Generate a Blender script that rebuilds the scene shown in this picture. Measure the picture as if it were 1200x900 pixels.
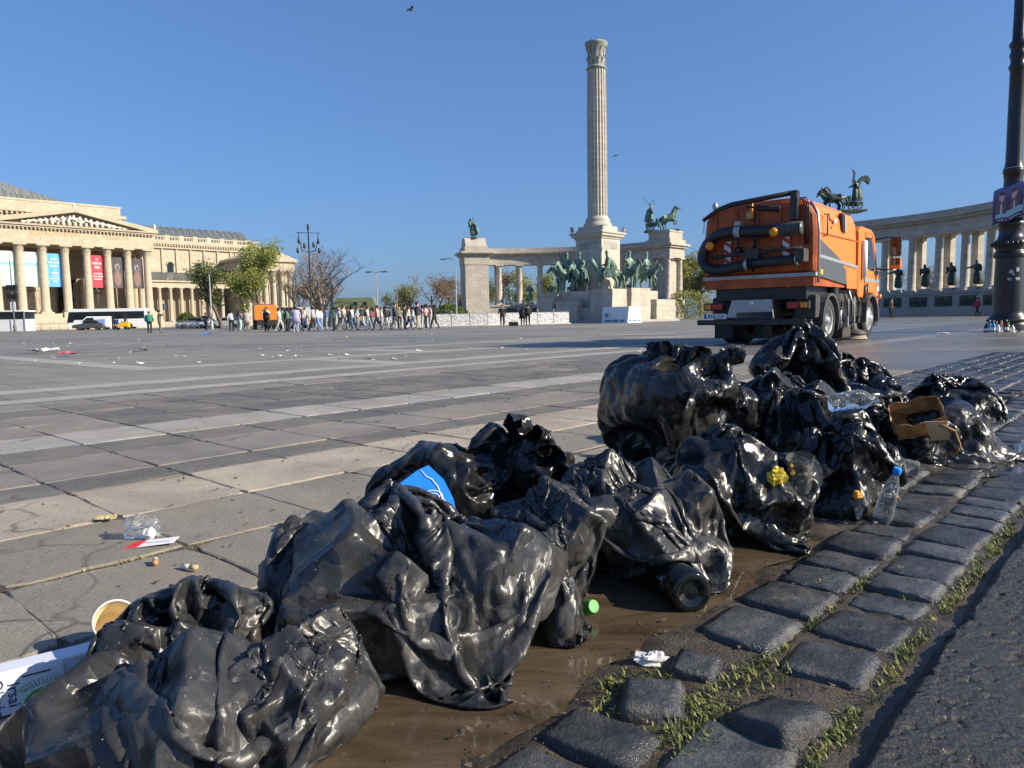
import bpy, bmesh, math, random
import numpy as np
from mathutils import Vector, Matrix, Euler, noise as mnoise

for o in list(bpy.data.objects):
    bpy.data.objects.remove(o, do_unlink=True)
SC = bpy.context.scene
COL = SC.collection
R = math.radians
pi = math.pi

# ------------------------------------------------------------------ camera
cam = bpy.data.cameras.new('camera')
cam.sensor_width = 36.0
cam.lens = 26.1
cam.clip_start = 0.05
cam.clip_end = 3000
cam.dof.use_dof = False
camo = bpy.data.objects.new('camera', cam)
COL.objects.link(camo)
PITCH, ROLL, CAM_H = math.atan(78 / 870), 0.019, 0.70
f0 = Vector((0, math.cos(PITCH), -math.sin(PITCH)))
u0 = Vector((0, math.sin(PITCH), math.cos(PITCH)))
r0 = Vector((1, 0, 0))
rr = r0 * math.cos(ROLL) - u0 * math.sin(ROLL)
uu = r0 * math.sin(ROLL) + u0 * math.cos(ROLL)
camo.matrix_world = Matrix(((rr.x, uu.x, -f0.x, 0), (rr.y, uu.y, -f0.y, 0), (rr.z, uu.z, -f0.z, CAM_H), (0, 0, 0, 1)))
SC.camera = camo

# ------------------------------------------------------------------ sky and sun
SUN_AZ, SUN_EL = 106.0, 29.0        # clockwise from +Y, degrees
world = bpy.data.worlds.new('World')
SC.world = world
world.use_nodes = True
wn = world.node_tree.nodes
wl = world.node_tree.links
bg = wn['Background']
skyn = wn.new('ShaderNodeTexSky')
skyn.sky_type = 'NISHITA'
skyn.sun_disc = False
skyn.sun_elevation = R(SUN_EL)
skyn.sun_rotation = R(SUN_AZ)
skyn.altitude = 0
skyn.air_density = 1.1
skyn.dust_density = 1.3
skyn.ozone_density = 10.0
skyg = wn.new('ShaderNodeGamma')          # one even tone curve for the whole sky
skyg.inputs['Gamma'].default_value = 0.68
skyt = wn.new('ShaderNodeMix')
skyt.data_type = 'RGBA'
skyt.blend_type = 'MULTIPLY'
skyt.inputs[0].default_value = 1.0
skyt.inputs[7].default_value = (0.68, 0.81, 1.03, 1)
wl.new(skyn.outputs['Color'], skyg.inputs['Color'])
wl.new(skyg.outputs['Color'], skyt.inputs[6])
wl.new(skyt.outputs[2], bg.inputs['Color'])
bg.inputs['Strength'].default_value = 0.15

sl = bpy.data.lights.new('sun', 'SUN')
sl.energy = 4.8
sl.angle = R(0.53)
sl.color = (1.0, 0.89, 0.71)
slo = bpy.data.objects.new('sun', sl)
COL.objects.link(slo)
sd = Vector((math.sin(R(SUN_AZ)) * math.cos(R(SUN_EL)), math.cos(R(SUN_AZ)) * math.cos(R(SUN_EL)), math.sin(R(SUN_EL))))
slo.rotation_euler = (-sd).to_track_quat('-Z', 'Y').to_euler()
slo.location = sd * 60

SC.view_settings.view_transform = 'Standard'
SC.view_settings.look = 'None'
SC.view_settings.exposure = 0.68
SC.view_settings.gamma = 1.0
SC.view_settings.use_curve_mapping = False

# ------------------------------------------------------------------ frames of reference
# u runs along the kerb (and the axis of the monument), v runs across the square
TH = R(42.4)
UX, UY = math.sin(TH), math.cos(TH)
VX, VY = -math.cos(TH), math.sin(TH)
ANG_U = math.atan2(UY, UX)             # rotation that turns +X into u
def uv(u, v, z=0.0):
    return Vector((UX * u + VX * v, UY * u + VY * v, z))
MUV = Matrix(((UX, VX, 0, 0), (UY, VY, 0, 0), (0, 0, 1, 0), (0, 0, 0, 1)))

# ------------------------------------------------------------------ object helpers
def tag(o, label=None, cat=None, group=None, kind=None):
    if label: o['label'] = label
    if cat: o['category'] = cat
    if group: o['group'] = group
    if kind: o['kind'] = kind
    return o
def link(name, data, parent=None, mats=None):
    o = bpy.data.objects.new(name, data)
    COL.objects.link(o)
    if parent is not None: o.parent = parent
    return o
def empty(name, loc=(0, 0, 0), rz=0.0, label=None, cat=None, group=None):
    o = bpy.data.objects.new(name, None)
    o.empty_display_size = 0.1
    COL.objects.link(o)
    o.location = loc
    o.rotation_euler = (0, 0, rz)
    return tag(o, label, cat, group)
def copy_tree(o, parent=None):
    c = o.copy()
    COL.objects.link(c)
    c.parent = parent
    for ch in list(o.children):
        copy_tree(ch, c)
    return c

class MB:
    """collects shapes and builds them as one mesh object"""
    def __init__(s):
        s.v = []; s.f = []; s.mi = []; s.sm = []; s.cur = 0; s.smooth = False
    def add(s, vs, fs, smooth=None, M=None):
        b = len(s.v)
        if M is not None: vs = [M @ Vector(q) for q in vs]
        s.v.extend(tuple(q) for q in vs)
        for f in fs:
            s.f.append(tuple(b + i for i in f)); s.mi.append(s.cur); s.sm.append(s.smooth if smooth is None else smooth)
        return s
    def box(s, x0, x1, y0, y1, z0, z1, M=None, bev=0.0):
        if bev > 0:
            b = min(bev, (x1 - x0) * .45, (y1 - y0) * .45, (z1 - z0) * .45)
            vs = []
            for z, i in ((z0, b), (z0 + b, 0), (z1 - b, 0), (z1, b)):
                vs += [(x0 + i, y0 + i, z), (x1 - i, y0 + i, z), (x1 - i, y1 - i, z), (x0 + i, y1 - i, z)]
            fs = [(3, 2, 1, 0), (12, 13, 14, 15)]
            for k in range(3):
                for j in range(4):
                    a = k * 4 + j; c = k * 4 + (j + 1) % 4
                    fs.append((a, c, c + 4, a + 4))
            return s.add(vs, fs, M=M)
        vs = [(x0, y0, z0), (x1, y0, z0), (x1, y1, z0), (x0, y1, z0), (x0, y0, z1), (x1, y0, z1), (x1, y1, z1), (x0, y1, z1)]
        return s.add(vs, [(3, 2, 1, 0), (4, 5, 6, 7), (0, 1, 5, 4), (1, 2, 6, 5), (2, 3, 7, 6), (3, 0, 4, 7)], M=M)
    def prism(s, pts, a, b, axis='y', M=None):
        """polygon pts (2D) extruded from a to b along axis; x: (y,z) y: (x,z) z: (x,y)"""
        n = len(pts)
        def mk(p, t):
            return {'x': (t, p[0], p[1]), 'y': (p[0], t, p[1]), 'z': (p[0], p[1], t)}[axis]
        vs = [mk(p, a) for p in pts] + [mk(p, b) for p in pts]
        fs = [tuple(range(n - 1, -1, -1)), tuple(range(n, 2 * n))]
        for i in range(n):
            j = (i + 1) % n
            fs.append((i, j, n + j, n + i))
        return s.add(vs, fs, M=M)
    def lathe(s, prof, n=16, M=None, smooth=True, cap=True, flute=0, fl_d=0.0):
        vs = []; fs = []
        for (r, z) in prof:
            for k in range(n):
                a = 2 * pi * k / n
                q = r - (fl_d * r if (flute and k % 2) else 0)
                vs.append((q * math.cos(a), q * math.sin(a), z))
        m = len(prof)
        for i in range(m - 1):
            for k in range(n):
                l = (k + 1) % n
                fs.append((i * n + k, i * n + l, (i + 1) * n + l, (i + 1) * n + k))
        s.add(vs, fs, smooth=smooth, M=M)
        if cap:
            s.add(vs[:n], [tuple(range(n - 1, -1, -1))], smooth=False, M=M)
            s.add(vs[-n:], [tuple(range(n))], smooth=False, M=M)
        return s
    def tube(s, pts, r, n=8, smooth=True, M=None, cap=True):
        pts = [Vector(p) for p in pts]
        rs = r if isinstance(r, (list, tuple)) else [r] * len(pts)
        vs = []; fs = []; ref = None
        for i, p in enumerate(pts):
            t = (pts[min(i + 1, len(pts) - 1)] - pts[max(i - 1, 0)])
            if t.length < 1e-9: t = Vector((0, 0, 1))
            t.normalize()
            if ref is None:
                ref = Vector((0, 0, 1)) if abs(t.z) < .9 else Vector((1, 0, 0))
            a = (ref - t * ref.dot(t)).normalized(); b = t.cross(a); ref = a
            for k in range(n):
                w = 2 * pi * k / n
                vs.append(p + (a * math.cos(w) + b * math.sin(w)) * rs[i])
        m = len(pts)
        for i in range(m - 1):
            for k in range(n):
                l = (k + 1) % n
                fs.append((i * n + k, i * n + l, (i + 1) * n + l, (i + 1) * n + k))
        if cap:
            fs.append(tuple(range(n - 1, -1, -1))); fs.append(tuple((m - 1) * n + k for k in range(n)))
        return s.add(vs, fs, smooth=smooth, M=M)
    def ball(s, c, r, n=12, m=8, M=None):
        rx, ry, rz = r if isinstance(r, (tuple, list)) else (r, r, r)
        vs = [(c[0], c[1], c[2] - rz)]; fs = []
        for i in range(1, m):
            t = -pi / 2 + pi * i / m
            for k in range(n):
                a = 2 * pi * k / n
                vs.append((c[0] + rx * math.cos(t) * math.cos(a), c[1] + ry * math.cos(t) * math.sin(a), c[2] + rz * math.sin(t)))
        vs.append((c[0], c[1], c[2] + rz))
        for k in range(n):
            fs.append((0, 1 + (k + 1) % n, 1 + k))
        for i in range(m - 2):
            for k in range(n):
                l = (k + 1) % n; a = 1 + i * n
                fs.append((a + k, a + l, a + n + l, a + n + k))
        a = 1 + (m - 2) * n; T = len(vs) - 1
        for k in range(n):
            fs.append((a + k, a + (k + 1) % n, T))
        return s.add(vs, fs, smooth=True, M=M)
    def sweep(s, prof, path, closed=False, M=None, smooth=False):
        """profile of (outward, z) swept along a plan path of (x, y); outward is to the right of travel"""
        P2 = [Vector((p[0], p[1])) for p in path]; n = len(P2); m = len(prof); vs = []; fs = []
        for i in range(n):
            if closed: a, b = P2[i - 1], P2[(i + 1) % n]
            else: a, b = P2[max(i - 1, 0)], P2[min(i + 1, n - 1)]
            d1 = (P2[i] - a); d2 = (b - P2[i])
            if d1.length < 1e-9: d1 = d2
            if d2.length < 1e-9: d2 = d1
            d1.normalize(); d2.normalize()
            n1 = Vector((d1.y, -d1.x)); n2 = Vector((d2.y, -d2.x)); nn = (n1 + n2)
            nn = nn / max(.3, nn.dot(n1))
            for (o_, z) in prof: vs.append((P2[i].x + nn.x * o_, P2[i].y + nn.y * o_, z))
        for i in range(n if closed else n - 1):
            j = (i + 1) % n
            for k in range(m - 1):
                fs.append((i * m + k, j * m + k, j * m + k + 1, i * m + k + 1))
        if not closed:
            fs.append(tuple(range(m))); fs.append(tuple((n - 1) * m + k for k in range(m - 1, -1, -1)))
        return s.add(vs, fs, smooth=smooth, M=M)
    def mesh(s, name):
        me = bpy.data.meshes.new(name)
        me.from_pydata(s.v, [], s.f)
        me.polygons.foreach_set('material_index', s.mi)
        me.polygons.foreach_set('use_smooth', s.sm)
        me.update()
        return me
    def build(s, name, mats, parent=None, fix=True):
        me = s.mesh(name)
        if fix:
            bm = bmesh.new(); bm.from_mesh(me); bmesh.ops.recalc_face_normals(bm, faces=bm.faces); bm.to_mesh(me); bm.free()
        for m in (mats if isinstance(mats, (list, tuple)) else [mats]): me.materials.append(m)
        return link(name, me, parent)

def T(x=0, y=0, z=0, rz=0, rx=0, ry=0, s=1):
    return Matrix.Translation((x, y, z)) @ Euler((rx, ry, rz)).to_matrix().to_4x4() @ Matrix.Scale(s, 4)
def np_mesh(name, V, Fq, mats, parent=None, smooth=True):
    me = bpy.data.meshes.new(name)
    V = np.asarray(V, dtype=np.float32); Fq = np.asarray(Fq, dtype=np.int32)
    k = Fq.shape[1]
    me.vertices.add(len(V)); me.vertices.foreach_set('co', V.ravel())
    me.loops.add(Fq.size); me.loops.foreach_set('vertex_index', Fq.ravel())
    me.polygons.add(len(Fq)); me.polygons.foreach_set('loop_start', np.arange(len(Fq), dtype=np.int32) * k)
    me.update(calc_edges=True)
    if smooth: me.polygons.foreach_set('use_smooth', np.ones(len(Fq), dtype=bool))
    for m in (mats if isinstance(mats, (list, tuple)) else [mats]): me.materials.append(m)
    return link(name, me, parent)

# ------------------------------------------------------------------ materials
def srgb(r, g, b):
    def f(c):
        c /= 255.0
        return c / 12.92 if c <= .04045 else ((c + .055) / 1.055) ** 2.4
    return (f(r), f(g), f(b), 1.0)
class NT:
    def __init__(s, name):
        s.m = bpy.data.materials.new(name); s.m.use_nodes = True
        s.t = s.m.node_tree; s.n = s.t.nodes; s.l = s.t.links
        s.b = s.n['Principled BSDF']; s.out = s.n['Material Output']
        s._tc = None
    def new(s, ty, **kw):
        x = s.n.new(ty)
        for k, v in kw.items(): setattr(x, k, v)
        return x
    def put(s, a, b): s.l.new(a, b)
    def coord(s, kind='Object', scale=None, rot=None):
        if s._tc is None: s._tc = s.new('ShaderNodeTexCoord')
        o = s._tc.outputs[kind]
        if scale is not None or rot is not None:
            mp = s.new('ShaderNodeMapping')
            if scale is not None: mp.inputs['Scale'].default_value = scale if isinstance(scale, (tuple, list)) else (scale,) * 3
            if rot is not None: mp.inputs['Rotation'].default_value = rot
            s.put(o, mp.inputs['Vector']); o = mp.outputs['Vector']
        return o
    def world(s, scale=None, rot=None):
        g = s.new('ShaderNodeNewGeometry'); o = g.outputs['Position']
        if scale is not None or rot is not None:
            mp = s.new('ShaderNodeMapping')
            if scale is not None: mp.inputs['Scale'].default_value = scale if isinstance(scale, (tuple, list)) else (scale,) * 3
            if rot is not None: mp.inputs['Rotation'].default_value = rot
            s.put(o, mp.inputs['Vector']); o = mp.outputs['Vector']
        return o
    def noise(s, vec, scale, detail=4, rough=.6, dist=0.0, typ=None):
        x = s.new('ShaderNodeTexNoise')
        if typ: x.noise_type = typ
        x.inputs['Scale'].default_value = scale; x.inputs['Detail'].default_value = detail
        x.inputs['Roughness'].default_value = rough; x.inputs['Distortion'].default_value = dist
        s.put(vec, x.inputs['Vector']); return x.outputs['Fac']
    def vor(s, vec, scale, feature='F1', rand=1.0, out='Distance'):
        x = s.new('ShaderNodeTexVoronoi'); x.feature = feature
        x.inputs['Scale'].default_value = scale; x.inputs['Randomness'].default_value = rand
        s.put(vec, x.inputs['Vector']); return x.outputs[out]
    def ramp(s, fac, stops, interp='LINEAR'):
        x = s.new('ShaderNodeValToRGB'); x.color_ramp.interpolation = interp
        e = x.color_ramp.elements
        while len(e) < len(stops): e.new(.5)
        for q, (p, c) in zip(e, stops):
            q.position = p; q.color = c if len(c) == 4 else (*c, 1)
        s.put(fac, x.inputs['Fac']); return x.outputs['Color']
    def rng(s, fac, a, b, c, d):
        x = s.new('ShaderNodeMapRange')
        for i, v in zip(('From Min', 'From Max', 'To Min', 'To Max'), (a, b, c, d)): x.inputs[i].default_value = v
        s.put(fac, x.inputs['Value']); return x.outputs['Result']
    def mix(s, fac, a, b, mode='MIX'):
        x = s.new('ShaderNodeMix', data_type='RGBA', blend_type=mode)
        for sock, v in ((x.inputs[0], fac), (x.inputs[6], a), (x.inputs[7], b)):
            if hasattr(v, 'is_output') or isinstance(v, bpy.types.NodeSocket): s.put(v, sock)
            else: sock.default_value = v
        return x.outputs[2]
    def math(s, op, a, b=None):
        x = s.new('ShaderNodeMath', operation=op)
        for sock, v in zip(x.inputs, (a, b)):
            if v is None: continue
            if isinstance(v, bpy.types.NodeSocket): s.put(v, sock)
            else: sock.default_value = v
        return x.outputs[0]
    def bump(s, h, strength=.3, dist=.01, normal=None):
        x = s.new('ShaderNodeBump'); x.inputs['Strength'].default_value = strength; x.inputs['Distance'].default_value = dist
        s.put(h, x.inputs['Height'])
        if normal is not None: s.put(normal, x.inputs['Normal'])
        s.put(x.outputs['Normal'], s.b.inputs['Normal']); return x.outputs['Normal']
    def set(s, **kw):
        for k, v in kw.items():
            sock = s.b.inputs[k.replace('_', ' ')]
            if isinstance(v, bpy.types.NodeSocket): s.put(v, sock)
            else: sock.default_value = v
        return s
def simple(name, col, rough=.6, metal=0.0, spec=.5, var=.12, scale=6.0, bump=0.0, bscale=60.0):
    """plain paint or stone with slight uneven tone"""
    k = NT(name)
    c = Vector(col[:3])
    w = k.world()
    f = k.noise(w, scale, 4, .6)
    k.set(Base_Color=k.ramp(f, [(.3, tuple(c * (1 - var))), (.7, tuple(min(1, q) for q in c * (1 + var)))]), Roughness=rough, Metallic=metal)
    k.b.inputs['Specular IOR Level'].default_value = spec
    if bump: k.bump(k.noise(w, bscale, 3), bump, .004)
    return k.m
def objcol(name, rough=.8):
    """cloth whose tone varies a little with each thing that wears it"""
    pass
# ------------------------------------------------------------------ numpy noise for terrain
def vnoise(x, y, seed=0):
    rg = np.random.RandomState(seed); Tb = rg.rand(256, 256).astype(np.float32)
    xi = np.floor(x).astype(int); yi = np.floor(y).astype(int); fx = x - xi; fy = y - yi
    fx = fx * fx * (3 - 2 * fx); fy = fy * fy * (3 - 2 * fy)
    g = lambda a, b: Tb[a % 256, b % 256]
    return (g(xi, yi) * (1 - fx) + g(xi + 1, yi) * fx) * (1 - fy) + (g(xi, yi + 1) * (1 - fx) + g(xi + 1, yi + 1) * fx) * fy
def fbm(x, y, octv=4, seed=0, gain=.5):
    s = 0; a = 1; tot = 0
    for i in range(octv):
        s = s + a * vnoise(x * 2 ** i, y * 2 ** i, seed + i); tot += a; a *= gain
    return s / tot
def grid_obj(name, us, vs, zf, mat, kind='structure', parent=None):
    Ug, Vg = np.meshgrid(us, vs)
    Z = zf(Ug, Vg)
    Xw = UX * Ug + VX * Vg; Yw = UY * Ug + VY * Vg
    nu, nv = len(us), len(vs)
    i = np.arange(nv - 1)[:, None] * nu; k = np.arange(nu - 1)[None, :]
    Fq = np.stack((i + k, i + k + 1, i + nu + k + 1, i + nu + k), -1).reshape(-1, 4)
    o = np_mesh(name, np.stack((Xw, Yw, Z), -1).reshape(-1, 3), Fq, mat, parent)
    if kind: o['kind'] = kind
    return o

# ------------------------------------------------------------------ ground materials
def uvcoord(k):
    return k.world(rot=(0, 0, -ANG_U))       # x becomes u, y becomes v
def stone(name, stops, rough=(.55, .8), obj_var=.09, grain=1.0, wet=0.0):
    k = NT(name); w = k.world()
    big = k.noise(w, 2.3, 5, .65); fine = k.noise(w, 90, 4, .7); spk = k.noise(w, 320, 2, .6)
    oi = k.new('ShaderNodeObjectInfo')
    c = k.ramp(big, stops)
    c = k.mix(k.rng(fine, .35, .7, 0, .55 * grain), c, (0.045, .042, .038, 1), 'MIX')
    c = k.mix(k.rng(spk, .58, .75, 0, .5), c, (.46, .44, .40, 1))
    hs = k.new('ShaderNodeHueSaturation'); k.put(c, hs.inputs['Color'])
    k.put(k.rng(oi.outputs['Random'], 0, 1, 1 - obj_var, 1 + obj_var), hs.inputs['Value'])
    st = k.noise(k.world(scale=(1, 1, 1)), .9, 3, .6, dist=.6)
    cc = k.mix(k.rng(st, .52, .66, 0, .35), hs.outputs['Color'], (.06, .055, .05, 1))
    wp = k.new('ShaderNodeVectorMath', operation='MULTIPLY_ADD'); nz = k.new('ShaderNodeTexNoise'); nz.inputs['Scale'].default_value = 3.0; k.put(w, nz.inputs['Vector']); k.put(nz.outputs['Color'], wp.inputs[0]); wp.inputs[1].default_value = (.5, .5, .5); k.put(w, wp.inputs[2])
    ck = k.vor(wp.outputs[0], .9, 'DISTANCE_TO_EDGE')
    cc = k.mix(k.math('MULTIPLY', k.rng(ck, .0, .012, .85, 0), k.rng(st, .4, .55, 1, 0)), cc, (.03, .027, .022, 1))
    gum = k.vor(w, 7.0); cc = k.mix(k.rng(gum, .05, .08, .35, 0), cc, (.06, .055, .05, 1))
    dd = k.noise(w, 1.3, 6, .72, dist=.3); cc = k.mix(k.rng(dd, .45, .66, 0, .6), cc, (.27, .225, .165, 1))
    k.set(Base_Color=cc)
    if wet:
        wm = k.rng(k.noise(w, 1.7, 4, .6), .5 - wet * .3, .62 - wet * .2, rough[1], .16)
        k.set(Roughness=wm)
    else:
        k.set(Roughness=k.rng(big, .3, .7, rough[0], rough[1]))
    h = k.math('ADD', k.math('MULTIPLY', fine, .7), k.math('MULTIPLY', spk, .5))
    k.bump(h, .75, .006)
    return k.m
M_SLAB_GREY = stone('slab_stone_grey', [(.3, (.22, .20, .16)), (.7, (.32, .288, .23))])
M_SLAB_DARK = stone('slab_stone_dark', [(.3, (.115, .109, .096)), (.7, (.185, .175, .152))])
M_SLAB_TAN = stone('slab_stone_tan', [(.3, (.40, .335, .25)), (.7, (.54, .465, .36))], grain=.7)
M_SLAB_LILAC = stone('slab_stone_lilac', [(.3, (.20, .18, .155)), (.7, (.29, .262, .228))], grain=.8)
M_SLAB_LIGHT = stone('slab_stone_light', [(.3, (.33, .31, .28)), (.7, (.44, .415, .375))], grain=.6, obj_var=.08)

def plaza_material():
    k = NT('plaza_paving')
    q = uvcoord(k)
    sx = k.new('ShaderNodeSeparateXYZ'); k.put(q, sx.inputs[0]); u, v = sx.outputs[0], sx.outputs[1]
    w = k.world()
    br = k.new('ShaderNodeTexBrick'); k.put(q, br.inputs['Vector'])
    br.offset = 0.0; br.squash = 1.0
    for nme, val in (('Scale', 1.0), ('Mortar Size', .012), ('Mortar Smooth', .3), ('Bias', 0.0), ('Brick Width', .5), ('Row Height', .6)): br.inputs[nme].default_value = val
    br.inputs['Color1'].default_value = (.175, .165, .138, 1); br.inputs['Color2'].default_value = (.26, .243, .203, 1); br.inputs['Mortar'].default_value = (.06, .055, .05, 1)
    patch = k.noise(w, .22, 4, .6)
    c = k.mix(k.rng(patch, .4, .6, 0, .55), br.outputs['Color'], (.27, .255, .22, 1))
    # pale bands of stone in the paving: along u at given v, along v at given u
    def band(x, a, b):
        return k.math('MULTIPLY', k.math('GREATER_THAN', x, a), k.math('LESS_THAN', x, b))
    def mx(a, b): return k.math('MAXIMUM', a, b)
    m = band(v, 4.82, 5.4)
    for a, b in ((7.95, 8.35), (9.15, 9.65), (30, 30.6), (33.0, 33.5), (52, 52.7), (55, 55.5)): m = mx(m, band(v, a, b))
    m = mx(m, k.math('MULTIPLY', band(v, 12.0, 12.5), k.math('GREATER_THAN', u, 4.55)))
    m = mx(m, k.math('MULTIPLY', band(u, 4.55, 5.05), band(v, 12.0, 30.3)))
    m = mx(m, k.math('MULTIPLY', band(u, 7.5, 8.0), band(v, 9.3, 12.2)))
    m = mx(m, k.math('MULTIPLY', band(v, 15.0, 15.5), k.math('GREATER_THAN', u, 10.5)))
    m = mx(m, k.math('MULTIPLY', band(u, 10.5, 11.0), band(v, 12.2, 15.3)))
    m = mx(m, k.math('MULTIPLY', band(u, 23.5, 24.1), band(v, 9.3, 60)))
    m = mx(m, k.math('MULTIPLY', band(u, 40, 40.6), band(v, 9.3, 60)))
    pale = k.ramp(k.noise(w, 3.0, 4, .7), [(.3, (.30, .285, .25)), (.7, (.45, .43, .385))])
    c = k.mix(k.math('MULTIPLY', m, .9), c, pale)
    # dark rows of slabs between the pale bands
    dk = k.math('MULTIPLY', band(v, 5.4, 7.95), .7)
    c = k.mix(dk, c, (.13, .13, .128, 1))
    fine = k.noise(w, 70, 4, .7)
    c = k.mix(k.rng(fine, .4, .75, 0, .4), c, (.05, .047, .042, 1))
    # swept-wet stone: darker and glossy, in long streaks where the sweeper has driven
    streak = k.noise(k.world(rot=(0, 0, -ANG_U + .15), scale=(.10, .5, 1)), 1.0, 5, .62, dist=.4)
    dist = k.new('ShaderNodeVectorMath', operation='LENGTH'); k.put(w, dist.inputs[0])
    wet = k.math('MULTIPLY', k.rng(streak, .46, .62, 0, 1), k.rng(dist.outputs['Value'], 13, 22, .1, .75))
    right = k.rng(k.math('SUBTRACT', u, k.math('MULTIPLY', v, 2.2)), -4, 3, 0, 1)
    wet2 = k.math('MAXIMUM', wet, k.math('MULTIPLY', right, k.rng(streak, .3, .5, .35, 1)))
    c = k.mix(k.math('MULTIPLY', wet2, .5), c, (.06, .058, .055, 1))
    k.set(Base_Color=c, Roughness=k.rng(wet2, 0, 1, .75, .32))
    k.bump(k.math('ADD', fine, k.math('MULTIPLY', br.outputs['Fac'], -.6)), .5, .008)
    return k.m
M_PLAZA = plaza_material()

def dirt_material():
    k = NT('joint_dirt'); w = k.world()
    f = k.noise(w, 30, 5, .7)
    k.set(Base_Color=k.ramp(f, [(.3, (.035, .03, .025)), (.65, (.11, .095, .07)), (.8, (.2, .17, .12))]), Roughness=.95)
    k.bump(k.noise(w, 160, 4, .7), .8, .006)
    return k.m
M_DIRT = dirt_material()

def mud_material():
    k = NT('wet_mud'); w = k.world()
    n = k.noise(w, 7, 5, .65); f = k.noise(w, 120, 4, .7)
    g = k.new('ShaderNodeNewGeometry'); sz = k.new('ShaderNodeSeparateXYZ'); k.put(g.outputs['Position'], sz.inputs[0])
    hgt = k.rng(sz.outputs[2], -.028, -.004, 0, 1)
    c = k.ramp(k.math('ADD', k.math('MULTIPLY', n, .6), k.math('MULTIPLY', f, .4)), [(.32, (.022, .018, .014)), (.52, (.06, .047, .033)), (.7, (.12, .095, .068))])
    k.set(Base_Color=c, Roughness=k.ramp(n, [(.4, (.3, .3, .3)), (.62, (.75, .75, .75))]))
    k.bump(k.math('ADD', f, k.math('MULTIPLY', k.noise(w, 300, 2, .6), .5)), .9, .006)
    return k.m
M_MUD = mud_material()

def sett_material():
    k = NT('sett_basalt'); w = k.world(); oi = k.new('ShaderNodeObjectInfo')
    n = k.noise(w, 9, 5, .7); f = k.noise(w, 160, 4, .75)
    c = k.ramp(n, [(.3, (.03, .031, .034)), (.55, (.06, .061, .064)), (.75, (.11, .108, .104))])
    # dust and dried mud gathered in patches
    d = k.noise(w, 4.5, 5, .7, dist=.5)
    c = k.mix(k.rng(d, .55, .72, 0, .7), c, (.15, .125, .095, 1))
    hs = k.new('ShaderNodeHueSaturation'); k.put(c, hs.inputs['Color']); k.put(k.rng(oi.outputs['Random'], 0, 1, .65, 1.5), hs.inputs['Value'])
    k.set(Base_Color=hs.outputs['Color'], Roughness=k.rng(k.math('ADD', k.math('MULTIPLY', n, .5), k.math('MULTIPLY', d, .5)), .4, .62, .08, .48))
    k.bump(k.math('ADD', k.math('MULTIPLY', f, .6), k.math('MULTIPLY', k.noise(w, 38, 3, .6), 1.2)), .8, .008)
    return k.m
M_SETT = sett_material()

def asphalt_material():
    k = NT('coarse_asphalt'); w = k.world()
    n = k.noise(w, 3, 4, .6); f = k.vor(w, 210, 'F1'); s = k.noise(w, 500, 2, .5)
    c = k.ramp(k.noise(w, 150, 3, .7), [(.35, (.016, .016, .018)), (.62, (.04, .04, .042)), (.78, (.10, .098, .096))])
    k.set(Base_Color=c, Roughness=k.rng(n, .3, .7, .28, .5))
    k.bump(k.math('ADD', k.math('MULTIPLY', k.noise(k.world(rot=(0, 0, .6), scale=(1, .55, 1)), 170, 4, .75), 1.6), k.math('MULTIPLY', s, .4)), .9, .006)
    return k.m
M_ASPH = asphalt_material()

# ------------------------------------------------------------------ the ground: one sheet to the horizon, then the strips near the kerb
mb = MB()
S = 1400.0
mb.add([(-S, -60, -.06), (S, -60, -.06), (S, S, -.06), (-S, S, -.06)], [(0, 1, 2, 3)])
tag(mb.build('ground', simple('far_ground', (.16, .15, .12, 1), .9, scale=.02)), kind='structure')
def sheet(name, u0_, u1_, v0_, v1_, z, mat):
    b = MB(); b.add([uv(u0_, v0_, z), uv(u1_, v0_, z), uv(u1_, v1_, z), uv(u0_, v1_, z)], [(0, 1, 2, 3)])
    return tag(b.build(name, mat), kind='structure')
NEAR_V, NEAR_U = 7.8, 9.5
# plaza paving: everything across the square beyond the hand-laid slabs
b = MB()
z = -.004
for (a, c_, d, e) in ((-60, 240, NEAR_V, 230), (NEAR_U, 240, 2.3, NEAR_V), (-60, -1.5, 2.3, NEAR_V), (14, 240, -60, 2.3)):
    b.add([uv(a, d, z), uv(c_, d, z), uv(c_, e, z), uv(a, e, z)], [(0, 1, 2, 3)])
plaza = tag(b.build('plaza', M_PLAZA), kind='structure')
bed = sheet('slab_bed', -1.5, NEAR_U, 1.3, NEAR_V, -.007, M_DIRT)

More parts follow.
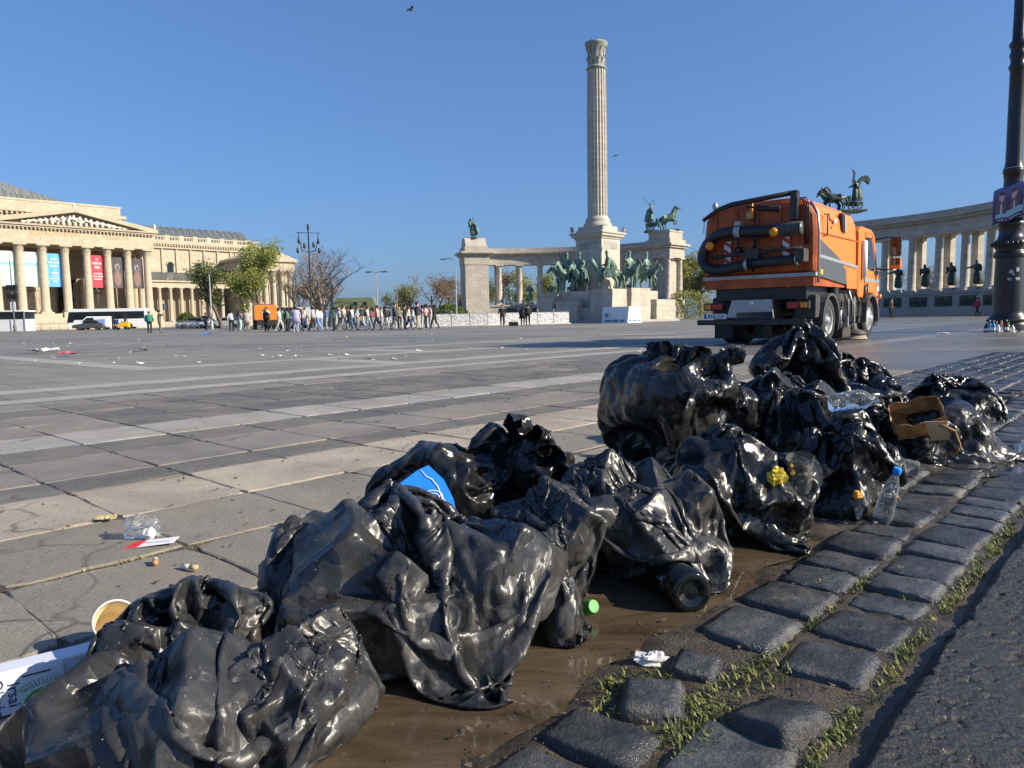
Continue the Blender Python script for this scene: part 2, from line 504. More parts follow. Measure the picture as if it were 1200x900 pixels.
# near slabs, one by one
rg = random.Random(11)
BANDS = [(1.32, 1.80, M_SLAB_GREY), (1.81, 2.30, M_SLAB_GREY), (2.33, 2.86, M_SLAB_GREY), (2.87, 3.44, M_SLAB_TAN), (3.45, 3.76, M_SLAB_DARK), (3.77, 4.36, M_SLAB_LILAC),
         (4.37, 4.81, M_SLAB_DARK), (4.82, 5.40, M_SLAB_LIGHT), (5.41, 6.02, M_SLAB_DARK), (6.03, 6.62, M_SLAB_DARK), (6.63, 7.22, M_SLAB_DARK), (7.23, NEAR_V, M_SLAB_LILAC)]
def slab_mesh(L, W, mat, seed):
    q = random.Random(seed); b = MB(); n = 7
    # outline with chipped corners and uneven edges, bevelled top
    out = []
    for (x0, y0, x1, y1) in ((0, 0, L, 0), (L, 0, L, W), (L, W, 0, W), (0, W, 0, 0)):
        for i in range(n):
            t = i / n
            j = q.uniform(-.006, .004) if i else q.uniform(.004, .022)
            cx, cy = x0 + (x1 - x0) * t, y0 + (y1 - y0) * t
            dx, dy = L / 2 - cx, W / 2 - cy; l = math.hypot(dx, dy)
            out.append((cx + dx / l * j, cy + dy / l * j))
    m = len(out); vs = []
    for (zz, ins) in ((-.05, 0), (-.004, 0), (0, .005)):
        for (x, y) in out:
            dx, dy = L / 2 - x, W / 2 - y; l = math.hypot(dx, dy)
            vs.append((x + dx / l * ins, y + dy / l * ins, zz + (q.uniform(-.0025, .001) if zz == 0 else 0)))
    fs = []
    for r_ in range(2):
        for i in range(m):
            j = (i + 1) % m
            fs.append((r_ * m + i, r_ * m + j, (r_ + 1) * m + j, (r_ + 1) * m + i))
    fs.append(tuple(2 * m + i for i in range(m)))
    b.add(vs, fs)
    me = b.mesh('slab'); me.materials.append(mat); return me
for bi, (v0_, v1_, mat) in enumerate(BANDS):
    vars_ = [slab_mesh(.5, v1_ - v0_, mat, bi * 10 + k) for k in range(3)]
    alt = None
    if bi in (8, 9): alt = slab_mesh(.5, v1_ - v0_, M_SLAB_LILAC, 78 + bi)
    if bi == 5: alt = slab_mesh(.5, v1_ - v0_, M_SLAB_TAN, 79)
    u_ = -1.5
    while u_ < NEAR_U - .4:
        c = uv(u_, (v0_ + v1_) / 2)
        vis = c.y > .4 and abs(c.x / c.y) < 1.15
        if vis and not (v1_ < 2.31 and (u_ > 5.0)):
            me = vars_[rg.randrange(3)]
            if alt and (rg.random() < .10 or (bi in (8, 9) and u_ < 1.9 and u_ > .9)): me = alt
            o = link('slab', me, bed)
            o.location = uv(u_ + rg.uniform(.0, .006), v0_ + rg.uniform(-.003, .003), rg.uniform(-.0025, .0015))
            o.rotation_euler = (rg.uniform(-.003, .003), rg.uniform(-.003, .003), ANG_U + rg.uniform(-.004, .004))
            o.scale = ((.5 - rg.uniform(.001, .011)) / .5, 1, 1)
        u_ += .5

# ---- gutter: a muddy bed with a basin that holds the puddle
def mud_z(Ug, Vg):
    z = -.0125 + .020 * (fbm(Ug * 5, Vg * 5, 4, 3) - .5) + .007 * (fbm(Ug * 28, Vg * 28, 3, 9) - .5)
    basin = np.exp(-(((Vg - 1.02) / .20) ** 2)) * np.clip((2.55 - Ug) / .5, 0, 1)
    z = z - .022 * basin
    z = z + .016 * np.exp(-(((Vg - .80) / .05) ** 2)) * np.clip((1.75 - Ug) / .4, 0, 1) * fbm(Ug * 6, Vg * 6, 3, 21)
    far = np.clip((Ug - 2.4) / .5, 0, 1)
    return z + far * .002
gutter = grid_obj('gutter', np.linspace(.2, 5.2, 420), np.linspace(.30, 1.42, 96), mud_z, M_MUD)
grid_obj('gutter_bed', np.linspace(5.19, 14.1, 90), np.linspace(.30, 2.34, 24), lambda a, c: -.016 + 0 * a, M_DIRT)
grid_obj('gutter_bed', np.linspace(4.4, 5.2, 12), np.linspace(1.41, 2.34, 12), lambda a, c: -.0155 + 0 * a, M_DIRT)

# muddy water lying in the basin
k = NT('muddy_water'); w = k.world()
k.set(Base_Color=k.ramp(k.noise(k.world(rot=(0, 0, -ANG_U), scale=(.5, 1.6, 1)), 7, 6, .7, dist=.8), [(.34, (.045, .032, .02)), (.52, (.08, .059, .038)), (.7, (.12, .092, .062))]), Roughness=.045, IOR=1.33)
k.bump(k.noise(w, 26, 3, .5), .06, .004)
M_WATER = k.m
mb = MB()
out = []
for i in range(60):
    t = i / 59
    u_ = .25 + t * 2.55
    out.append((u_, .815 + .03 * math.sin(u_ * 7) + .02 * math.sin(u_ * 17)))
for i in range(60):
    t = 1 - i / 59
    out.append((.25 + t * 2.55, 1.25))
mb.add([uv(a, c, -.0165) for a, c in out], [tuple(range(len(out)))])
tag(mb.build('puddle', M_WATER), kind='structure')
mb = MB()
ring = [(4.35 + .75 * math.cos(a) * (1 + .2 * math.sin(3 * a)), .60 + .20 * math.sin(a) * (1 + .25 * math.sin(2 * a + 1))) for a in [i * 2 * pi / 40 for i in range(40)]]
ring2 = [(6.2 + 1.1 * math.cos(a) * (1 + .2 * math.sin(3 * a + 1)), 1.05 + .28 * math.sin(a) * (1 + .2 * math.sin(2 * a + 2))) for a in [i * 2 * pi / 40 for i in range(40)]]
k = NT('clear_water'); k.set(Base_Color=(.02, .02, .02, 1), Roughness=.04, IOR=1.33); k.bump(k.noise(k.world(), 30, 2, .5), .05, .004)
for rgp, nm in ((ring, 'puddle'), (ring2, 'puddle')):
    b = MB(); b.add([uv(a, c, -.0045) for a, c in rgp], [tuple(range(40))]); tag(b.build(nm, k.m), kind='structure')

# ---- setts (small paving blocks) beside the kerb
def sett_mesh(L, W, seed, hgt=.05):
    q = random.Random(seed); n = 6; b = MB(); rows = 5
    gx, gy = 9, 9; vs = []; fs = []
    for j in range(gy):
        for i in range(gx):
            x = .5 * math.copysign(abs(2 * i / (gx - 1) - 1) ** .72, 2 * i / (gx - 1) - 1); y = .5 * math.copysign(abs(2 * j / (gy - 1) - 1) ** .72, 2 * j / (gy - 1) - 1)
            e = max(abs(x), abs(y)) * 2
            cr = 1 - .10 * (abs(x) * 2) ** 4 * (abs(y) * 2) ** 4
            zz = -.34 * hgt * max(0, (e - .93) / .07) ** 1.2 - .004 * max(0, mnoise.noise(Vector((x * 6 + seed * 2, y * 6, 8.1))) - .25) * 6 + mnoise.noise(Vector((x * 3.1 + seed, y * 3.1, seed * .7))) * .006 + mnoise.noise(Vector((x * 9 + seed, y * 9, 3.3))) * .0028
            vs.append((x * L * cr * (1 + .12 * mnoise.noise(Vector((y * 4, seed, 1)))), y * W * cr * (1 + .12 * mnoise.noise(Vector((x * 4, seed, 5)))), zz))
    for j in range(gy - 1):
        for i in range(gx - 1):
            a = j * gx + i; fs.append((a, a + 1, a + gx + 1, a + gx))
    ring = [i for i in range(gx)] + [j * gx + gx - 1 for j in range(1, gy)] + [(gy - 1) * gx + i for i in range(gx - 2, -1, -1)] + [j * gx for j in range(gy - 2, 0, -1)]
    base = len(vs)
    for r_ in ring: x, y, zz = vs[r_]; vs.append((x * 1.02, y * 1.02, -hgt * 1.3))
    m = len(ring)
    for i in range(m):
        j = (i + 1) % m; fs.append((ring[j], ring[i], base + i, base + j))
    b.add(vs, fs, smooth=True)
    return b
rg = random.Random(5)
SV = [sett_mesh(1, 1, 100 + i, .045) for i in range(8)]
SM = []
for i, b in enumerate(SV):
    me = b.mesh('sett'); me.materials.append(M_SETT); SM.append(me)
setts = []
cols = [(.425, .595), (.615, .79), (.81, .98), (1.0, 1.17), (1.19, 1.36), (1.38, 1.55), (1.57, 1.74), (1.76, 1.93), (1.95, 2.12), (2.14, 2.30)]
for ci, (a, c_) in enumerate(cols):
    u_ = .62 + rg.uniform(0, .15)
    while u_ < 14:
        L = rg.uniform(.12, .235)
        um, vm = u_ + L / 2, (a + c_) / 2
        u_ += L + rg.uniform(.008, .02)
        if ci >= 2 and um < 2.35: continue
        if ci >= 5 and um < 5.1: continue
        p = uv(um, vm)
        px = 600 + 870 * p.x / p.y
        if p.y < .6 or px > 1290: continue
        setts.append((p.length, um, vm, L, c_ - a, ci))
# loose and missing stones at the broken corner beside the puddle
drop = []
for s_ in setts:
    d, um, vm, L, W_, ci = s_
    hole = (ci == 1 and 1.02 < um < 1.38) or (ci == 0 and 1.12 < um < 1.36)
    if not hole: drop.append(s_)
setts = sorted(drop)
extra = [(1.13, .70, .13, .12, .5, -.004), (1.30, .70, .10, .10, .3, -.006), (1.22, .50, .17, .13, -.15, -.002)]
sm = MB()
M4 = MUV
for i, (d, um, vm, L, W_, ci) in enumerate(setts):
    zz = -.001 + rg.uniform(-.006, .005) + (-.012 if (ci == 2 and um < 3.2) else 0)
    rot = rg.uniform(-.07, .07); tx, ty = rg.uniform(-.035, .035), rg.uniform(-.035, .035)
    if i < 290:
        o = link('sett', SM[rg.randrange(8)], gutter)
        o.location = uv(um, vm, zz); o.rotation_euler = (tx, ty, ANG_U + rot); o.scale = (L, W_ * rg.uniform(.97, 1.07), .5)
    else:
        p = uv(um, vm, zz)
        Mx = Matrix.Translation(p) @ Euler((tx, ty, ANG_U + rot)).to_matrix().to_4x4() @ Matrix.Diagonal((L, W_, 1, 1))
        q = SV[rg.randrange(8)]
        sm.add(q.v, q.f, smooth=True, M=Mx)
if sm.v:
    o = sm.build('far_setts', M_SETT, gutter, fix=False); o['kind'] = 'stuff'
for (um, vm, L, W_, rot, zz) in extra:
    o = link('sett', SM[rg.randrange(8)], gutter)
    o.location = uv(um, vm, zz + .012); o.rotation_euler = (rg.uniform(-.2, .2), rg.uniform(-.15, .15), ANG_U + rot); o.scale = (L, W_, 1.2)

# ---- pavement: coarse worn asphalt behind the kerb line, close to the camera
def asp_z(Ug, Vg):
    edge = np.clip((Vg - .335 - .012 * (fbm(Ug * 9, Vg * 2, 3, 36) - .5) * 2) / .03, 0, 1) * .032
    P_, Q_ = Ug * .8 + Vg * .6, -Ug * .6 + Vg * .8
    g1 = fbm(P_ * 120, Q_ * 62, 2, 33, .7) - .5
    pits = np.clip(fbm(P_ * 75, Q_ * 34, 3, 41) - .6, 0, 1)
    return .012 + .012 * (fbm(Ug * 3, Vg * 3, 3, 31) - .5) + (.0045 * g1 - .03 * pits) - edge
grid_obj('pavement', np.linspace(.85, 3.3, 640), np.linspace(-.35, .385, 210), asp_z, M_ASPH)
grid_obj('pavement_far', np.linspace(3.3, 14.1, 80), np.linspace(-6, .385, 60), lambda a, c: .012 - np.clip((c - .335) / .03, 0, 1) * .03, M_ASPH)

# ---- grass and weeds in the joints
def grass_tufts(name, spots, mat, seed, hmin=.004, hmax=.015):
    q = random.Random(seed); b = MB()
    for (um, vm, n, rad) in spots:
        for i in range(int(n * 1.8)):
            a = q.uniform(0, 6.28); r_ = rad * q.random() ** .7
            p = uv(um + r_ * math.cos(a) * 1.6, vm + r_ * math.sin(a) * .7, -.012)
            h = q.uniform(hmin, hmax); la = q.uniform(0, 6.28); le = q.uniform(.4, 1.7) * h
            d = Vector((math.cos(la), math.sin(la), 0)); s_ = Vector((-d.y, d.x, 0)) * q.uniform(.0012, .0022)
            m1 = p + d * le * .35 + Vector((0, 0, h * .65)); m2 = p + d * le + Vector((0, 0, h))
            b.add([p - s_, p + s_, m1 + s_ * .8, m1 - s_ * .8, m2], [(0, 1, 2, 3), (3, 2, 4)])
    o = b.build(name, mat, fix=False); return o
k = NT('grass_blade'); w = k.world(); k.set(Base_Color=k.ramp(k.noise(w, 24, 3), [(.3, (.05, .075, .012)), (.52, (.14, .16, .03)), (.7, (.28, .25, .08))]), Roughness=.6)
k.b.inputs['Transmission Weight'].default_value = 0
M_GRASS = k.m
q = random.Random(3); spots = []
for i in range(70):
    u_ = .9 + 2.6 * (i / 70) + q.uniform(0, .03)
    spots.append((u_, .398 + q.uniform(-.012, .012), q.randint(4, 34) if q.random() < .8 else 0, .022))
for i in range(30): spots.append((q.uniform(1.02, 1.42), q.uniform(.56, .66), q.randint(5, 26), .03))
for i in range(14): spots.append((q.uniform(1.0, 1.25), q.uniform(.72, .8), q.randint(4, 16), .022))
for i in range(16): spots.append((1.3 + q.uniform(0, .8), .603, q.randint(3, 14), .015))
for i in range(12): spots.append((1.9 + q.uniform(0, .5), .5 + q.uniform(-.08, .2), q.randint(1, 6), .01))
for i in range(30): spots.append((4 + q.uniform(0, 6), .40, q.randint(6, 18), .03))
tag(grass_tufts('grass', spots, M_GRASS, 8), 'short yellow-green grass sprouting between the dark setts and the pavement edge', 'grass', kind='stuff')
k = NT('dry_grass'); k.set(Base_Color=(.30, .24, .12, 1), Roughness=.8)
spots = [(.82 + q.uniform(-.06, .06), 2.312, 14, .03) for i in range(4)] + [(q.uniform(.5, 2.0), 2.312, q.randint(2, 9), .03) for i in range(26)] + [(1.0, q.uniform(2.05, 2.3), 5, .02) for i in range(5)]
tag(grass_tufts('dry_grass', spots, k.m, 9, .006, .018), 'dry straw-coloured grass in the joint between the grey slabs', 'grass', kind='stuff')
# ------------------------------------------------------------------ plastic bags: a small cloth solver
def _cross(a, b):
    return np.stack((a[..., 1] * b[..., 2] - a[..., 2] * b[..., 1], a[..., 2] * b[..., 0] - a[..., 0] * b[..., 2], a[..., 0] * b[..., 1] - a[..., 1] * b[..., 0]), -1)
def collide(X, Xp, things, mar=.004):
    for (kind, c, h, Rm) in things:
        q = (X - c) @ Rm                       # to local (Rm columns are the local axes)
        if kind == 'e':
            k = np.sqrt(((q / (h + mar)) ** 2).sum(-1))
            m = k < 1
            if not m.any(): continue
            s = q[m] / np.maximum(k[m], .05)[:, None]
            X[m] = s @ Rm.T + c
        else:
            d = np.abs(q) - (h + mar)
            m = (d < 0).all(-1)
            if not m.any(): continue
            qm = q[m]; dm = d[m]; ax = dm.argmax(-1); i = np.arange(len(qm))
            sg = np.sign(qm[i, ax]); sg[sg == 0] = 1
            qm[i, ax] = sg * (h[ax] + mar)
            X[m] = qm @ Rm.T + c
        Xp[m] = Xp[m] * .4 + X[m] * .6         # friction
def rotm(rx=0, ry=0, rz=0):
    return np.array(Euler((R(rx), R(ry), R(rz))).to_matrix(), dtype=np.float32)
def ell(c, h, rz=0, rx=0, ry=0): return ('e', np.array(c, np.float32), np.array(h, np.float32), rotm(rx, ry, rz))
def bxx(c, h, rz=0, rx=0, ry=0): return ('b', np.array(c, np.float32), np.array(h, np.float32), rotm(rx, ry, rz))
def patchy(rg, M, N, amp, kmax=12, zmax=28.0, n=14):
    a = np.arange(N) * 2 * pi / N; t = np.arange(M) / (M - 1)
    q = np.zeros((M, N), np.float32)
    for _ in range(n):
        kk = rg.randint(-kmax, kmax + 1); kz = rg.uniform(-zmax, zmax); p = rg.rand() * 6.28
        q += np.sin(kk * a[None, :] + kz * t[:, None] + p) / (1 + .12 * (abs(kk) + abs(kz) * .4) * 12 / kmax)
    q /= q.std()
    return (amp * q)[..., None].astype(np.float32)
def _len(d): return np.sqrt(np.einsum('ijk,ijk->ij', d, d))[..., None] + np.float32(1e-9)
def film_step(X, Xp, lcm, lhm, ls, lc, lh, bprof, iters, contents, others, floor, tie):
    N = X.shape[1]
    for it in range(iters):
        d = np.roll(X, -1, 1) - X; c = d * ((1 - lcm / _len(d)) * np.float32(.42)); X = X + c - np.roll(c, 1, 1)
        d = X[1:] - X[:-1]; c = d * ((1 - lhm / _len(d)) * np.float32(.42)); X[:-1] += c; X[1:] -= c
        if it % 2 == 0:
            Xr = np.roll(X, -1, 1); d = Xr[1:] - X[:-1]; c = d * ((1 - ls / _len(d)) * np.float32(.2)); X[:-1] += c; X[1:] -= np.roll(c, 1, 1)
            Xr = np.roll(X, -1, 1); d = Xr[:-1] - X[1:]; c = d * ((1 - ls / _len(d)) * np.float32(.2)); X[1:] += c; X[:-1] -= np.roll(c, 1, 1)
            d = np.roll(X, -2, 1) - X; c = d * (np.minimum(1 - 2 * lc / _len(d), 0).clip(-3) * bprof); X = X + c - np.roll(c, 2, 1)
            d = X[2:] - X[:-2]; c = d * (np.minimum(1 - 2 * lh / _len(d), 0).clip(-3) * bprof[:-2]); X[:-2] += c; X[2:] -= c
        X[0] = .5 * (X[0] + X[0, (-np.arange(N)) % N])            # bottom seam
        if tie is not None:
            row, tgt = tie
            cc = X[row].mean(0); q = X[row] - cc; ql = np.sqrt((q * q).sum(-1, keepdims=True)) + 1e-9
            X[row] = cc + q * np.minimum(1, tgt / ql)
        if it in (1, iters - 1):
            collide(X, Xp, contents)
            if others: collide(X, Xp, others)
            m = X[..., 2] < floor
            X[..., 2][m] = floor
            Xp[m] = Xp[m] * .3 + X[m] * .7
    return X
def normals(X):
    du = np.roll(X, -1, 1) - np.roll(X, 1, 1)
    dv = np.empty_like(X); dv[1:-1] = X[2:] - X[:-2]; dv[0] = X[1] - X[0]; dv[-1] = X[-1] - X[-2]
    n = _cross(du, dv); return n / _len(n)
def bag_sim(seed, N, M, circ, height, contents, base=(0, 0, 0), axis=(0, 0), rz=0, r0=None, tie=None, steps=55, iters=6,
            suck=.0008, grav=.0005, bend=.03, others=(), floor=.004, slack=.05, rim=.8, rough_p=1.5, air=.6, rimk=.03, fine=12, excess=.035, fslack=.05):
    """tube of film N x M closed by a seam at row 0; axis = tilt of the tube in degrees; then refined to 2N x 2M"""
    rg = np.random.RandomState(seed)
    lc = np.float32(circ / N); lh = np.float32(height / (M - 1))
    a = np.arange(N) * 2 * pi / N; t = np.arange(M) / (M - 1)
    r = r0 or circ / (2 * pi)
    fl = np.clip(t * 5, .03, 1) ** .6
    X = np.zeros((M, N, 3), np.float32)
    X[..., 0] = r * np.cos(a)[None, :] * (1.25 - .25 * fl)[:, None]
    X[..., 1] = r * np.sin(a)[None, :] * fl[:, None]
    X[..., 2] = (t * height)[:, None]
    X += rg.normal(0, lc * .18, X.shape).astype(np.float32)
    X = (X @ rotm(axis[0], axis[1], rz).T + np.array(base, np.float32)).astype(np.float32)
    X[..., 2] = np.maximum(X[..., 2], floor)
    Xp = X.copy()
    ls = np.float32(math.hypot(lc, lh))
    press = (np.clip((rim - t) / .1, 0, 1).astype(np.float32)[:, None] * (1 - air + rough_p * patchy(rg, M, N, 1.0)[..., 0]))[..., None].astype(np.float32)
    bprof = (bend + np.clip((t - rim) / .08, 0, 1) * rimk).astype(np.float32)[:, None, None]
    lcm = lc * (1 + patchy(rg, M, N, slack)); lhm = (lh * (1 + patchy(rg, M, N, slack)))[:-1]
    for st in range(steps):
        fr = st / steps
        vel = np.clip((X - Xp) * np.float32(.93), -.02, .02)
        Xp = X.copy()
        X = X + vel
        X[..., 2] -= grav
        X = X - normals(X) * (press * np.float32(suck))
        tt = None if tie is None else (int(tie[0] * (M - 1)), tie[1] + (r - tie[1]) * max(0, 1 - fr * 2.2))
        X = film_step(X, Xp, lcm, lhm, ls, lc, lh, bprof, iters, contents, others, floor, tt)
    if fine:
        # finer film: twice the vertices, a little longer than the surface it covers, so that it crumples
        Y = np.empty((M, 2 * N, 3), np.float32); Y[:, ::2] = X; Y[:, 1::2] = .5 * (X + np.roll(X, -1, 1))
        Z = np.empty((2 * M - 1, 2 * N, 3), np.float32); Z[::2] = Y; Z[1::2] = .5 * (Y[1:] + Y[:-1]); X = Z
        M2, N2 = X.shape[:2]
        X += normals(X) * (rg.normal(0, 1, (M2, N2, 1)) * lc * .06).astype(np.float32)
        k1 = 1 + excess + patchy(rg, M2, N2, fslack, 70, 150.0, 26); k2 = 1 + excess + patchy(rg, M2, N2, fslack, 70, 150.0, 26)
        lcm = lc * .5 * k1; lhm = (lh * .5 * k2)[:-1]
        Xp = X.copy(); bp = np.full((M2, 1, 1), bend * .6, np.float32)
        for st in range(fine):
            vel = np.clip((X - Xp) * np.float32(.8), -.006, .006); Xp = X.copy(); X = X + vel; X[..., 2] -= grav * .3
            X = film_step(X, Xp, lcm, lhm, ls * .5, lc * .5, lh * .5, bp, 4, contents, others, floor, None)
    return X
def bag_faces(M, N):
    i = np.arange(M - 1)[:, None] * N; k = np.arange(N)[None, :]; l = (k + 1) % N
    return np.stack((i + k, i + l, i + N + l, i + N + k), -1).reshape(-1, 4)

def pleats(X, seed, amp=.004, nf=9):
    """sharp folds in the film's own coordinates: they run up the bag and gather at its neck"""
    rg = np.random.RandomState(seed + 900); M, N = X.shape[:2]
    a = np.arange(N)[None, :] / N; t = np.arange(M)[:, None] / (M - 1)
    h = np.zeros((M, N), np.float32)
    tri = lambda x: 1 - 2 * np.abs((x % 1.0) - .5) * 2
    def soft(k1, k2, ph): return np.sin(2 * pi * (k1 * a + k2 * t) + ph)
    for i in range(nf):
        k = rg.randint(9, 38); d = rg.uniform(-9, 9)
        wp = .35 * soft(rg.randint(1, 4), rg.uniform(-3, 3), rg.rand() * 6) + .18 * soft(rg.randint(3, 8), rg.uniform(-5, 5), rg.rand() * 6)
        mask = np.clip(soft(rg.randint(1, 4), rg.uniform(-2, 2), rg.rand() * 6) * .9 + soft(rg.randint(2, 6), rg.uniform(-4, 4), rg.rand() * 6) * .6, 0, 1)
        h += (tri(k * a + d * t + wp) * mask / (1 + k / 22)).astype(np.float32)
    h *= amp / max(h.std(), 1e-6) * .6
    Y = X + normals(X) * h[..., None]
    Y[..., 2] = np.maximum(Y[..., 2], -.012)
    Y[0] = X[0]
    return Y.astype(np.float32)
def lumps(seed, c, h, n, rz=0, size=(.028, .07), core=.5):
    """rubbish: a core with n boxes, bottles and balled-up paper standing out to the ellipsoid of half-axes h"""
    rg = np.random.RandomState(seed); out = [ell((c[0], c[1], c[2] * .9), (h[0] * core, h[1] * core, h[2] * core), rz)]
    for i in range(n):
        d = rg.normal(size=3); d[2] = d[2] * .8 + .1; d /= np.linalg.norm(d)
        s = rg.uniform(size[0], size[1])
        p = rotm(0, 0, rz) @ (d * np.maximum(np.array(h) - s, .02) * rg.uniform(.75, 1)) + np.array(c)
        p[2] = max(p[2], .03)
        e = (rg.uniform(0, 360), rg.uniform(-60, 60), rg.uniform(-60, 60))
        out.append(bxx(p, (s, s * rg.uniform(.4, 1.0), s * rg.uniform(.3, .9)), *e))
    return out
# ------------------------------------------------------------------ the rubbish bags
def film_material(name, base, r0_, r1_, dust, bs):
    k = NT(name); w = k.coord('Object')
    # creases: folded facets at three sizes, in warped space so that no two look alike
    wn_ = k.new('ShaderNodeTexNoise'); wn_.inputs['Scale'].default_value = 5.0; wn_.inputs['Detail'].default_value = 3.0; k.put(w, wn_.inputs['Vector'])
    wv = k.new('ShaderNodeVectorMath', operation='MULTIPLY_ADD'); k.put(wn_.outputs['Color'], wv.inputs[0]); wv.inputs[1].default_value = (.22, .22, .22); k.put(w, wv.inputs[2])
    ww = wv.outputs[0]
    st = k.new('ShaderNodeMapping'); st.inputs['Scale'].default_value = (1.0, .28, .55); st.inputs['Rotation'].default_value = (.6, .4, .8); k.put(ww, st.inputs['Vector'])
    n1 = k.vor(st.outputs['Vector'], 8.5); n2 = k.vor(ww, 19); n3 = k.vor(st.outputs['Vector'], 52)
    ln = k.noise(k.coord('Object', scale=(1, 1, .16), rot=(.9, .5, .3)), 38, 3, .55, dist=.6); ln2 = k.math('ABSOLUTE', k.math('SUBTRACT', ln, .5))
    lmk = k.rng(k.noise(w, 3.1, 2, .5), .48, .62, 0, 1)
    fm = k.rng(k.noise(w, 4, 3, .6), .4, .62, .15, 1)
    d = k.noise(w, 5, 5, .7, dist=.4)
    c = k.mix(k.rng(d, .45, .75, 0, dust), base, (.16, .15, .135, 1))
    k.set(Base_Color=c, Roughness=k.rng(d, .3, .7, r0_, r1_), IOR=1.5)
    # crumpled film: flat facets, each tilted its own way, meeting in sharp creases
    def facet(vec, scale, amp, smooth=.18):
        x = k.new('ShaderNodeTexVoronoi'); x.feature = 'SMOOTH_F1'; x.inputs['Scale'].default_value = scale; x.inputs['Smoothness'].default_value = smooth
        k.put(vec, x.inputs['Vector'])
        y = k.new('ShaderNodeVectorMath', operation='SUBTRACT'); k.put(x.outputs['Color'], y.inputs[0]); y.inputs[1].default_value = (.5, .5, .5)
        z = k.new('ShaderNodeVectorMath', operation='SCALE'); k.put(y.outputs[0], z.inputs[0])
        if isinstance(amp, float): z.inputs['Scale'].default_value = amp
        else: k.put(amp, z.inputs['Scale'])
        return z.outputs[0]
    st2 = k.new('ShaderNodeMapping'); st2.inputs['Scale'].default_value = (.33, 1.0, .26); st2.inputs['Rotation'].default_value = (.2, .9, 1.7); k.put(ww, st2.inputs['Vector'])
    g = k.new('ShaderNodeNewGeometry'); acc = g.outputs['Normal']
    for v_ in (facet(st.outputs['Vector'], 12.0, .62 * bs, .05), facet(st2.outputs['Vector'], 24.0, .60 * bs, .05), facet(st.outputs['Vector'], 50.0, k.math('MULTIPLY', fm, .7 * bs), .04), facet(st2.outputs['Vector'], 95.0, k.math('MULTIPLY', fm, .4 * bs), .04)):
        ad = k.new('ShaderNodeVectorMath', operation='ADD'); k.put(acc, ad.inputs[0]); k.put(v_, ad.inputs[1]); acc = ad.outputs[0]
    nm = k.new('ShaderNodeVectorMath', operation='NORMALIZE'); k.put(acc, nm.inputs[0])
    k.bump(k.math('ADD', k.math('MULTIPLY', n1, .3), k.math('MULTIPLY', k.math('MULTIPLY', ln2, lmk), -.2)), .3, .03, nm.outputs[0])
    return k.m
M_FILM_G = film_material('glossy_black_film', (.014, .014, .0145, 1), .2, .38, .18, 1.0)
M_FILM_M = film_material('dusty_black_film', (.028, .028, .029, 1), .27, .45, .34, .9)
BAGS = {}
def bag_ellipsoid(u_, v_, h, rz=0, zc=None):
    p = uv(u_, v_); return p, h, rz, (h[2] if zc is None else zc)
def near_colliders(me, specs):
    out = []
    for n, s in specs.items():
        if n == me or n not in BAGS: continue
        d = BAGS[n]['p'] - specs[me]['p']
        if d.length > .9: continue
        h = specs[n]['h']
        out.append(ell((d.x, d.y, h[2] * .95), (h[0] * .92, h[1] * .92, h[2] * .92), specs[n].get('rz', 0)))
    return out
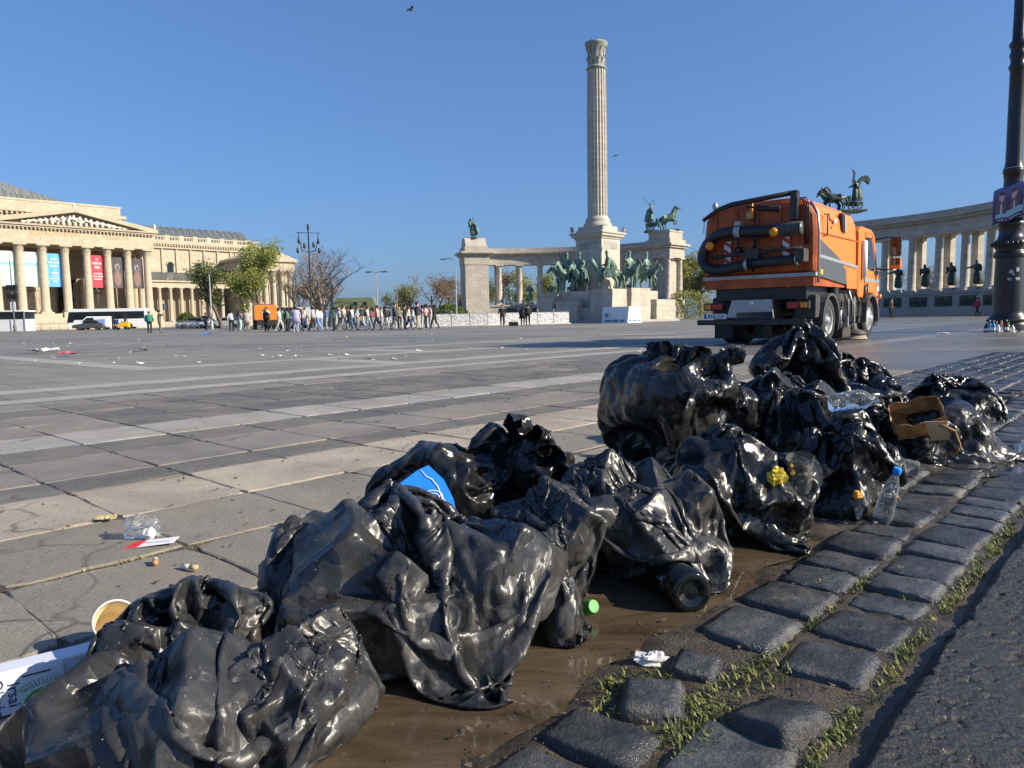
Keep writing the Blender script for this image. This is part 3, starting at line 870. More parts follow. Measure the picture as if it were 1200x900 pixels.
SPEC = {
 # name: place (u, v), half size of the contents, how the film was sized and closed, lean of the bag and its direction
 'back_open': dict(at=(1.66, 1.69), h=(.28, .19, .19), n=12, circ=1.8, hgt=.84, tie=(.9, .16), seed=33, f='G', rz=8, lean=38, dir=6, off=.18, rimk=.03, air=.7),
 'big_heap': dict(at=(1.05, 1.28), h=(.36, .25, .15), n=11, circ=2.15, hgt=.70, tie=(.95, .08), seed=12, f='M', rz=0, box=((-.05, -.15, .08), (.18, .11, .072), 10), lean=14, dir=120, air=.35, rough=.5, ex=.03, fs=.035, pl=.003, sz=(.05, .11)),
 'flap': dict(at=(1.35, 1.14), h=(.16, .17, .15), n=7, circ=1.25, hgt=.58, tie=(.93, .06), seed=13, f='M', rz=0, lean=12, dir=100, air=.35, rough=.5, ex=.03, fs=.035, pl=.003, sz=(.05, .11)),
 'folded': dict(at=(1.72, 1.13), h=(.25, .21, .16), n=9, circ=1.75, hgt=.70, tie=(.9, .06), seed=14, f='M', rz=-15, lean=28, dir=140, air=.35, rough=.5, ex=.03, fs=.035, pl=.003, sz=(.05, .11)),
 'tall': dict(at=(2.80, 1.56), h=(.28, .26, .30), n=14, circ=2.05, hgt=1.0, tie=(.9, .16), seed=15, f='G', rz=0, lean=8, dir=30, rimk=.04),
 'crumpled': dict(at=(2.24, 1.10), h=(.28, .22, .185), n=13, circ=1.72, hgt=.62, tie=(.93, .09), seed=46, f='G', rz=20, lean=4, dir=120, air=.6, rough=.9, ex=.06, sz=(.04, .09)),
 'corner': dict(at=(2.80, .93), h=(.17, .16, .19), n=10, circ=1.45, hgt=.68, tie=(.95, .06), seed=17, f='G', rz=0, lean=10, dir=200),
 'mid': dict(at=(3.20, 1.17), h=(.27, .23, .20), n=12, circ=1.95, hgt=.74, tie=(.95, .08), seed=18, f='G', rz=0, lean=20, dir=160),
 'link': dict(at=(3.36, 1.45), h=(.25, .22, .23), n=11, circ=1.8, hgt=.80, tie=(.94, .08), seed=19, f='G', rz=0, lean=12, dir=45),
 'peaked': dict(at=(3.95, 1.52), h=(.26, .23, .26), n=10, circ=1.9, hgt=1.02, tie=(.98, .08), seed=20, f='G', rz=0, pole=.66, rimk=.05),
 'slumped': dict(at=(3.98, 1.0), h=(.29, .21, .12), n=10, circ=1.8, hgt=.62, tie=(.95, .08), seed=21, f='G', rz=-10, lean=20, dir=150),
 'far_low': dict(at=(4.75, 1.38), h=(.33, .23, .15), n=9, circ=1.85, hgt=.72, tie=(.93, .08), seed=22, f='G', rz=-15, lean=25, dir=-20),
 'far_back': dict(at=(5.15, 1.70), h=(.34, .26, .25), n=11, circ=2.05, hgt=.86, tie=(.92, .10), seed=23, f='G', rz=0, lean=12, dir=-10),
 'last': dict(at=(5.45, 1.10), h=(.29, .20, .13), n=9, circ=1.7, hgt=.64, tie=(.95, .07), seed=24, f='G', rz=-15, lean=25, dir=150),
 'front_lobe': dict(at=(.615, 1.085), h=(.16, .15, .078), n=6, circ=1.2, hgt=.42, tie=(.95, .06), seed=26, f='M', rz=0, lean=12, dir=90, air=.35, rough=.5, ex=.03, fs=.035, pl=.003, sz=(.05, .11)),
 'front_flat': dict(at=(.53, 1.21), h=(.37, .25, .082), n=8, circ=1.95, hgt=.68, tie=(.95, .12), seed=25, f='M', rz=50, lean=40, dir=112, off=.16, rimk=.05, air=.35, rough=.5, ex=.03, fs=.035, pl=.003, sz=(.05, .11)),
}
LABELS = {
 'back_open': 'glossy black rubbish bag with its gaping mouth folded over, behind the blue packet',
 'big_heap': 'large dusty black rubbish bag heaped around a box, sagging into the brown puddle',
 'flap': 'narrow black rubbish bag hanging over the puddle beside the bright green can',
 'folded': 'round black rubbish bag with deep folds beside the dark glass bottle in the puddle',
 'tall': 'tallest round black rubbish bag with open crumpled top, standing on the dry slabs',
 'crumpled': 'crumpled glossy black rubbish bag with a yellow wrapper poking out of it',
 'corner': 'small black rubbish bag with a blue-capped bottle leaning on it',
 'mid': 'shiny black rubbish bag with a clear crushed bottle lying on top',
 'link': 'black rubbish bag wedged between the tallest bag and the peaked bag',
 'peaked': 'black rubbish bag drawn up to a tall peak, behind the clear crushed bottle',
 'slumped': 'slumped black rubbish bag under the torn brown paper bag',
 'far_low': 'low black rubbish bag lying behind the brown paper bag',
 'far_back': 'wide black rubbish bag lying nearest the sweeper truck wheels',
 'last': 'smooth black rubbish bag lying alone at the lamp post end of the row',
 'front_lobe': 'small rounded black rubbish bag sprinkled with drops at the end of the puddle',
 'front_flat': 'flat sprawling black rubbish bag sprinkled with drops beside the white carton',
}
for n, s in SPEC.items(): s['p'] = uv(*s['at'])
for n, s in SPEC.items():
    h = s['h']; big = n in ('front_flat', 'front_lobe', 'big_heap', 'folded', 'flap')
    con = lumps(s['seed'], (0, 0, h[2]), h, s['n'], s.get('rz', 0), core=s.get('core', .5), size=s.get('sz', (.028, .07)))
    if 'box' in s: c_, hb, rzb = s['box']; con.append(bxx(c_, hb, rzb))
    if 'pole' in s: con.append(ell((.02, 0, s['pole'] * .55), (.07, .06, s['pole'] * .45)))
    N_, M_ = (144, 96) if big else ((108, 76) if s['p'].y < 4.2 else (80, 56))
    dr = s.get('dir', s.get('rz', 0)); off = s.get('off', .35 * s['hgt'] * math.sin(R(s.get('lean', 0))))
    X = bag_sim(s['seed'], N_, M_, s['circ'], s['hgt'], con, tie=s['tie'], others=near_colliders(n, SPEC), rz=dr, axis=(0, s.get('lean', 0)), base=(-off * math.cos(R(dr)), -off * math.sin(R(dr)), .03), slack=.05, bend=.022, rough_p=s.get('rough', 1.5), air=s.get('air', 1.0), rimk=s.get('rimk', .02), excess=s.get('ex', .075), fslack=s.get('fs', .07), fine=14, suck=s.get('suck', .0008), r0=max(h[0], h[1]) * 1.1, floor=-.012)
    X = pleats(X, s['seed'], s.get('pl', .0045))
    BAGS[n] = dict(p=s['p'], X=X)
    M_, N_ = X.shape[:2]
    o = np_mesh('rubbish_bag', X.reshape(-1, 3), bag_faces(M_, N_), M_FILM_G if s['f'] == 'G' else M_FILM_M)
    o.location = s['p']
    tag(o, LABELS[n], 'rubbish bag', 'black rubbish bags along the gutter')
    BAGS[n]['o'] = o
# ---- drops of water on the nearest bags
k = NT('water_drop'); k.set(Base_Color=(.9, .93, .95, 1), Roughness=.1, IOR=1.33); k.b.inputs['Transmission Weight'].default_value = .85
M_DROP = k.m
DOME_V = [(0, 0, .62)] + [(.72 * math.cos(a), .72 * math.sin(a), .42) for a in [i * pi / 3 for i in range(6)]] + [(math.cos(a), math.sin(a), -.1) for a in [i * pi / 3 for i in range(6)]]
DOME_F = [(0, 1 + i, 1 + (i + 1) % 6) for i in range(6)] + [(1 + i, 7 + i, 7 + (i + 1) % 6, 1 + (i + 1) % 6) for i in range(6)]
DV = np.array(DOME_V, np.float32)
def drops(n, bag, seed):
    rg = np.random.RandomState(seed); X = BAGS[bag]['X']; M_, N_, _ = X.shape
    c = .25 * (X[:-1] + X[1:] + np.roll(X, -1, 1)[:-1] + np.roll(X, -1, 1)[1:])
    nr = _cross(np.roll(X, -1, 1)[:-1] - X[:-1], X[1:] - X[:-1]); nr /= np.sqrt((nr ** 2).sum(-1, keepdims=True)) + 1e-9
    c = c.reshape(-1, 3); nr = nr.reshape(-1, 3)
    ok = np.where((nr[:, 2] > .15) & (c[:, 2] > .03))[0]
    pick = rg.choice(ok, n); vs = []; fs = []
    jit = rg.normal(0, .004, (n, 3))
    for i, f in enumerate(pick):
        nn = nr[f]; j = jit[i] - nn * (jit[i] @ nn); r_ = .0007 + .0013 * rg.rand() ** 3
        a = np.cross(nn, (0, 0, 1.)); a /= np.linalg.norm(a) + 1e-9; b_ = np.cross(nn, a)
        vs.append((c[f] + j) + r_ * (DV[:, :1] * a + DV[:, 1:2] * b_ + DV[:, 2:] * nn))
        fs += [tuple(i * 13 + t for t in q) for q in DOME_F]
    me = bpy.data.meshes.new('water_drops'); me.from_pydata(np.concatenate(vs).tolist(), [], fs); me.polygons.foreach_set('use_smooth', [True] * len(fs)); me.materials.append(M_DROP)
    o = link('water_drops', me, BAGS[bag]['o']); o['kind'] = 'stuff'
for bn, cnt in (('front_flat', 1300), ('front_lobe', 450), ('big_heap', 1100), ('flap', 150), ('folded', 200)): drops(cnt, bn, 5)
# ------------------------------------------------------------------ shared paints
k = NT('orange_paint'); w = k.world()
dn = k.noise(k.world(scale=(1, 1, .35)), 2.2, 6, .72); dz = k.new('ShaderNodeSeparateXYZ'); k.put(w, dz.inputs[0])
dirt = k.math('MULTIPLY', k.rng(dn, .42, .7, 0, 1), k.rng(dz.outputs[2], 1.0, 2.8, .6, .22))
k.set(Base_Color=k.mix(dirt, (.86, .21, .016, 1), (.30, .15, .07, 1)), Roughness=k.rng(dn, .3, .7, .3, .55)); M_ORANGE = k.m
M_ORANGE_D = simple('dark_orange_paint', (.40, .08, .012, 1), .55, var=.35, scale=3)  # darker, uneven orange for the rear door, hopper floor and seams
M_GREYP = simple('grey_paint', (.085, .09, .095, 1), .4, var=.08)
M_LGREY = simple('light_grey_steel', (.36, .37, .38, 1), .42, .3, var=.1)
M_STEEL = simple('galvanised_steel', (.42, .42, .43, 1), .38, .8, var=.15)
M_BLACKP = simple('black_plastic', (.014, .014, .015, 1), .5, var=.15)
M_BLACKM = simple('black_iron', (.02, .02, .021, 1), .45, var=.25, scale=12)
M_RUBBER = simple('tyre_rubber', (.022, .021, .02, 1), .8, var=.3, scale=14, bump=.3)
M_RUBBER_H = simple('hose_rubber', (.012, .013, .017, 1), .42, var=.2)
M_DGLASS = NT('dark_glass').set(Base_Color=(.012, .015, .018, 1), Roughness=.06).m
M_WHITE = simple('white_plastic', (.75, .75, .73, 1), .45, var=.05)
M_RED = simple('red_lens', (.45, .012, .015, 1), .2, var=.05)
M_AMBER = simple('amber_lens', (.75, .26, .012, 1), .25, var=.05)
M_REDP = simple('red_reflective', (.5, .03, .03, 1), .4)
M_GRIME = simple('oily_machinery', (.045, .04, .036, 1), .6, var=.5, scale=9, bump=.3, bscale=40)
M_YELLOW = simple('yellow_paint', (.75, .45, .02, 1), .4)
def text_mesh(name, body, size, mat, parent=None, M=None, extrude=.001, align='CENTER'):
    cu = bpy.data.curves.new(name, 'FONT'); cu.body = body; cu.size = size; cu.extrude = extrude; cu.align_x = align; cu.align_y = 'CENTER'; cu.resolution_u = 2
    tmp = bpy.data.objects.new('tmp', cu); COL.objects.link(tmp)
    me = bpy.data.meshes.new_from_object(tmp.evaluated_get(bpy.context.evaluated_depsgraph_get()))
    bpy.data.objects.remove(tmp); bpy.data.curves.remove(cu)
    me.name = name; me.materials.clear(); me.materials.append(mat)
    if M is not None: me.transform(M)
    return link(name, me, parent)

# ------------------------------------------------------------------ street sweeper (x forward, y to its left, origin under the rear axle)
def sweeper():
    az = R(39.5)
    root = empty('sweeper_truck', (6.08, 17.1, 0), math.atan2(math.cos(az), math.sin(az)), 'orange street sweeper truck seen from behind with black suction hose on its rear door', 'truck')
    W = 1.22
    # hopper shell: cross-section in (y,z), slightly narrower on top with rounded shoulders
    def section(x, s=1.0, zb=1.45, zt=3.1):
        return [(x, y * s, z) for y, z in ((-W, zb), (-W, 2.35), (-W + .03, 2.72), (-W + .12, 2.92), (-W + .32, zt - .05), (-W + .6, zt), (W - .6, zt), (W - .32, zt - .05), (W - .12, 2.92), (W - .03, 2.72), (W, 2.35), (W, zb))]
    b = MB(); secs = [section(-.98), section(0, zt=3.12), section(1.5, zt=3.1), section(1.78, zt=3.06), section(1.95, .97, zt=2.96, zb=1.5)]
    n = len(secs[0]); vs = [p for s in secs for p in s]; fs = []
    for i in range(len(secs) - 1):
        for k in range(n): l = (k + 1) % n; fs.append((i * n + k, i * n + l, (i + 1) * n + l, (i + 1) * n + k))
    fs += [tuple(range(n)), tuple((len(secs) - 1) * n + k for k in range(n - 1, -1, -1))]
    b.add(vs, fs)
    hop = b.build('hopper', M_ORANGE, root)
    for sgn in (-1, 1):
        y0, y1 = sorted((sgn * (W + .003), sgn * (W + .014)))
        b = MB(); b.prism([(-.96, 1.44), (1.10, 1.30), (.98, 1.62), (.55, 1.86), (-.96, 2.22)], y0, y1, 'y'); b.build('side_panel', M_GREYP, hop)
        b = MB(); b.prism([(1.10, 1.22), (1.93, 1.22), (1.93, 1.70), (.98, 1.66)], y0, y1, 'y'); b.build('side_skirt', M_ORANGE, hop)
        y0, y1 = sorted((sgn * (W + .015), sgn * (W + .022)))
        b = MB(); b.prism([(-.96, 1.83), (1.93, 1.70), (1.93, 1.765), (-.96, 1.895)], y0, y1, 'y'); b.build('trim_strip', M_LGREY, hop)
        b = MB(); b.box(-.9, 1.93, y0, y1, 2.325, 2.345); b.build('panel_seam', M_ORANGE_D, hop)
        y0, y1 = sorted((sgn * (W - .05), sgn * (W + .035)))
        b = MB(); b.prism([(.62, 2.50), (.86, 2.46), (.80, 2.84), (.56, 2.87)], y0, y1, 'y'); b.build('vent', M_BLACKP, hop)
        y0, y1 = sorted((sgn * (W + .036), sgn * (W + .05)))
        b = MB(); b.prism([(.74, 2.47), (.86, 2.46), (.80, 2.84), (.70, 2.85)], y0, y1, 'y'); b.build('vent_frame', M_LGREY, hop)
        yy = sgn * (W + .07)
        b = MB(); b.tube([(-.62, sgn * W, 2.28), (-.62, yy, 2.3), (-.62, yy, 2.72), (-.62, sgn * W, 2.74)], .016, 6); b.tube([(-.62, yy, 2.72), (-.52, yy, 2.76), (-.50, yy, 2.62)], .012, 6); b.build('grab_handle', M_BLACKM, hop)
        y0, y1 = sorted((sgn * (W + .015), sgn * (W + .024)))
        b = MB(); b.box(-.86, -.70, y0, y1, 1.48, 1.58); b.build('marker_plate', M_YELLOW, hop)
        b = MB(); b.box(-.02, .16, y0 - .01, y1, 2.61, 2.69); b.build('sticker', simple('pale_sticker', (.5, .55, .7, 1), .4), hop)
        for (xx, zz) in ((-.15, 2.66), (-.1, 2.5)):
            b = MB(); b.lathe([(.022, 0), (.022, .02), (.012, .026)], 8, T(xx, sgn * (W - .015), zz, 0, -sgn * pi / 2)); b.build('bolt', M_BLACKP, hop)
    # rear door: slightly bulged, recessed in a frame
    b = MB()
    def rs(x, k, zb=1.52, zt=3.08):
        return [(x, y * k, z) for y, z in ((-W, zb), (-W, 2.35), (-W + .03, 2.70), (-W + .14, 2.90), (-W + .36, zt - .06), (-W + .7, zt), (W - .7, zt), (W - .36, zt - .06), (W - .14, 2.90), (W - .03, 2.70), (W, 2.35), (W, zb))]
    secs = [rs(-.985, 1.012), rs(-1.06, 1.0), rs(-1.12, .95, 1.58, 3.0)]
    n = 12; vs = [p for s in secs for p in s]; fs = []
    for i in range(2):
        for k in range(n): l = (k + 1) % n; fs.append((i * n + k, i * n + l, (i + 1) * n + l, (i + 1) * n + k))
    fs += [tuple(range(n)), tuple(2 * n + k for k in range(n - 1, -1, -1))]
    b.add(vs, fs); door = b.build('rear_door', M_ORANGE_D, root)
    for y in (-.95, -.48, 0, .48, .95):
        b = MB(); b.box(-1.15, -1.118, y - .03, y + .03, 1.62, 2.92); b.build('door_rib', M_ORANGE_D, door)
    b = MB(); b.box(-1.17, -.98, -W - .02, W + .02, 1.44, 1.515); b.build('door_sill', M_LGREY, door)
    b = MB(); b.box(-1.13, 1.6, -W + .03, W - .03, 1.24, 1.44); b.build('hopper_floor', M_ORANGE_D, root)
    for y in (-.62, .62):
        b = MB(); b.prism([(-1.05, 1.24), (-.55, 1.24), (-.75, 1.0)], y - .03, y + .03, 'y'); b.build('hinge_bracket', M_ORANGE_D, root)
    # frame round the door edge and hydraulic lines up the right-hand corner
    for sgn in (-1, 1):
        b = MB(); b.tube([(-1.0, sgn * (W + .02), 1.3), (-1.0, sgn * (W + .02), 2.35), (-1.0, sgn * (W - .02), 2.75), (-1.0, sgn * (W - .16), 2.98)], .03, 6); b.build('corner_rail', M_STEEL if sgn < 0 else M_ORANGE_D, root)
    for i, dy in enumerate((.0, .045, .09)):
        b = MB(); b.tube([(-1.15, -W + .13 + dy, 2.1), (-1.2, -W + .12 + dy, 2.6), (-1.17, -W + .14 + dy, 2.92), (-1.12, -W + .22 + dy, 3.06), (-1.15, -W + .36 + dy, 3.04), (-1.18, -W + .42, 2.86)], .013, 6); b.build('hydraulic_line', M_BLACKP, root)
    # big suction hose looped across the door
    X = -1.34
    path = [(X, -.98, 2.42), (X, -.6, 2.43), (X, -.2, 2.42), (X, .2, 2.45), (X, .55, 2.47), (X + .02, .85, 2.42), (X + .04, 1.08, 2.26), (X + .05, 1.2, 2.02), (X + .04, 1.2, 1.86), (X, 1.06, 1.70), (X - .02, .8, 1.64), (X - .02, .45, 1.68), (X - .02, .1, 1.74)]
    sm = []
    for i in range(len(path) - 1):
        for k in range(5): sm.append(Vector(path[i]).lerp(Vector(path[i + 1]), k / 5))
    sm.append(Vector(path[-1]))
    for _ in range(4): sm = [sm[0]] + [(sm[i - 1] + sm[i] * 2 + sm[i + 1]) / 4 for i in range(1, len(sm) - 1)] + [sm[-1]]
    b = MB(); b.tube(sm, .118, 18); hose = b.build('suction_hose', M_RUBBER_H, root)
    rp = [Vector((X, -1.0 + .012 * i, 2.42)) for i in range(46)]
    b = MB(); b.tube(rp, [.112 if (i // 2) % 2 else .14 for i in range(46)], 16); b.build('ribbed_sleeve', M_GREYP, hose)
    b = MB(); b.tube([(X - .02, .12, 1.74), (X - .02, -.5, 1.77), (X - .02, -.96, 1.78)], .105, 16); b.build('nozzle_tube', M_RUBBER_H, hose)
    for (y, z) in ((.15, 1.735), (-.93, 1.78)):
        b = MB(); b.tube([(X - .02, y + .03, z), (X - .02, y - .03, z)], .128, 16); b.build('hose_clamp', M_STEEL, hose)
    b = MB(); b.tube([(X, .42, 2.46), (X, .29, 2.455)], .13, 18); b.box(X - .1, X + .1, .27, .4, 2.58, 2.66); b.build('hose_strap', M_LGREY, hose)
    b = MB(); b.box(X - .16, X + .14, -1.1, -.93, 1.72, 2.0, bev=.02); b.build('nozzle_head', M_GRIME, hose)
    # carrying frame for the hose
    b = MB()
    for (p, q, r_) in (((X, -1.0, 2.02), (X, .95, 1.94), .035), ((X, .45, 2.36), (X, .1, 1.98), .022), ((X, -.2, 2.36), (X, .12, 1.98), .022), ((X, .62, 2.3), (X, -.3, 2.3), .018), ((-1.1, .1, 1.6), (X, .1, 1.98), .03), ((-1.1, .05, 2.9), (-1.16, .05, 2.1), .035)):
        b.tube([p, q], r_, 6)
    b.box(X - .06, X + .1, -.12, .18, 1.84, 2.06, bev=.01)
    b.build('hose_frame', M_BLACKM, root)
    # boom across the top and its post
    b = MB(); b.tube([(-1.25, -.74, 3.16), (-1.25, .55, 3.06), (-1.25, .86, 2.98), (-1.25, 1.2, 2.78)], [.055, .055, .05, .045], 8); boom = b.build('boom', M_BLACKM, root)
    b = MB(); b.box(-1.32, -1.16, -.89, -.75, 2.6, 3.2, bev=.015); b.box(-1.36, -1.34, -.88, -.76, 3.05, 3.15); b.build('boom_post', M_BLACKM, boom)
    b = MB(); b.tube([(-1.25, -.5, 2.86), (-1.25, .0, 2.94)], .062, 10); b.tube([(-1.25, 0, 2.94), (-1.22, .22, 2.98)], .025, 8); b.build('hydraulic_ram', M_BLACKP, boom)
    b = MB(); b.lathe([(.05, 0), (.06, .02), (.06, .1), (.04, .13)], 10, T(-1.25, .92, 3.0)); b.build('work_lamp', M_LGREY, boom)
    b = MB(); b.tube([(-1.25, 1.18, 2.78), (-1.25, 1.19, 2.5)], .01, 5); b.build('chain', M_STEEL, boom)
    b = MB(); b.tube([(-1.2, .12, 2.72), (-1.2, .12, 3.08)], .04, 8); b.box(-1.24, -1.12, .06, .22, 2.72, 2.86); b.build('door_latch', simple('old_brass', (.45, .26, .08, 1), .45, .4), root)
    # beacons, reflective boards, lights, plate
    for y, z in ((.93, 2.18), (-.48, 2.36)):
        b = MB(); b.ball((-1.5, y, z), (.085, .095, .095), 14, 10); b.build('amber_beacon', M_AMBER, root)
    for y in (.66, -.62):
        b = MB(); b.box(-1.175, -1.16, y - .075, y + .075, 1.72, 2.28); bd = b.build('reflective_board', M_WHITE, root)
        for k in range(3):
            z0 = 1.74 + k * .19
            b = MB(); b.prism([(y - .075, z0), (y + .075, z0 + .1), (y + .075, z0 + .19), (y - .075, z0 + .09)], -1.181, -1.1755, 'x'); b.build('red_stripe', M_REDP, bd)
    b = MB(); b.lathe([(.075, 0), (.085, .02), (.085, .1), (.05, .12)], 14, T(-1.15, .40, 2.06, 0, 0, -pi / 2)); b.build('drain_valve', M_BLACKP, root)
    # chassis and rear underside
    b = MB(); b.box(-1.25, 3.9, -.42, -.3, .72, .98); b.box(-1.25, 3.9, .3, .42, .72, .98); b.box(-1.0, 1.4, -1.0, 1.0, .98, 1.24); b.build('chassis', M_BLACKM, root)
    b = MB(); b.box(-1.42, -1.30, -1.12, 1.26, .44, .56, bev=.015); b.box(-1.3, -1.0, -.4, .4, .5, .72); b.build('underrun_bar', M_BLACKM, root)
    b = MB(); b.prism([(-.42, .60), (.62, .60), (.50, .98), (-.38, .98)], -1.30, -1.26, 'x'); pn = b.build('rear_panel', M_LGREY, root)
    b = MB(); b.box(-1.318, -1.305, .0, .08, .88, .95); b.build('panel_lock', M_WHITE, pn)
    for sgn in (-1, 1):
        c = sgn * .92
        b = MB(); b.box(-1.30, -1.18, c - .23, c + .23, .76, .93, bev=.01); ta = b.build('tail_light', M_BLACKP, root)
        b = MB(); b.box(-1.318, -1.302, c - .02, c + .2 * 1, .79, .90) if sgn < 0 else b.box(-1.318, -1.302, c - .2, c + .02, .79, .90); b.build('brake_lens', M_RED, ta)
        b = MB(); b.box(-1.322, -1.302, c - .20, c - .06, .79, .90) if sgn < 0 else b.box(-1.322, -1.302, c + .06, c + .20, .79, .90); b.build('indicator_lens', M_AMBER, ta)
    b = MB(); b.box(-1.32, -1.30, .62, 1.14, .575, .69); pl = b.build('number_plate', M_WHITE, root)
    b = MB(); b.box(-1.3245, -1.3205, 1.085, 1.137, .58, .685); b.build('country_band', simple('plate_blue', (.02, .08, .45, 1), .4), pl)
    text_mesh('plate_lettering', 'RRA-239', .105, M_BLACKP, pl, Matrix.Translation((-1.3225, .855, .632)) @ Matrix(((0, 0, -1, 0), (-1, 0, 0, 0), (0, 1, 0, 0), (0, 0, 0, 1))))
    for sgn in (-1, 1):
        b = MB(); b.box(-.85, -.55, sgn * .95 - .2, sgn * .95 + .2, .56, 1.06, bev=.03); b.build('locker', M_GRIME, root)
        b = MB(); b.box(-.62, -.60, sgn * .98 - .22, sgn * .98 + .22, .12, .62); b.build('mud_flap', M_BLACKP, root)
    # wheels
    def wheel(name, x, y, dual, steer=0):
        r = empty(name, (x, y, .5)); r.parent = root; r.rotation_euler = (0, 0, steer)
        s = -1 if y < 0 else 1
        # local: axle along y, outer face at y = s * w
        w0, w1 = (-.30, .30) if dual else (-.14, .14)
        b = MB(); prof = [(.30, w0), (.42, w0), (.475, w0 + .03), (.5, w0 + .06)]
        if dual: prof += [(.5, -.05), (.44, -.03), (.44, .03), (.5, .05)]
        prof += [(.5, w1 - .06), (.475, w1 - .03), (.42, w1), (.30, w1)]
        b.lathe(prof, 36, Matrix.Rotation(s * -pi / 2, 4, 'X'), cap=False); b.build('tyre', M_RUBBER, r)
        b = MB(); zz = w1 - .02
        prof = [(.305, zz), (.29, zz + .012), (.275, zz - .02), (.25, zz - .12), (.17, zz - .13), (.15, zz - .06), (.09, zz - .03), (.085, zz + .02), (.001, zz + .025)] if dual else [(.305, zz), (.29, zz + .012), (.26, zz - .01), (.2, zz + .02), (.16, zz + .045), (.1, zz + .05), (.085, zz + .09), (.001, zz + .095)]
        b.lathe(prof, 28, Matrix.Rotation(s * -pi / 2, 4, 'X'), cap=False); rim = b.build('rim', M_LGREY, r)
        for k in range(10):
            a = k * 2 * pi / 10; b = MB()
            b.lathe([(.014, 0), (.014, .03), (.006, .034)], 6, Matrix.Rotation(s * -pi / 2, 4, 'X') @ T(.125 * math.cos(a), .125 * math.sin(a), zz - .05 if dual else zz + .045)); b.build('wheel_nut', M_STEEL, rim)
        return r
    wheel('wheel', 0, -.88, True); wheel('wheel', 0, .88, True); wheel('wheel', 3.4, -1.02, False); wheel('wheel', 3.4, 1.02, False)
    for sgn in (-1, 1):
        for (xc, rr_, w_) in ((0, .60, .62), (3.4, .62, .36)):
            b = MB(); y0, y1 = (sgn * (W - w_), sgn * (W + .015)); y0, y1 = min(y0, y1), max(y0, y1)
            arc = [(xc + rr_ * math.cos(a), .5 + rr_ * math.sin(a)) for a in [R(-8) + R(196) * i / 12 for i in range(13)]]
            arc2 = [(xc + (rr_ - .05) * math.cos(a), .5 + (rr_ - .05) * math.sin(a)) for a in [R(-8) + R(196) * i / 12 for i in range(13)]]
            b.prism(arc + arc2[::-1], y0, y1, 'y'); b.build('mudguard', M_GREYP, root)
    # machinery between the axles
    rg = random.Random(4)
    for sgn in (-1, 1):
        b = MB()
        b.box(.75, 2.65, sgn * .75 - .3, sgn * .75 + .3, .62, 1.2, bev=.02)
        b.build('tank', M_GRIME, root)
        b = MB(); pts = [(.62, sgn * 1.05, 1.35 - .021 * i) for i in range(40)]
        b.tube(pts, [.12 if i % 2 else .15 for i in range(40)], 12); b.build('ribbed_duct', M_BLACKP, root)
        for k in range(11):
            x = .9 + k * .165; b = MB(); y = sgn * (1.06 + rg.uniform(-.02, .12))
            z0, z1 = rg.uniform(.25, .6), rg.uniform(.85, 1.3)
            if k % 3 == 0: b.box(x - .05, x + .05, y - .05, y + .05, z0, z1, bev=.01)
            else: b.tube([(x, y, z0), (x + rg.uniform(-.1, .1), y, (z0 + z1) / 2), (x + rg.uniform(-.2, .2), y - sgn * .05, z1)], rg.uniform(.015, .04), 7)
            b.build('bracket' if k % 3 == 0 else 'pipe', rg.choice([M_GRIME, M_BLACKM, M_STEEL, M_GRIME]), root)
        for k in range(4):
            b = MB(); x = 1.2 + k * .35; y = sgn * 1.12
            b.tube([(x, y, 1.15), (x + .12, y + sgn * .08, .9), (x + .1, y + sgn * .1, .6), (x - .08, y + sgn * .04, .42)], .018, 6); b.build('hose', M_BLACKP, root)
        b = MB(); b.lathe([(.30, .10), (.34, .12), (.30, .2), (.12, .26), (.1, .5)], 20, T(2.55, sgn * .98, 0)); b.build('side_brush', M_GRIME, root)
        b = MB(); b.lathe([(.36, .015), (.30, .13)], 28, T(2.55, sgn * .98, 0), cap=False); b.build('bristles', simple('bristle', (.3, .27, .2, 1), .9), root)
        b = MB(); b.box(1.35, 2.0, sgn * .95 - .14, sgn * .95 + .14, .06, .4, bev=.03); b.build('suction_head', M_GRIME, root)
    # cab
    b = MB(); Wc = 1.16
    side = [(2.32, 1.02), (2.32, 2.62), (2.55, 2.76), (3.45, 2.74), (3.75, 2.64), (4.12, 1.78), (4.26, 1.55), (4.28, .72), (3.98, .72), (3.92, .98), (3.70, 1.14), (3.1, 1.14), (2.88, 1.02)]
    b.prism(side, -Wc, Wc, 'y'); cab = b.build('cab', M_ORANGE, root)
    bv = cab.modifiers.new('edge', 'BEVEL'); bv.width = .05; bv.segments = 3; bv.limit_method = 'ANGLE'
    b = MB(); b.box(2.0, 2.315, -1.02, 1.02, 1.1, 2.5, bev=.03); b.build('engine_housing', M_BLACKP, root)
    for sgn in (-1, 1):
        y0, y1 = sorted((sgn * (Wc + .002), sgn * (Wc + .012)))
        b = MB(); b.prism([(2.92, 1.82), (2.92, 2.52), (3.42, 2.52), (3.86, 1.82), (3.70, 1.70), (3.1, 1.74)], y0, y1, 'y'); dr = b.build('side_window', M_DGLASS, cab)
        b = MB(); b.prism([(3.78, 1.62), (4.10, 1.62), (4.06, 1.72), (3.74, 1.72)], y0, y1, 'y'); b.build('door_handle', M_BLACKP, cab)
        b = MB(); b.tube([(2.84, sgn * (Wc + .004), 1.15), (2.84, sgn * (Wc + .004), 2.62), (3.48, sgn * (Wc + .004), 2.62), (3.98, sgn * (Wc + .004), 1.75), (3.98, sgn * (Wc + .004), 1.2)], .008, 4); b.build('door_gap', M_BLACKP, cab)
        b = MB(); b.box(2.86, 4.2, y0, y1, 1.42, 1.5); b.build('cab_stripe', M_LGREY, cab)
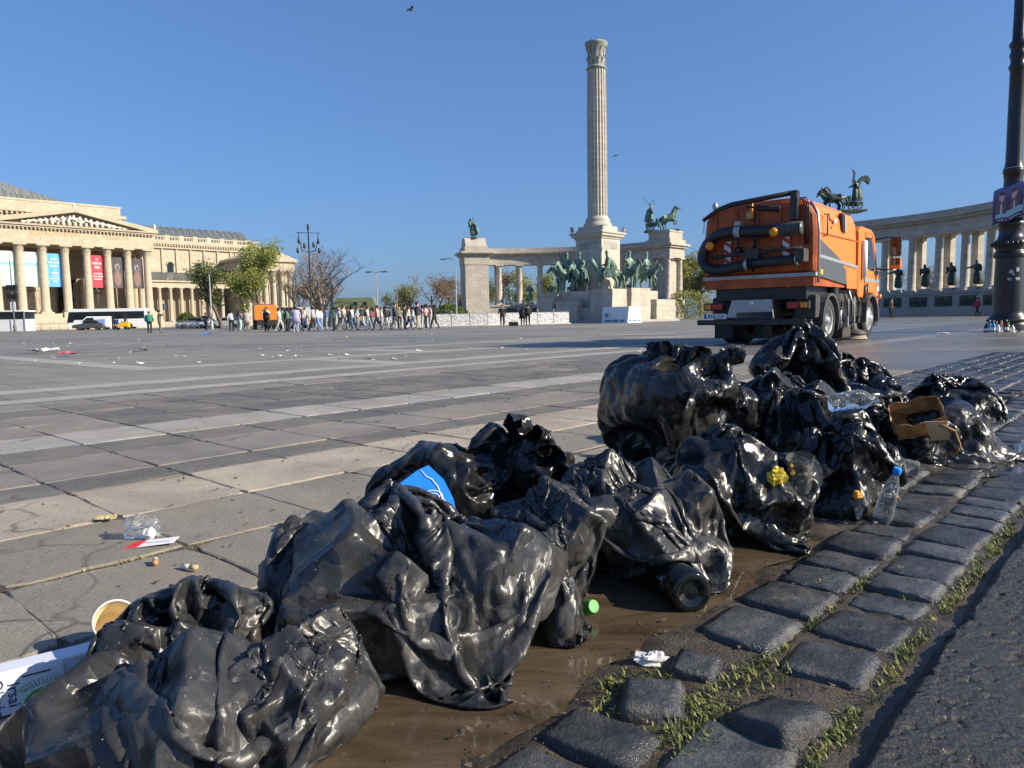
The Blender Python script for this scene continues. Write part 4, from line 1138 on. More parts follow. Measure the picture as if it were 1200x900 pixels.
        for zz in (1.0, 1.2):
            b = MB(); b.box(4.02, 4.2, y0, y1, zz, zz + .12); b.build('reflector', M_WHITE, cab)
        y0, y1 = sorted((sgn * (Wc - .02), sgn * (Wc + .03)))
        b = MB(); b.tube([(3.0, sgn * (Wc + .03), 1.16), (3.02, sgn * (Wc + .03), 1.36), (2.86, sgn * (Wc + .03), 1.3), (2.8, sgn * (Wc + .03), 1.02)], .03, 6); b.build('arch_trim', M_GREYP, cab)
        # mirrors on their arm
        yy = sgn * (Wc + .42)
        b = MB(); b.tube([(3.9, sgn * Wc, 2.52), (4.1, sgn * (Wc + .2), 2.58), (4.15, yy, 2.56), (4.15, yy, 1.78), (4.05, sgn * (Wc + .2), 1.74), (3.98, sgn * Wc, 1.78)], .02, 6); ar = b.build('mirror_arm', M_BLACKP, root)
        b = MB(); b.box(4.08, 4.2, yy - .12, yy + .12, 2.08, 2.56, bev=.03); b.build('mirror', M_BLACKP, ar)
        b = MB(); b.box(4.066, 4.078, yy - .10, yy + .10, 2.10, 2.54); b.build('mirror_glass', M_DGLASS, ar)
        b = MB(); b.box(4.08, 4.2, yy - .12, yy + .12, 1.76, 2.04, bev=.03); b.build('wide_mirror', M_ORANGE, ar)
        b = MB(); b.box(4.066, 4.078, yy - .10, yy + .10, 1.86, 2.02); b.build('mirror_glass', M_DGLASS, ar)
        b = MB(); b.lathe([(.05, 0), (.055, .03), (.055, .08), (.03, .1)], 10, T(4.1, sgn * (Wc + .06), 1.02)); b.build('side_indicator', M_AMBER, root)
    b = MB(); b.tube([(2.6, -Wc - .05, 1.52), (2.6, -Wc - .05, 2.36)], .075, 12); b.ball((2.6, -Wc - .05, 2.36), (.075, .075, .06)); b.ball((2.6, -Wc - .05, 1.52), (.075, .075, .06)); b.build('air_intake', M_WHITE, root)
    b = MB(); b.prism([(3.80, 2.60), (4.13, 1.80), (4.15, 1.82), (3.83, 2.62)], -1.02, 1.02, 'y', T(.02, 0, .02)); b.build('windscreen', M_DGLASS, cab)
    b = MB(); b.box(4.2, 4.36, -1.18, 1.18, .42, .8, bev=.04); b.box(3.95, 4.25, -1.14, -.9, .3, .75); b.box(3.95, 4.25, .9, 1.14, .3, .75); b.build('front_bumper', M_BLACKP, root)
    return root
TRUCK = sweeper()
# ------------------------------------------------------------------ cast-iron lamp post at the far end of the gutter
def lamp_post():
    root = empty('lamp_post', (15.15, 22.7, 0), 0, 'black cast-iron lamp post with beaded collars and two banners tied round it', 'lamp post'); root.scale = (.9, .9, 1)
    iron = simple('cast_iron_paint', (.016, .017, .018, 1), .34, var=.3, scale=10, bump=.12, bscale=25)
    b = MB(); b.lathe([(.60, 0), (.60, .20), (.585, .24), (.56, .26), (.60, .30), (.60, .36), (.56, .42), (.50, .50), (.475, .56), (.47, .62)], 40); base = b.build('base', iron, root)
    for k in range(40):
        a = 2 * pi * k / 40; b = MB(); b.ball((.595 * math.cos(a), .595 * math.sin(a), .33), .03, 6, 5); b.build('bead', iron, base)
    b = MB(); b.lathe([(.465, .60), (.455, 1.0), (.43, 2.05), (.425, 2.2)], 36); drum = b.build('drum', iron, root)
    rg = random.Random(6)
    for (a0, z, w_, h_) in ((-2.05, 1.78, .11, .1), (-1.62, 1.84, .09, .12), (-2.15, 1.55, .12, .08), (-1.6, 1.56, .13, .1), (-1.9, 1.7, .05, .07)):
        b = MB(); r_ = .442
        b.add([(r_ * math.cos(a0 + t * w_ / r_ / 2), r_ * math.sin(a0 + t * w_ / r_ / 2), z + s * h_ / 2) for s in (-1, 1) for t in (-1, 0, 1)], [(0, 1, 4, 3), (1, 2, 5, 4)]); b.build('sticker', simple('torn_sticker', (.5, .5, .5, 1), .7, var=.5, scale=30), drum, fix=False)
    b = MB(); b.lathe([(.448, 1.075), (.452, 1.08), (.452, 1.11), (.448, 1.115)], 36, cap=False); b.build('tape_band', simple('plastic_tape', (.55, .45, .42, 1), .5, var=.5, scale=12), drum)
    b = MB(); b.lathe([(.43, 2.2), (.48, 2.24), (.50, 2.3), (.48, 2.36), (.44, 2.4), (.42, 2.44), (.46, 2.52), (.52, 2.58), (.53, 2.66), (.48, 2.74), (.40, 2.78), (.36, 2.9), (.345, 3.1), (.39, 3.16), (.41, 3.22), (.38, 3.28), (.34, 3.32), (.33, 3.42), (.37, 3.48), (.37, 3.52), (.33, 3.56), (.29, 3.62)], 36); col = b.build('turned_collar', iron, root)
    for k in range(24):
        a = 2 * pi * k / 24; b = MB(); b.ball((.525 * math.cos(a), .525 * math.sin(a), 2.62), (.06, .06, .07), 8, 6); b.build('boss', iron, col)
    b = MB(); b.lathe([(.29, 3.60), (.27, 4.5), (.27, 4.6), (.285, 4.62), (.285, 4.7), (.31, 4.72), (.31, 4.8), (.27, 4.9), (.245, 5.1), (.235, 6.5), (.22, 7.7), (.26, 7.76), (.26, 7.84), (.22, 7.9), (.22, 8.05), (.25, 8.1), (.25, 8.18), (.22, 8.24), (.22, 8.34), (.27, 8.40), (.27, 8.48), (.19, 8.56), (.175, 9.2), (.16, 11.5), (.15, 13)], 28); b.build('shaft', iron, root)
    # collar of banners wrapped round the shaft
    k = NT('banner_print'); c = k.coord('UV'); sx = k.new('ShaderNodeSeparateXYZ'); k.put(c, sx.inputs[0])
    x, y = sx.outputs[0], sx.outputs[1]
    def blob(cx, cy, rx, ry, soft=.25):
        dx = k.math('DIVIDE', k.math('SUBTRACT', x, cx), rx); dy = k.math('DIVIDE', k.math('SUBTRACT', y, cy), ry)
        return k.rng(k.math('ADD', k.math('MULTIPLY', dx, dx), k.math('MULTIPLY', dy, dy)), 1 - soft, 1 + soft, 1, 0)
    def band(v_, a, b_): return k.math('MULTIPLY', k.math('GREATER_THAN', v_, a), k.math('LESS_THAN', v_, b_))
    col = k.ramp(y, [(0, (.06, .05, .14)), (.55, (.08, .06, .13)), (1, (.16, .16, .34))])
    for cx in (.27, .7):
        col = k.mix(blob(cx, .42, .16, .3), col, (.16, .10, .13, 1)); col = k.mix(blob(cx, .36, .035, .2), col, (.55, .52, .52, 1)); col = k.mix(blob(cx, .72, .085, .12), col, (.62, .42, .36, 1))
        col = k.mix(blob(cx, .82, .09, .05), col, (.09, .05, .04, 1))
    col = k.mix(k.math('MULTIPLY', band(y, .14, .25), band(x, .1, .95)), col, (.30, .58, .62, 1))
    col = k.mix(k.math('MULTIPLY', band(y, .25, .32), band(x, .45, .95)), col, (.30, .58, .62, 1))
    col = k.mix(k.math('MULTIPLY', band(y, .05, .09), k.math('MULTIPLY', band(x, .15, .9), k.math('GREATER_THAN', k.noise(k.coord('UV', scale=(40, 1, 1)), 1.0, 0), .48))), col, (.6, .6, .62, 1))
    k.set(Base_Color=col, Roughness=.55)
    def banner(a0, a1, r_, z0, z1, tilt, flare):
        n, m = 14, 8; vs = []; fs = []; uvs = []
        for j in range(m + 1):
            for i in range(n + 1):
                s, t = i / n, j / m; a = a0 + (a1 - a0) * s
                rr2 = r_ + flare * (abs(s - .5) * 2) ** 2 + .02 * math.sin(7 * s + 3 * t)
                vs.append((rr2 * math.cos(a), rr2 * math.sin(a), z0 + (z1 - z0) * t + tilt * (s - .5) + .03 * math.sin(9 * s)))
        for j in range(m):
            for i in range(n):
                q = j * (n + 1) + i; fs.append((q, q + 1, q + n + 2, q + n + 1)); uvs += [(i / n, j / m), ((i + 1) / n, j / m), ((i + 1) / n, (j + 1) / m), (i / n, (j + 1) / m)]
        me = bpy.data.meshes.new('banner'); me.from_pydata(vs, [], fs); ul = me.uv_layers.new(name='print')
        for i, q in enumerate(uvs): ul.data[i].uv = q
        me.polygons.foreach_set('use_smooth', [True] * len(fs)); me.materials.append(k.m)
        o = link('banner', me, root); sd_ = o.modifiers.new('thick', 'SOLIDIFY'); sd_.thickness = .008; return o
    # angles: -Y side faces the camera; from the camera left (-X) to right (+X)
    banner(R(-182), R(-92), .52, 3.28, 4.30, .22, .10)
    banner(R(-86), R(4), .54, 3.42, 4.46, .04, .10)
    b = MB(); b.tube([(.30 * math.cos(a), .30 * math.sin(a), 4.86) for a in [2 * pi * i / 20 for i in range(21)]], .012, 5); b.build('tie_wire', M_STEEL, root)
    return root
LAMP = lamp_post()
# ------------------------------------------------------------------ rubbish lying on and between the bags
ALLB = np.concatenate([(bb['X'].reshape(-1, 3) + np.array(tuple(bb['p']), np.float32)) for bb in BAGS.values()])
def top_z(x, y, r_=.03):
    m = (ALLB[:, 0] - x) ** 2 + (ALLB[:, 1] - y) ** 2 < r_ * r_
    return float(np.percentile(ALLB[m, 2], 96)) if m.any() else 0.0
CF, CR_, CU_ = np.array(tuple(f0)), np.array(tuple(rr)), np.array(tuple(uu))
_d = ALLB - np.array((0, 0, CAM_H)); _w = _d @ CF
ALLPX = np.stack((600 + 870 * (_d @ CR_) / _w, 450 - 870 * (_d @ CU_) / _w), 1)
def bag_surface(px, py, r_=7):
    """the point of the bag film that is seen at this place of the photograph"""
    m = np.where((ALLPX[:, 0] - px) ** 2 + (ALLPX[:, 1] - py) ** 2 < r_ * r_)[0]
    if not len(m): return bag_surface(px, py, r_ * 1.6)
    return Vector(ALLB[m[np.argmin(_w[m])]].tolist())
def clear_mat(name, col, rough=.08):
    k = NT(name); k.set(Base_Color=col, Roughness=rough, IOR=1.25); k.b.inputs['Transmission Weight'].default_value = .92
    k.bump(k.vor(k.coord('Object'), 40), .5, .01); return k.m
M_CLEAR = clear_mat('clear_plastic', (.80, .88, .95, 1)); M_CLEARW = clear_mat('clear_film', (.92, .92, .92, 1), .15)
def bottle(name, loc, rot, r_, L, mat, label, cap=None, seed=0, crush=.0, wrap=None, glass=False, cat='bottle'):
    root = empty(name, loc, 0, label, cat); root.rotation_euler = rot; q = random.Random(seed)
    b = MB()
    if glass: prof = [(r_ * .35, .03 * L), (r_ * .62, .012 * L), (r_ * .86, 0), (r_, .02 * L), (r_, .55 * L), (r_ * .85, .65 * L), (r_ * .4, .78 * L), (r_ * .33, .98 * L), (r_ * .38, .985 * L), (r_ * .38, L)]
    else: prof = [(r_ * .5, .02 * L), (r_ * .85, 0), (r_, .04 * L)] + [(r_ * (1 if i % 2 else .95), (.1 + .055 * i) * L) for i in range(10)] + [(r_ * .8, .74 * L), (r_ * .45, .86 * L), (r_ * .3, .9 * L), (r_ * .3, L)]
    b.lathe(prof, 24)
    if crush:
        b.v = [(x * (1 - crush * .5 + crush * mnoise.noise(Vector((x * 9 + seed, y * 9, z * 11)))), y * (1 + crush * mnoise.noise(Vector((x * 9, y * 9 + seed, z * 11)))), z) for x, y, z in b.v]
    b.build('body', mat, root)
    if cap is not None:
        c = MB(); c.lathe([(r_ * .38, .93 * L), (r_ * .40, .94 * L), (r_ * .40, 1.02 * L), (r_ * .34, 1.03 * L)], 16); c.build('cap', cap, root)
    if wrap is not None:
        c = MB(); c.lathe([(r_ * 1.015, .3 * L), (r_ * 1.02, .32 * L), (r_ * 1.02, .56 * L), (r_ * 1.015, .58 * L)], 20, cap=False); c.build('label_wrap', wrap, root)
    return root
M_BLUECAP = simple('blue_cap', (.02, .25, .75, 1), .35, var=.03)
kg = NT('dark_bottle_glass'); kg.set(Base_Color=(.006, .008, .008, 1), Roughness=.05); M_DKG = kg.m
bottle('glass_bottle', (.425, 1.735, .030), (R(-92), 0, R(12)), .052, .30, M_DKG, 'dark glass bottle lying in the puddle with its base towards the kerb', glass=True)
q_ = bag_surface(992, 474); bottle('crushed_bottle', (q_.x - .07, q_.y + .01, q_.z + .028), (R(86), 0, R(82)), .040, .17, M_CLEAR, 'clear bluish crushed plastic bottle lying on top of a shiny black bag', seed=4, crush=.35)
bottle('capped_bottle', (1.235, 2.46, -.03), (R(14), R(8), 0), .034, .215, M_CLEAR, 'clear plastic bottle with bright blue cap leaning against a small black bag', M_BLUECAP, seed=2, crush=.3)
bottle('green_label_bottle', (1.72, 3.10, .03), (R(86), 0, R(-118)), .034, .26, M_CLEARW, 'crushed clear bottle with green label lying on the wet setts', cap=simple('cream_cap', (.7, .68, .5, 1), .4), seed=6, crush=.3, wrap=simple('green_label', (.03, .42, .09, 1), .4))
# green can in the puddle
b = MB(); b.lathe([(.0, .0), (.022, .0), (.032, .01), (.033, .016), (.033, .10), (.028, .112), (.027, .115)], 20); cn = empty('drinks_can', (.15, 1.745, -.008), 0, 'bright green drinks can with red rim half sunk in the puddle', 'can'); cn.rotation_euler = (R(62), R(-30), R(50)); cn.scale = (.55,) * 3; b.build('can_body', simple('green_can', (.05, .28, .04, 1), .3, var=.25, scale=40), cn)
b = MB(); b.lathe([(.0335, .0), (.0336, .014)], 20, cap=False); b.build('red_rim', simple('red_print', (.65, .04, .03, 1), .4), cn)
def balled(name, loc, r_, mat, label, cat, seed, rot=(0, 0, 0), amp=.35):
    b = MB(); b.ball((0, 0, 0), (1, 1, 1), 16, 11); vs = []
    for (x, y, z) in b.v:
        d = Vector((x, y, z)); n1 = mnoise.noise(d * 1.7 + Vector((seed, 0, 0))); n2 = abs(mnoise.noise(d * 3.6 + Vector((0, seed, 0))))
        k_ = 1 + amp * n1 - amp * 1.3 * n2; vs.append((x * r_[0] * k_, y * r_[1] * k_, z * r_[2] * k_))
    b.v = vs; b.sm = [False] * len(b.sm); o = b.build(name, mat, fix=False); o.location = loc; o.rotation_euler = rot
    return tag(o, label, cat)
# red and white crisp packet next to the glass bottle
def crumpled(name, loc, size, mat, label, cat, seed, n=9, amp=.35, rot=(0, 0, 0), z=0.0, group=None, solid=.002):
    q = random.Random(seed); b = MB(); vs = []; fs = []
    for j in range(n):
        for i in range(n):
            x, y = (i / (n - 1) - .5), (j / (n - 1) - .5)
            vs.append((x * size[0] * (1 - .25 * abs(y)), y * size[1], size[2] * (.5 + amp * mnoise.noise(Vector((x * 5 + seed, y * 5, seed * .37))) * 2 + .25 * mnoise.noise(Vector((x * 13, y * 13 + seed, 1.7))))))
    for j in range(n - 1):
        for i in range(n - 1): a = j * n + i; fs.append((a, a + 1, a + n + 1, a + n))
    b.add(vs, fs, smooth=False); o = b.build(name, mat, fix=False); o.location = loc; o.rotation_euler = rot
    if solid: o.modifiers.new('t', 'SOLIDIFY').thickness = solid
    return tag(o, label, cat, group)
k = NT('red_white_packet'); k.set(Base_Color=k.ramp(k.noise(k.coord('Object'), 22, 2), [(.45, (.62, .05, .02)), (.52, (.75, .68, .58))], 'CONSTANT'), Roughness=.35)
crumpled('crisp_packet', (.475, 1.93, .05), (.09, .07, .05), k.m, 'crumpled red and cream packet tucked above the dark glass bottle', 'packet', 3, rot=(.5, .2, .4))
# blue printed packet on the big bag
def blue_packet():
    q_ = bag_surface(496, 572); x, y, z = q_.x, q_.y + .012, q_.z + .004
    root = empty('blue_packet', (x, y, z - .035), R(8), 'bright blue packet with white line and oval emblem sticking out of the big bag', 'packet')
    root.rotation_euler = (R(-30), R(6), R(8)); root.scale = (.84, .84, .84)
    m = simple('packet_blue', (.006, .20, .80, 1), .45, var=.04); out = [(-.085, 0), (.085, -.02), (.075, .02), (.045, .075), (.0, .115), (-.03, .098), (-.085, .05)]
    b = MB(); b.prism(out, -.004, .004, 'y'); b.build('packet_body', m, root)
    w_ = simple('packet_white', (.78, .8, .82, 1), .5)
    b = MB(); b.tube([(-.022, -.0055, .098), (-.005, -.0055, .08), (.012, -.0055, .072), (.03, -.0055, .05), (.042, -.0055, .02), (.068, -.0055, -.005)], .0018, 4); b.build('white_line', w_, root)
    b = MB(); b.tube([(.018 + .026 * math.cos(a), -.0055, .022 + .018 * math.sin(a)) for a in [2 * pi * i / 20 for i in range(21)]], .0018, 4); b.build('emblem_ring', w_, root)
    b = MB(); b.tube([(.018 + .017 * math.cos(a), -.0055, .022 + .010 * math.sin(a)) for a in [2 * pi * i / 16 for i in range(17)]], .0014, 4); b.tube([(.006, -.0055, .022), (.03, -.0055, .022)], .0016, 4); b.build('emblem_mark', w_, root)
blue_packet()
# yellow wrapper and clear cup sticking out of the crumpled bag
q_ = bag_surface(934, 560); q2 = bag_surface(912, 552)
b = MB(); cp = empty('clear_cup', (q_.x, q_.y + .01, q_.z - .06), 0, 'tall clear plastic cup poking out of the crumpled bag beside a yellow wrapper', 'cup'); cp.rotation_euler = (R(18), R(-8), 0)
b.lathe([(.0, .0), (.028, 0), (.03, .005), (.04, .13), (.042, .135)], 20, cap=False); b.build('cup_wall', clear_mat('cup_plastic', (.95, .9, .72, 1), .12), cp)
balled('yellow_wrapper', (q2.x, q2.y, q2.z), (.034, .02, .03), simple('yellow_film', (.80, .55, .03, 1), .4, var=.15, scale=30), 'crumpled yellow wrapper sticking out beside the clear cup', 'wrapper', 8, rot=(0, .3, .3))
balled('orange_peel', (tuple(bag_surface(1000, 578))), (.02, .014, .018), simple('orange_skin', (.75, .30, .03, 1), .5, var=.25, scale=40), 'orange scrap of fruit peel pressed against the small black bag', 'peel', 9)
crumpled('clear_film', (1.52, 2.98, .02), (.24, .10, .05), M_CLEARW, 'sheet of clear film trailing on the setts beside the green labelled bottle', 'film', 10, rot=(.1, 0, .5))
# brown paper carrier bag
def paper_bag():
    q_ = bag_surface(1082, 492); x, y, z = q_.x, q_.y + .06, q_.z
    root = empty('paper_bag', (x, y, z - .02), R(-20), 'torn brown paper carrier bag with twisted handle lying on a black bag', 'paper bag'); root.rotation_euler = (R(48), R(-14), R(-20)); root.scale = (.74, .74, .74)
    k = NT('kraft_paper'); w = k.coord('Object'); k.set(Base_Color=k.ramp(k.noise(w, 14, 4, .7), [(.3, (.32, .165, .06)), (.7, (.50, .28, .12))]), Roughness=.75); k.bump(k.vor(w, 18), .5, .012)
    n, m = 24, 7; vs = []; fs = []
    for j in range(m):
        for i in range(n):
            a = 2 * pi * i / n; c_, s_ = math.cos(a), math.sin(a)
            sq = 1 / max(abs(c_), abs(s_)) ** .75
            t = j / (m - 1); wob = .018 * mnoise.noise(Vector((c_ * 3, s_ * 3, t * 4)))
            tear = .06 * max(0, mnoise.noise(Vector((c_ * 2.2 + 5, s_ * 2.2, 0)))) if j == m - 1 else 0
            vs.append((c_ * sq * (.135 + wob + .015 * t), s_ * sq * (.075 + wob + .02 * t * abs(s_)), t * .19 - tear))
    for j in range(m - 1):
        for i in range(n): l = (i + 1) % n; fs.append((j * n + i, j * n + l, (j + 1) * n + l, (j + 1) * n + i))
    fs.append(tuple(range(n - 1, -1, -1)))
    b = MB(); b.add(vs, fs, smooth=False); o = b.build('bag_wall', k.m, root, fix=False); o.modifiers.new('t', 'SOLIDIFY').thickness = .003
    b = MB(); b.add([(.02, -.095, .20), (.13, -.10, .17), (.145, -.16, .05), (.04, -.15, .06)], [(0, 1, 2, 3)]); o = b.build('torn_flap', simple('pale_kraft', (.55, .37, .19, 1), .75), root, fix=False); o.modifiers.new('t', 'SOLIDIFY').thickness = .003
    b = MB(); b.tube([(.10, -.11, .16), (.17, -.15, .12), (.19, -.18, .0), (.17, -.19, -.07), (.11, -.17, -.08)], .008, 6); b.build('handle', k.m, root)
paper_bag()
# white wine carton and paper tub beside the front bag
def carton():
    a = Vector((-1.104, 1.148)); d = Vector((.8, .6)); L = .42
    root = empty('wine_carton', (a.x, a.y, .0), math.atan2(d.y, d.x), 'white wine carton printed with dark letters and a green leaf, lying beside the front bag', 'carton')
    b = MB(); b.box(0, L, 0, .05, .0, .082, bev=.003); b.build('box', simple('carton_card', (.60, .62, .70, 1), .55, var=.06), root)
    b = MB(); b.box(.02, .318, -.0035, -.0005, .004, .076); fc = b.build('front_print', simple('carton_white', (.74, .75, .80, 1), .5, var=.03), root)
    ink = simple('carton_ink', (.03, .04, .12, 1), .5)
    # the lettering runs up the end of the box, turned on its side
    for (txt, xx, sz) in (('Irsai', .238, .027), ('Olivér', .214, .027)):
        text_mesh('carton_lettering', txt, sz, ink, root, Matrix.Translation((xx, -.0042, .038)) @ Matrix.Rotation(pi / 2, 4, 'X') @ Matrix.Rotation(-pi / 2, 4, 'Z'), extrude=.0004)
    b = MB(); b.box(.252, .298, -.0045, -.0036, .066, .0685); b.build('printed_rule', ink, root)
    gm = simple('leaf_green', (.10, .45, .04, 1), .5, var=.2, scale=60)
    b = MB(); b.prism([(.248, .006), (.29, .006), (.31, .016), (.315, .034), (.29, .04), (.268, .036), (.254, .024)], -.0045, -.0036, 'y'); b.build('printed_leaf', gm, root)
    rays = MB()
    for i in range(16):
        an = R(20 + i * 9); rays.tube([(.285 + .032 * math.cos(an), -.0042, .032 + .012 * math.sin(an)), (.285 + .048 * math.cos(an), -.0042, .032 + .026 * math.sin(an))], .0006, 3)
    o = rays.build('printed_rays', gm, root); o['kind'] = 'stuff'
carton()
tub = empty('paper_tub', (-.875, 1.56, .055), 0, 'white paper tub with cream inside lying by the mouth of the front bag', 'tub'); tub.rotation_euler = (R(62), R(10), R(30)); tub.scale = (.72,) * 3
b = MB(); b.lathe([(.045, -.09), (.058, .05), (.061, .052), (.061, .058), (.056, .058)], 28, cap=False); b.build('outer_wall', simple('tub_white', (.72, .71, .68, 1), .5), tub)
b = MB(); b.lathe([(.001, -.085), (.043, -.085), (.055, .056)], 28, cap=False); b.build('inner_lining', simple('tub_cream', (.72, .60, .38, 1), .6), tub)
# ------------------------------------------------------------------ litter on the paving near the camera
balled('crumpled_cup', (-1.235, 2.40, .036), (.062, .045, .040), M_CLEARW, 'crumpled clear plastic cup on the grey slab above the red and white card', 'cup', 21, rot=(0, .2, .3), amp=.5)
o = balled('cup_base', (-1.195, 2.375, .018), (.022, .018, .02), simple('white_card', (.72, .7, .66, 1), .6), 'white cardboard scrap under the crumpled clear cup', 'scrap', 22)
rc = empty('printed_card', (-1.165, 2.315, .006), R(12), 'flat red and white printed card on the grey slab', 'card'); rc.rotation_euler = (R(4), R(-3), R(14))
b = MB(); b.prism([(-.07, -.03), (.075, -.03), (.085, .022), (-.04, .026)], 0, .0015, 'z'); b.build('card', simple('card_white', (.72, .72, .74, 1), .45), rc)
b = MB(); b.prism([(-.072, -.031), (-.03, -.031), (-.012, .024), (-.042, .0265)], .0016, .0024, 'z'); b.build('red_panel', simple('card_red', (.65, .03, .03, 1), .45), rc)
b = MB(); b.prism([(-.02, -.002), (.06, -.012), (.06, -.008), (-.02, .003)], .0016, .0024, 'z'); b.build('printed_line', simple('card_grey', (.25, .27, .35, 1), .45), rc)
for (x, y, L_, rz, lb, c1, c2) in ((-1.045, 2.10, .035, 1.9, 'orange-brown cigarette end standing on the grey slab', (.55, .25, .10), (.62, .5, .4)), (-.955, 2.075, .06, -.55, 'white cigarette end with tan filter lying in the slab joint', (.70, .66, .58), (.5, .36, .2))):
    rt = empty('cigarette_end', (x, y, .008), rz, lb, 'cigarette end')
    b = MB(); b.tube([(0, 0, 0), (L_ * .6, .001, .003)], .0075, 8); b.build('paper', simple('cig_a', (*c1, 1), .8), rt)
    b = MB(); b.tube([(L_ * .6, .001, .003), (L_, .004, .004)], .0078, 8); b.build('filter', simple('cig_b', (*c2, 1), .8), rt)
crumpled('dry_leaf', (-1.47, 2.62, .002), (.07, .04, .02), simple('dry_leaf_c', (.45, .38, .2, 1), .8), 'curled pale dry leaf on the tan slab edge', 'leaf', 25)
balled('wet_tissue', (.275, 1.462, .0), (.036, .026, .016), simple('tissue', (.62, .60, .57, 1), .85, var=.2, scale=30), 'crumpled dirty white tissue in the mud beside the setts', 'tissue', 26, amp=.6)
# crumbs of dirt, twigs and leaf bits on the slabs and in the mud
rg_ = np.random.RandomState(2); vs = []; fs = []
def crumb_field(n, u0_, u1_, v0_, v1_, smin, smax, zf):
    for i in range(n):
        u_, v_ = rg_.uniform(u0_, u1_), rg_.uniform(v0_, v1_); p = np.array(tuple(uv(u_, v_, zf(u_, v_)))); s_ = smin + (smax - smin) * rg_.rand() ** 3
        t = rg_.normal(0, 1, (4, 3)) * s_ * np.array((1, 1, .45)); t[:, 2] = np.abs(t[:, 2]); k0 = len(vs)
        vs.extend((p + t).tolist()); fs.extend([(k0, k0 + 1, k0 + 2), (k0, k0 + 2, k0 + 3), (k0, k0 + 3, k0 + 1), (k0 + 1, k0 + 3, k0 + 2)])
crumb_field(700, .3, 6, 2.6, 3.6, .002, .010, lambda a, c: .001)
crumb_field(500, .2, 5, 1.4, 2.6, .002, .009, lambda a, c: .001)
crumb_field(260, .5, 8, 3.6, 7, .003, .010, lambda a, c: .001)
crumb_field(900, .8, 2.4, .42, .9, .0015, .006, lambda a, c: -.010)
crumb_field(260, .5, 2.2, .82, 1.1, .001, .005, lambda a, c: -.0163)
crumb_field(350, 2.4, 7, .4, 1.2, .002, .008, lambda a, c: -.003)
me = bpy.data.meshes.new('dirt_crumbs'); me.from_pydata(vs, [], fs); me.materials.append(simple('dirt_crumb', (.10, .075, .05, 1), .95, var=.6, scale=40)); o = link('dirt_crumbs', me)
tag(o, 'scattered crumbs of dirt and leaf bits on the slabs and in the gutter', 'dirt', kind='stuff')
# ------------------------------------------------------------------ litter across the plaza
rgl = random.Random(12)
SCR = []
for i in range(6):
    q = random.Random(i + 50); b = MB(); n = 4
    vs_ = [((x - 1.5) / 3 + q.uniform(-.12, .12), (y - 1.5) / 3 * .7 + q.uniform(-.1, .1), q.uniform(.02, .38)) for y in range(n) for x in range(n)]
    b.add(vs_, [(y * n + x, y * n + x + 1, (y + 1) * n + x + 1, (y + 1) * n + x) for y in range(n - 1) for x in range(n - 1)]); me = b.mesh('scrap'); SCR.append(me)
mats_ = [simple('scrap_white', (.68, .68, .66, 1), .7), simple('scrap_grey', (.4, .4, .4, 1), .7), simple('scrap_brown', (.22, .15, .09, 1), .8)]
def scrap(x, y, s, mi, label, group):
    o = link('litter_scrap', SCR[rgl.randrange(6)].copy()); o.data.materials.append(mats_[mi] if isinstance(mi, int) else mi); o.location = (x, y, .0); o.scale = (s, s, s * .8); o.rotation_euler = (0, 0, rgl.uniform(0, 6)); tag(o, label, 'litter', group); return o
for i in range(95):
    Y = 13 + 22 * rgl.random() ** 1.4; px = rgl.uniform(-10, 520) if i < 75 else rgl.uniform(500, 800)
    scrap((px - 600) / 870 * Y, Y, rgl.uniform(.05, .13), 0 if rgl.random() < .65 else rgl.choice([1, 2]), 'small scrap of paper litter lying out on the open plaza', 'paper scraps strewn over the plaza')
for (px, Y, s, c, lb) in ((40, 19.6, .42, 0, 'white crumpled plastic bag on the plaza beside the pale paving band'), (61, 20.5, .40, 0, 'second white crumpled plastic bag on the plaza near the pink one'), (81, 17.5, .34, simple('scrap_pink', (.65, .12, .16, 1), .6), 'pink crumpled bag lying on the pale paving band'), (167, 19.5, .36, 0, 'white torn wrapper lying on the plaza by itself'), (245, 46, .5, simple('scrap_blue', (.08, .2, .6, 1), .6), 'bright blue scrap of sheeting far out on the plaza'), (1105, 20, .32, 0, 'white crumpled film on the wet paving before the lamp post')):
    scrap((px - 600) / 870 * Y, Y, s, c, lb, None)
# ------------------------------------------------------------------ bottles and cans left at the foot of the lamp post
def upright(loc, r_, h_, mat, label, cap=None):
    rt = empty('drinks_bottle', loc, 0, label, 'bottle', 'bottles at the foot of the lamp post')
    b = MB(); b.lathe([(r_ * .9, 0), (r_, .01), (r_, h_ * .55), (r_ * .8, h_ * .66), (r_ * .35, h_ * .82), (r_ * .33, h_)], 12); b.build('body', mat, rt)
    b = MB(); b.lathe([(r_ * .38, h_ * .96), (r_ * .38, h_ * 1.03)], 10); b.build('cap', cap or M_WHITE, rt)
    b = MB(); b.lathe([(r_ * 1.02, h_ * .15), (r_ * 1.02, h_ * .42)], 12, cap=False); b.build('label_wrap', M_WHITE, rt)
BL = simple('bottle_teal', (.03, .30, .50, 1), .2); OR = simple('bottle_orange', (.62, .30, .18, 1), .3); DK = simple('bottle_brown', (.05, .03, .015, 1), .15); WT = simple('bottle_white', (.66, .66, .62, 1), .35); GR = simple('bottle_green', (.15, .32, .10, 1), .25)
lx, ly = 15.15, 22.7
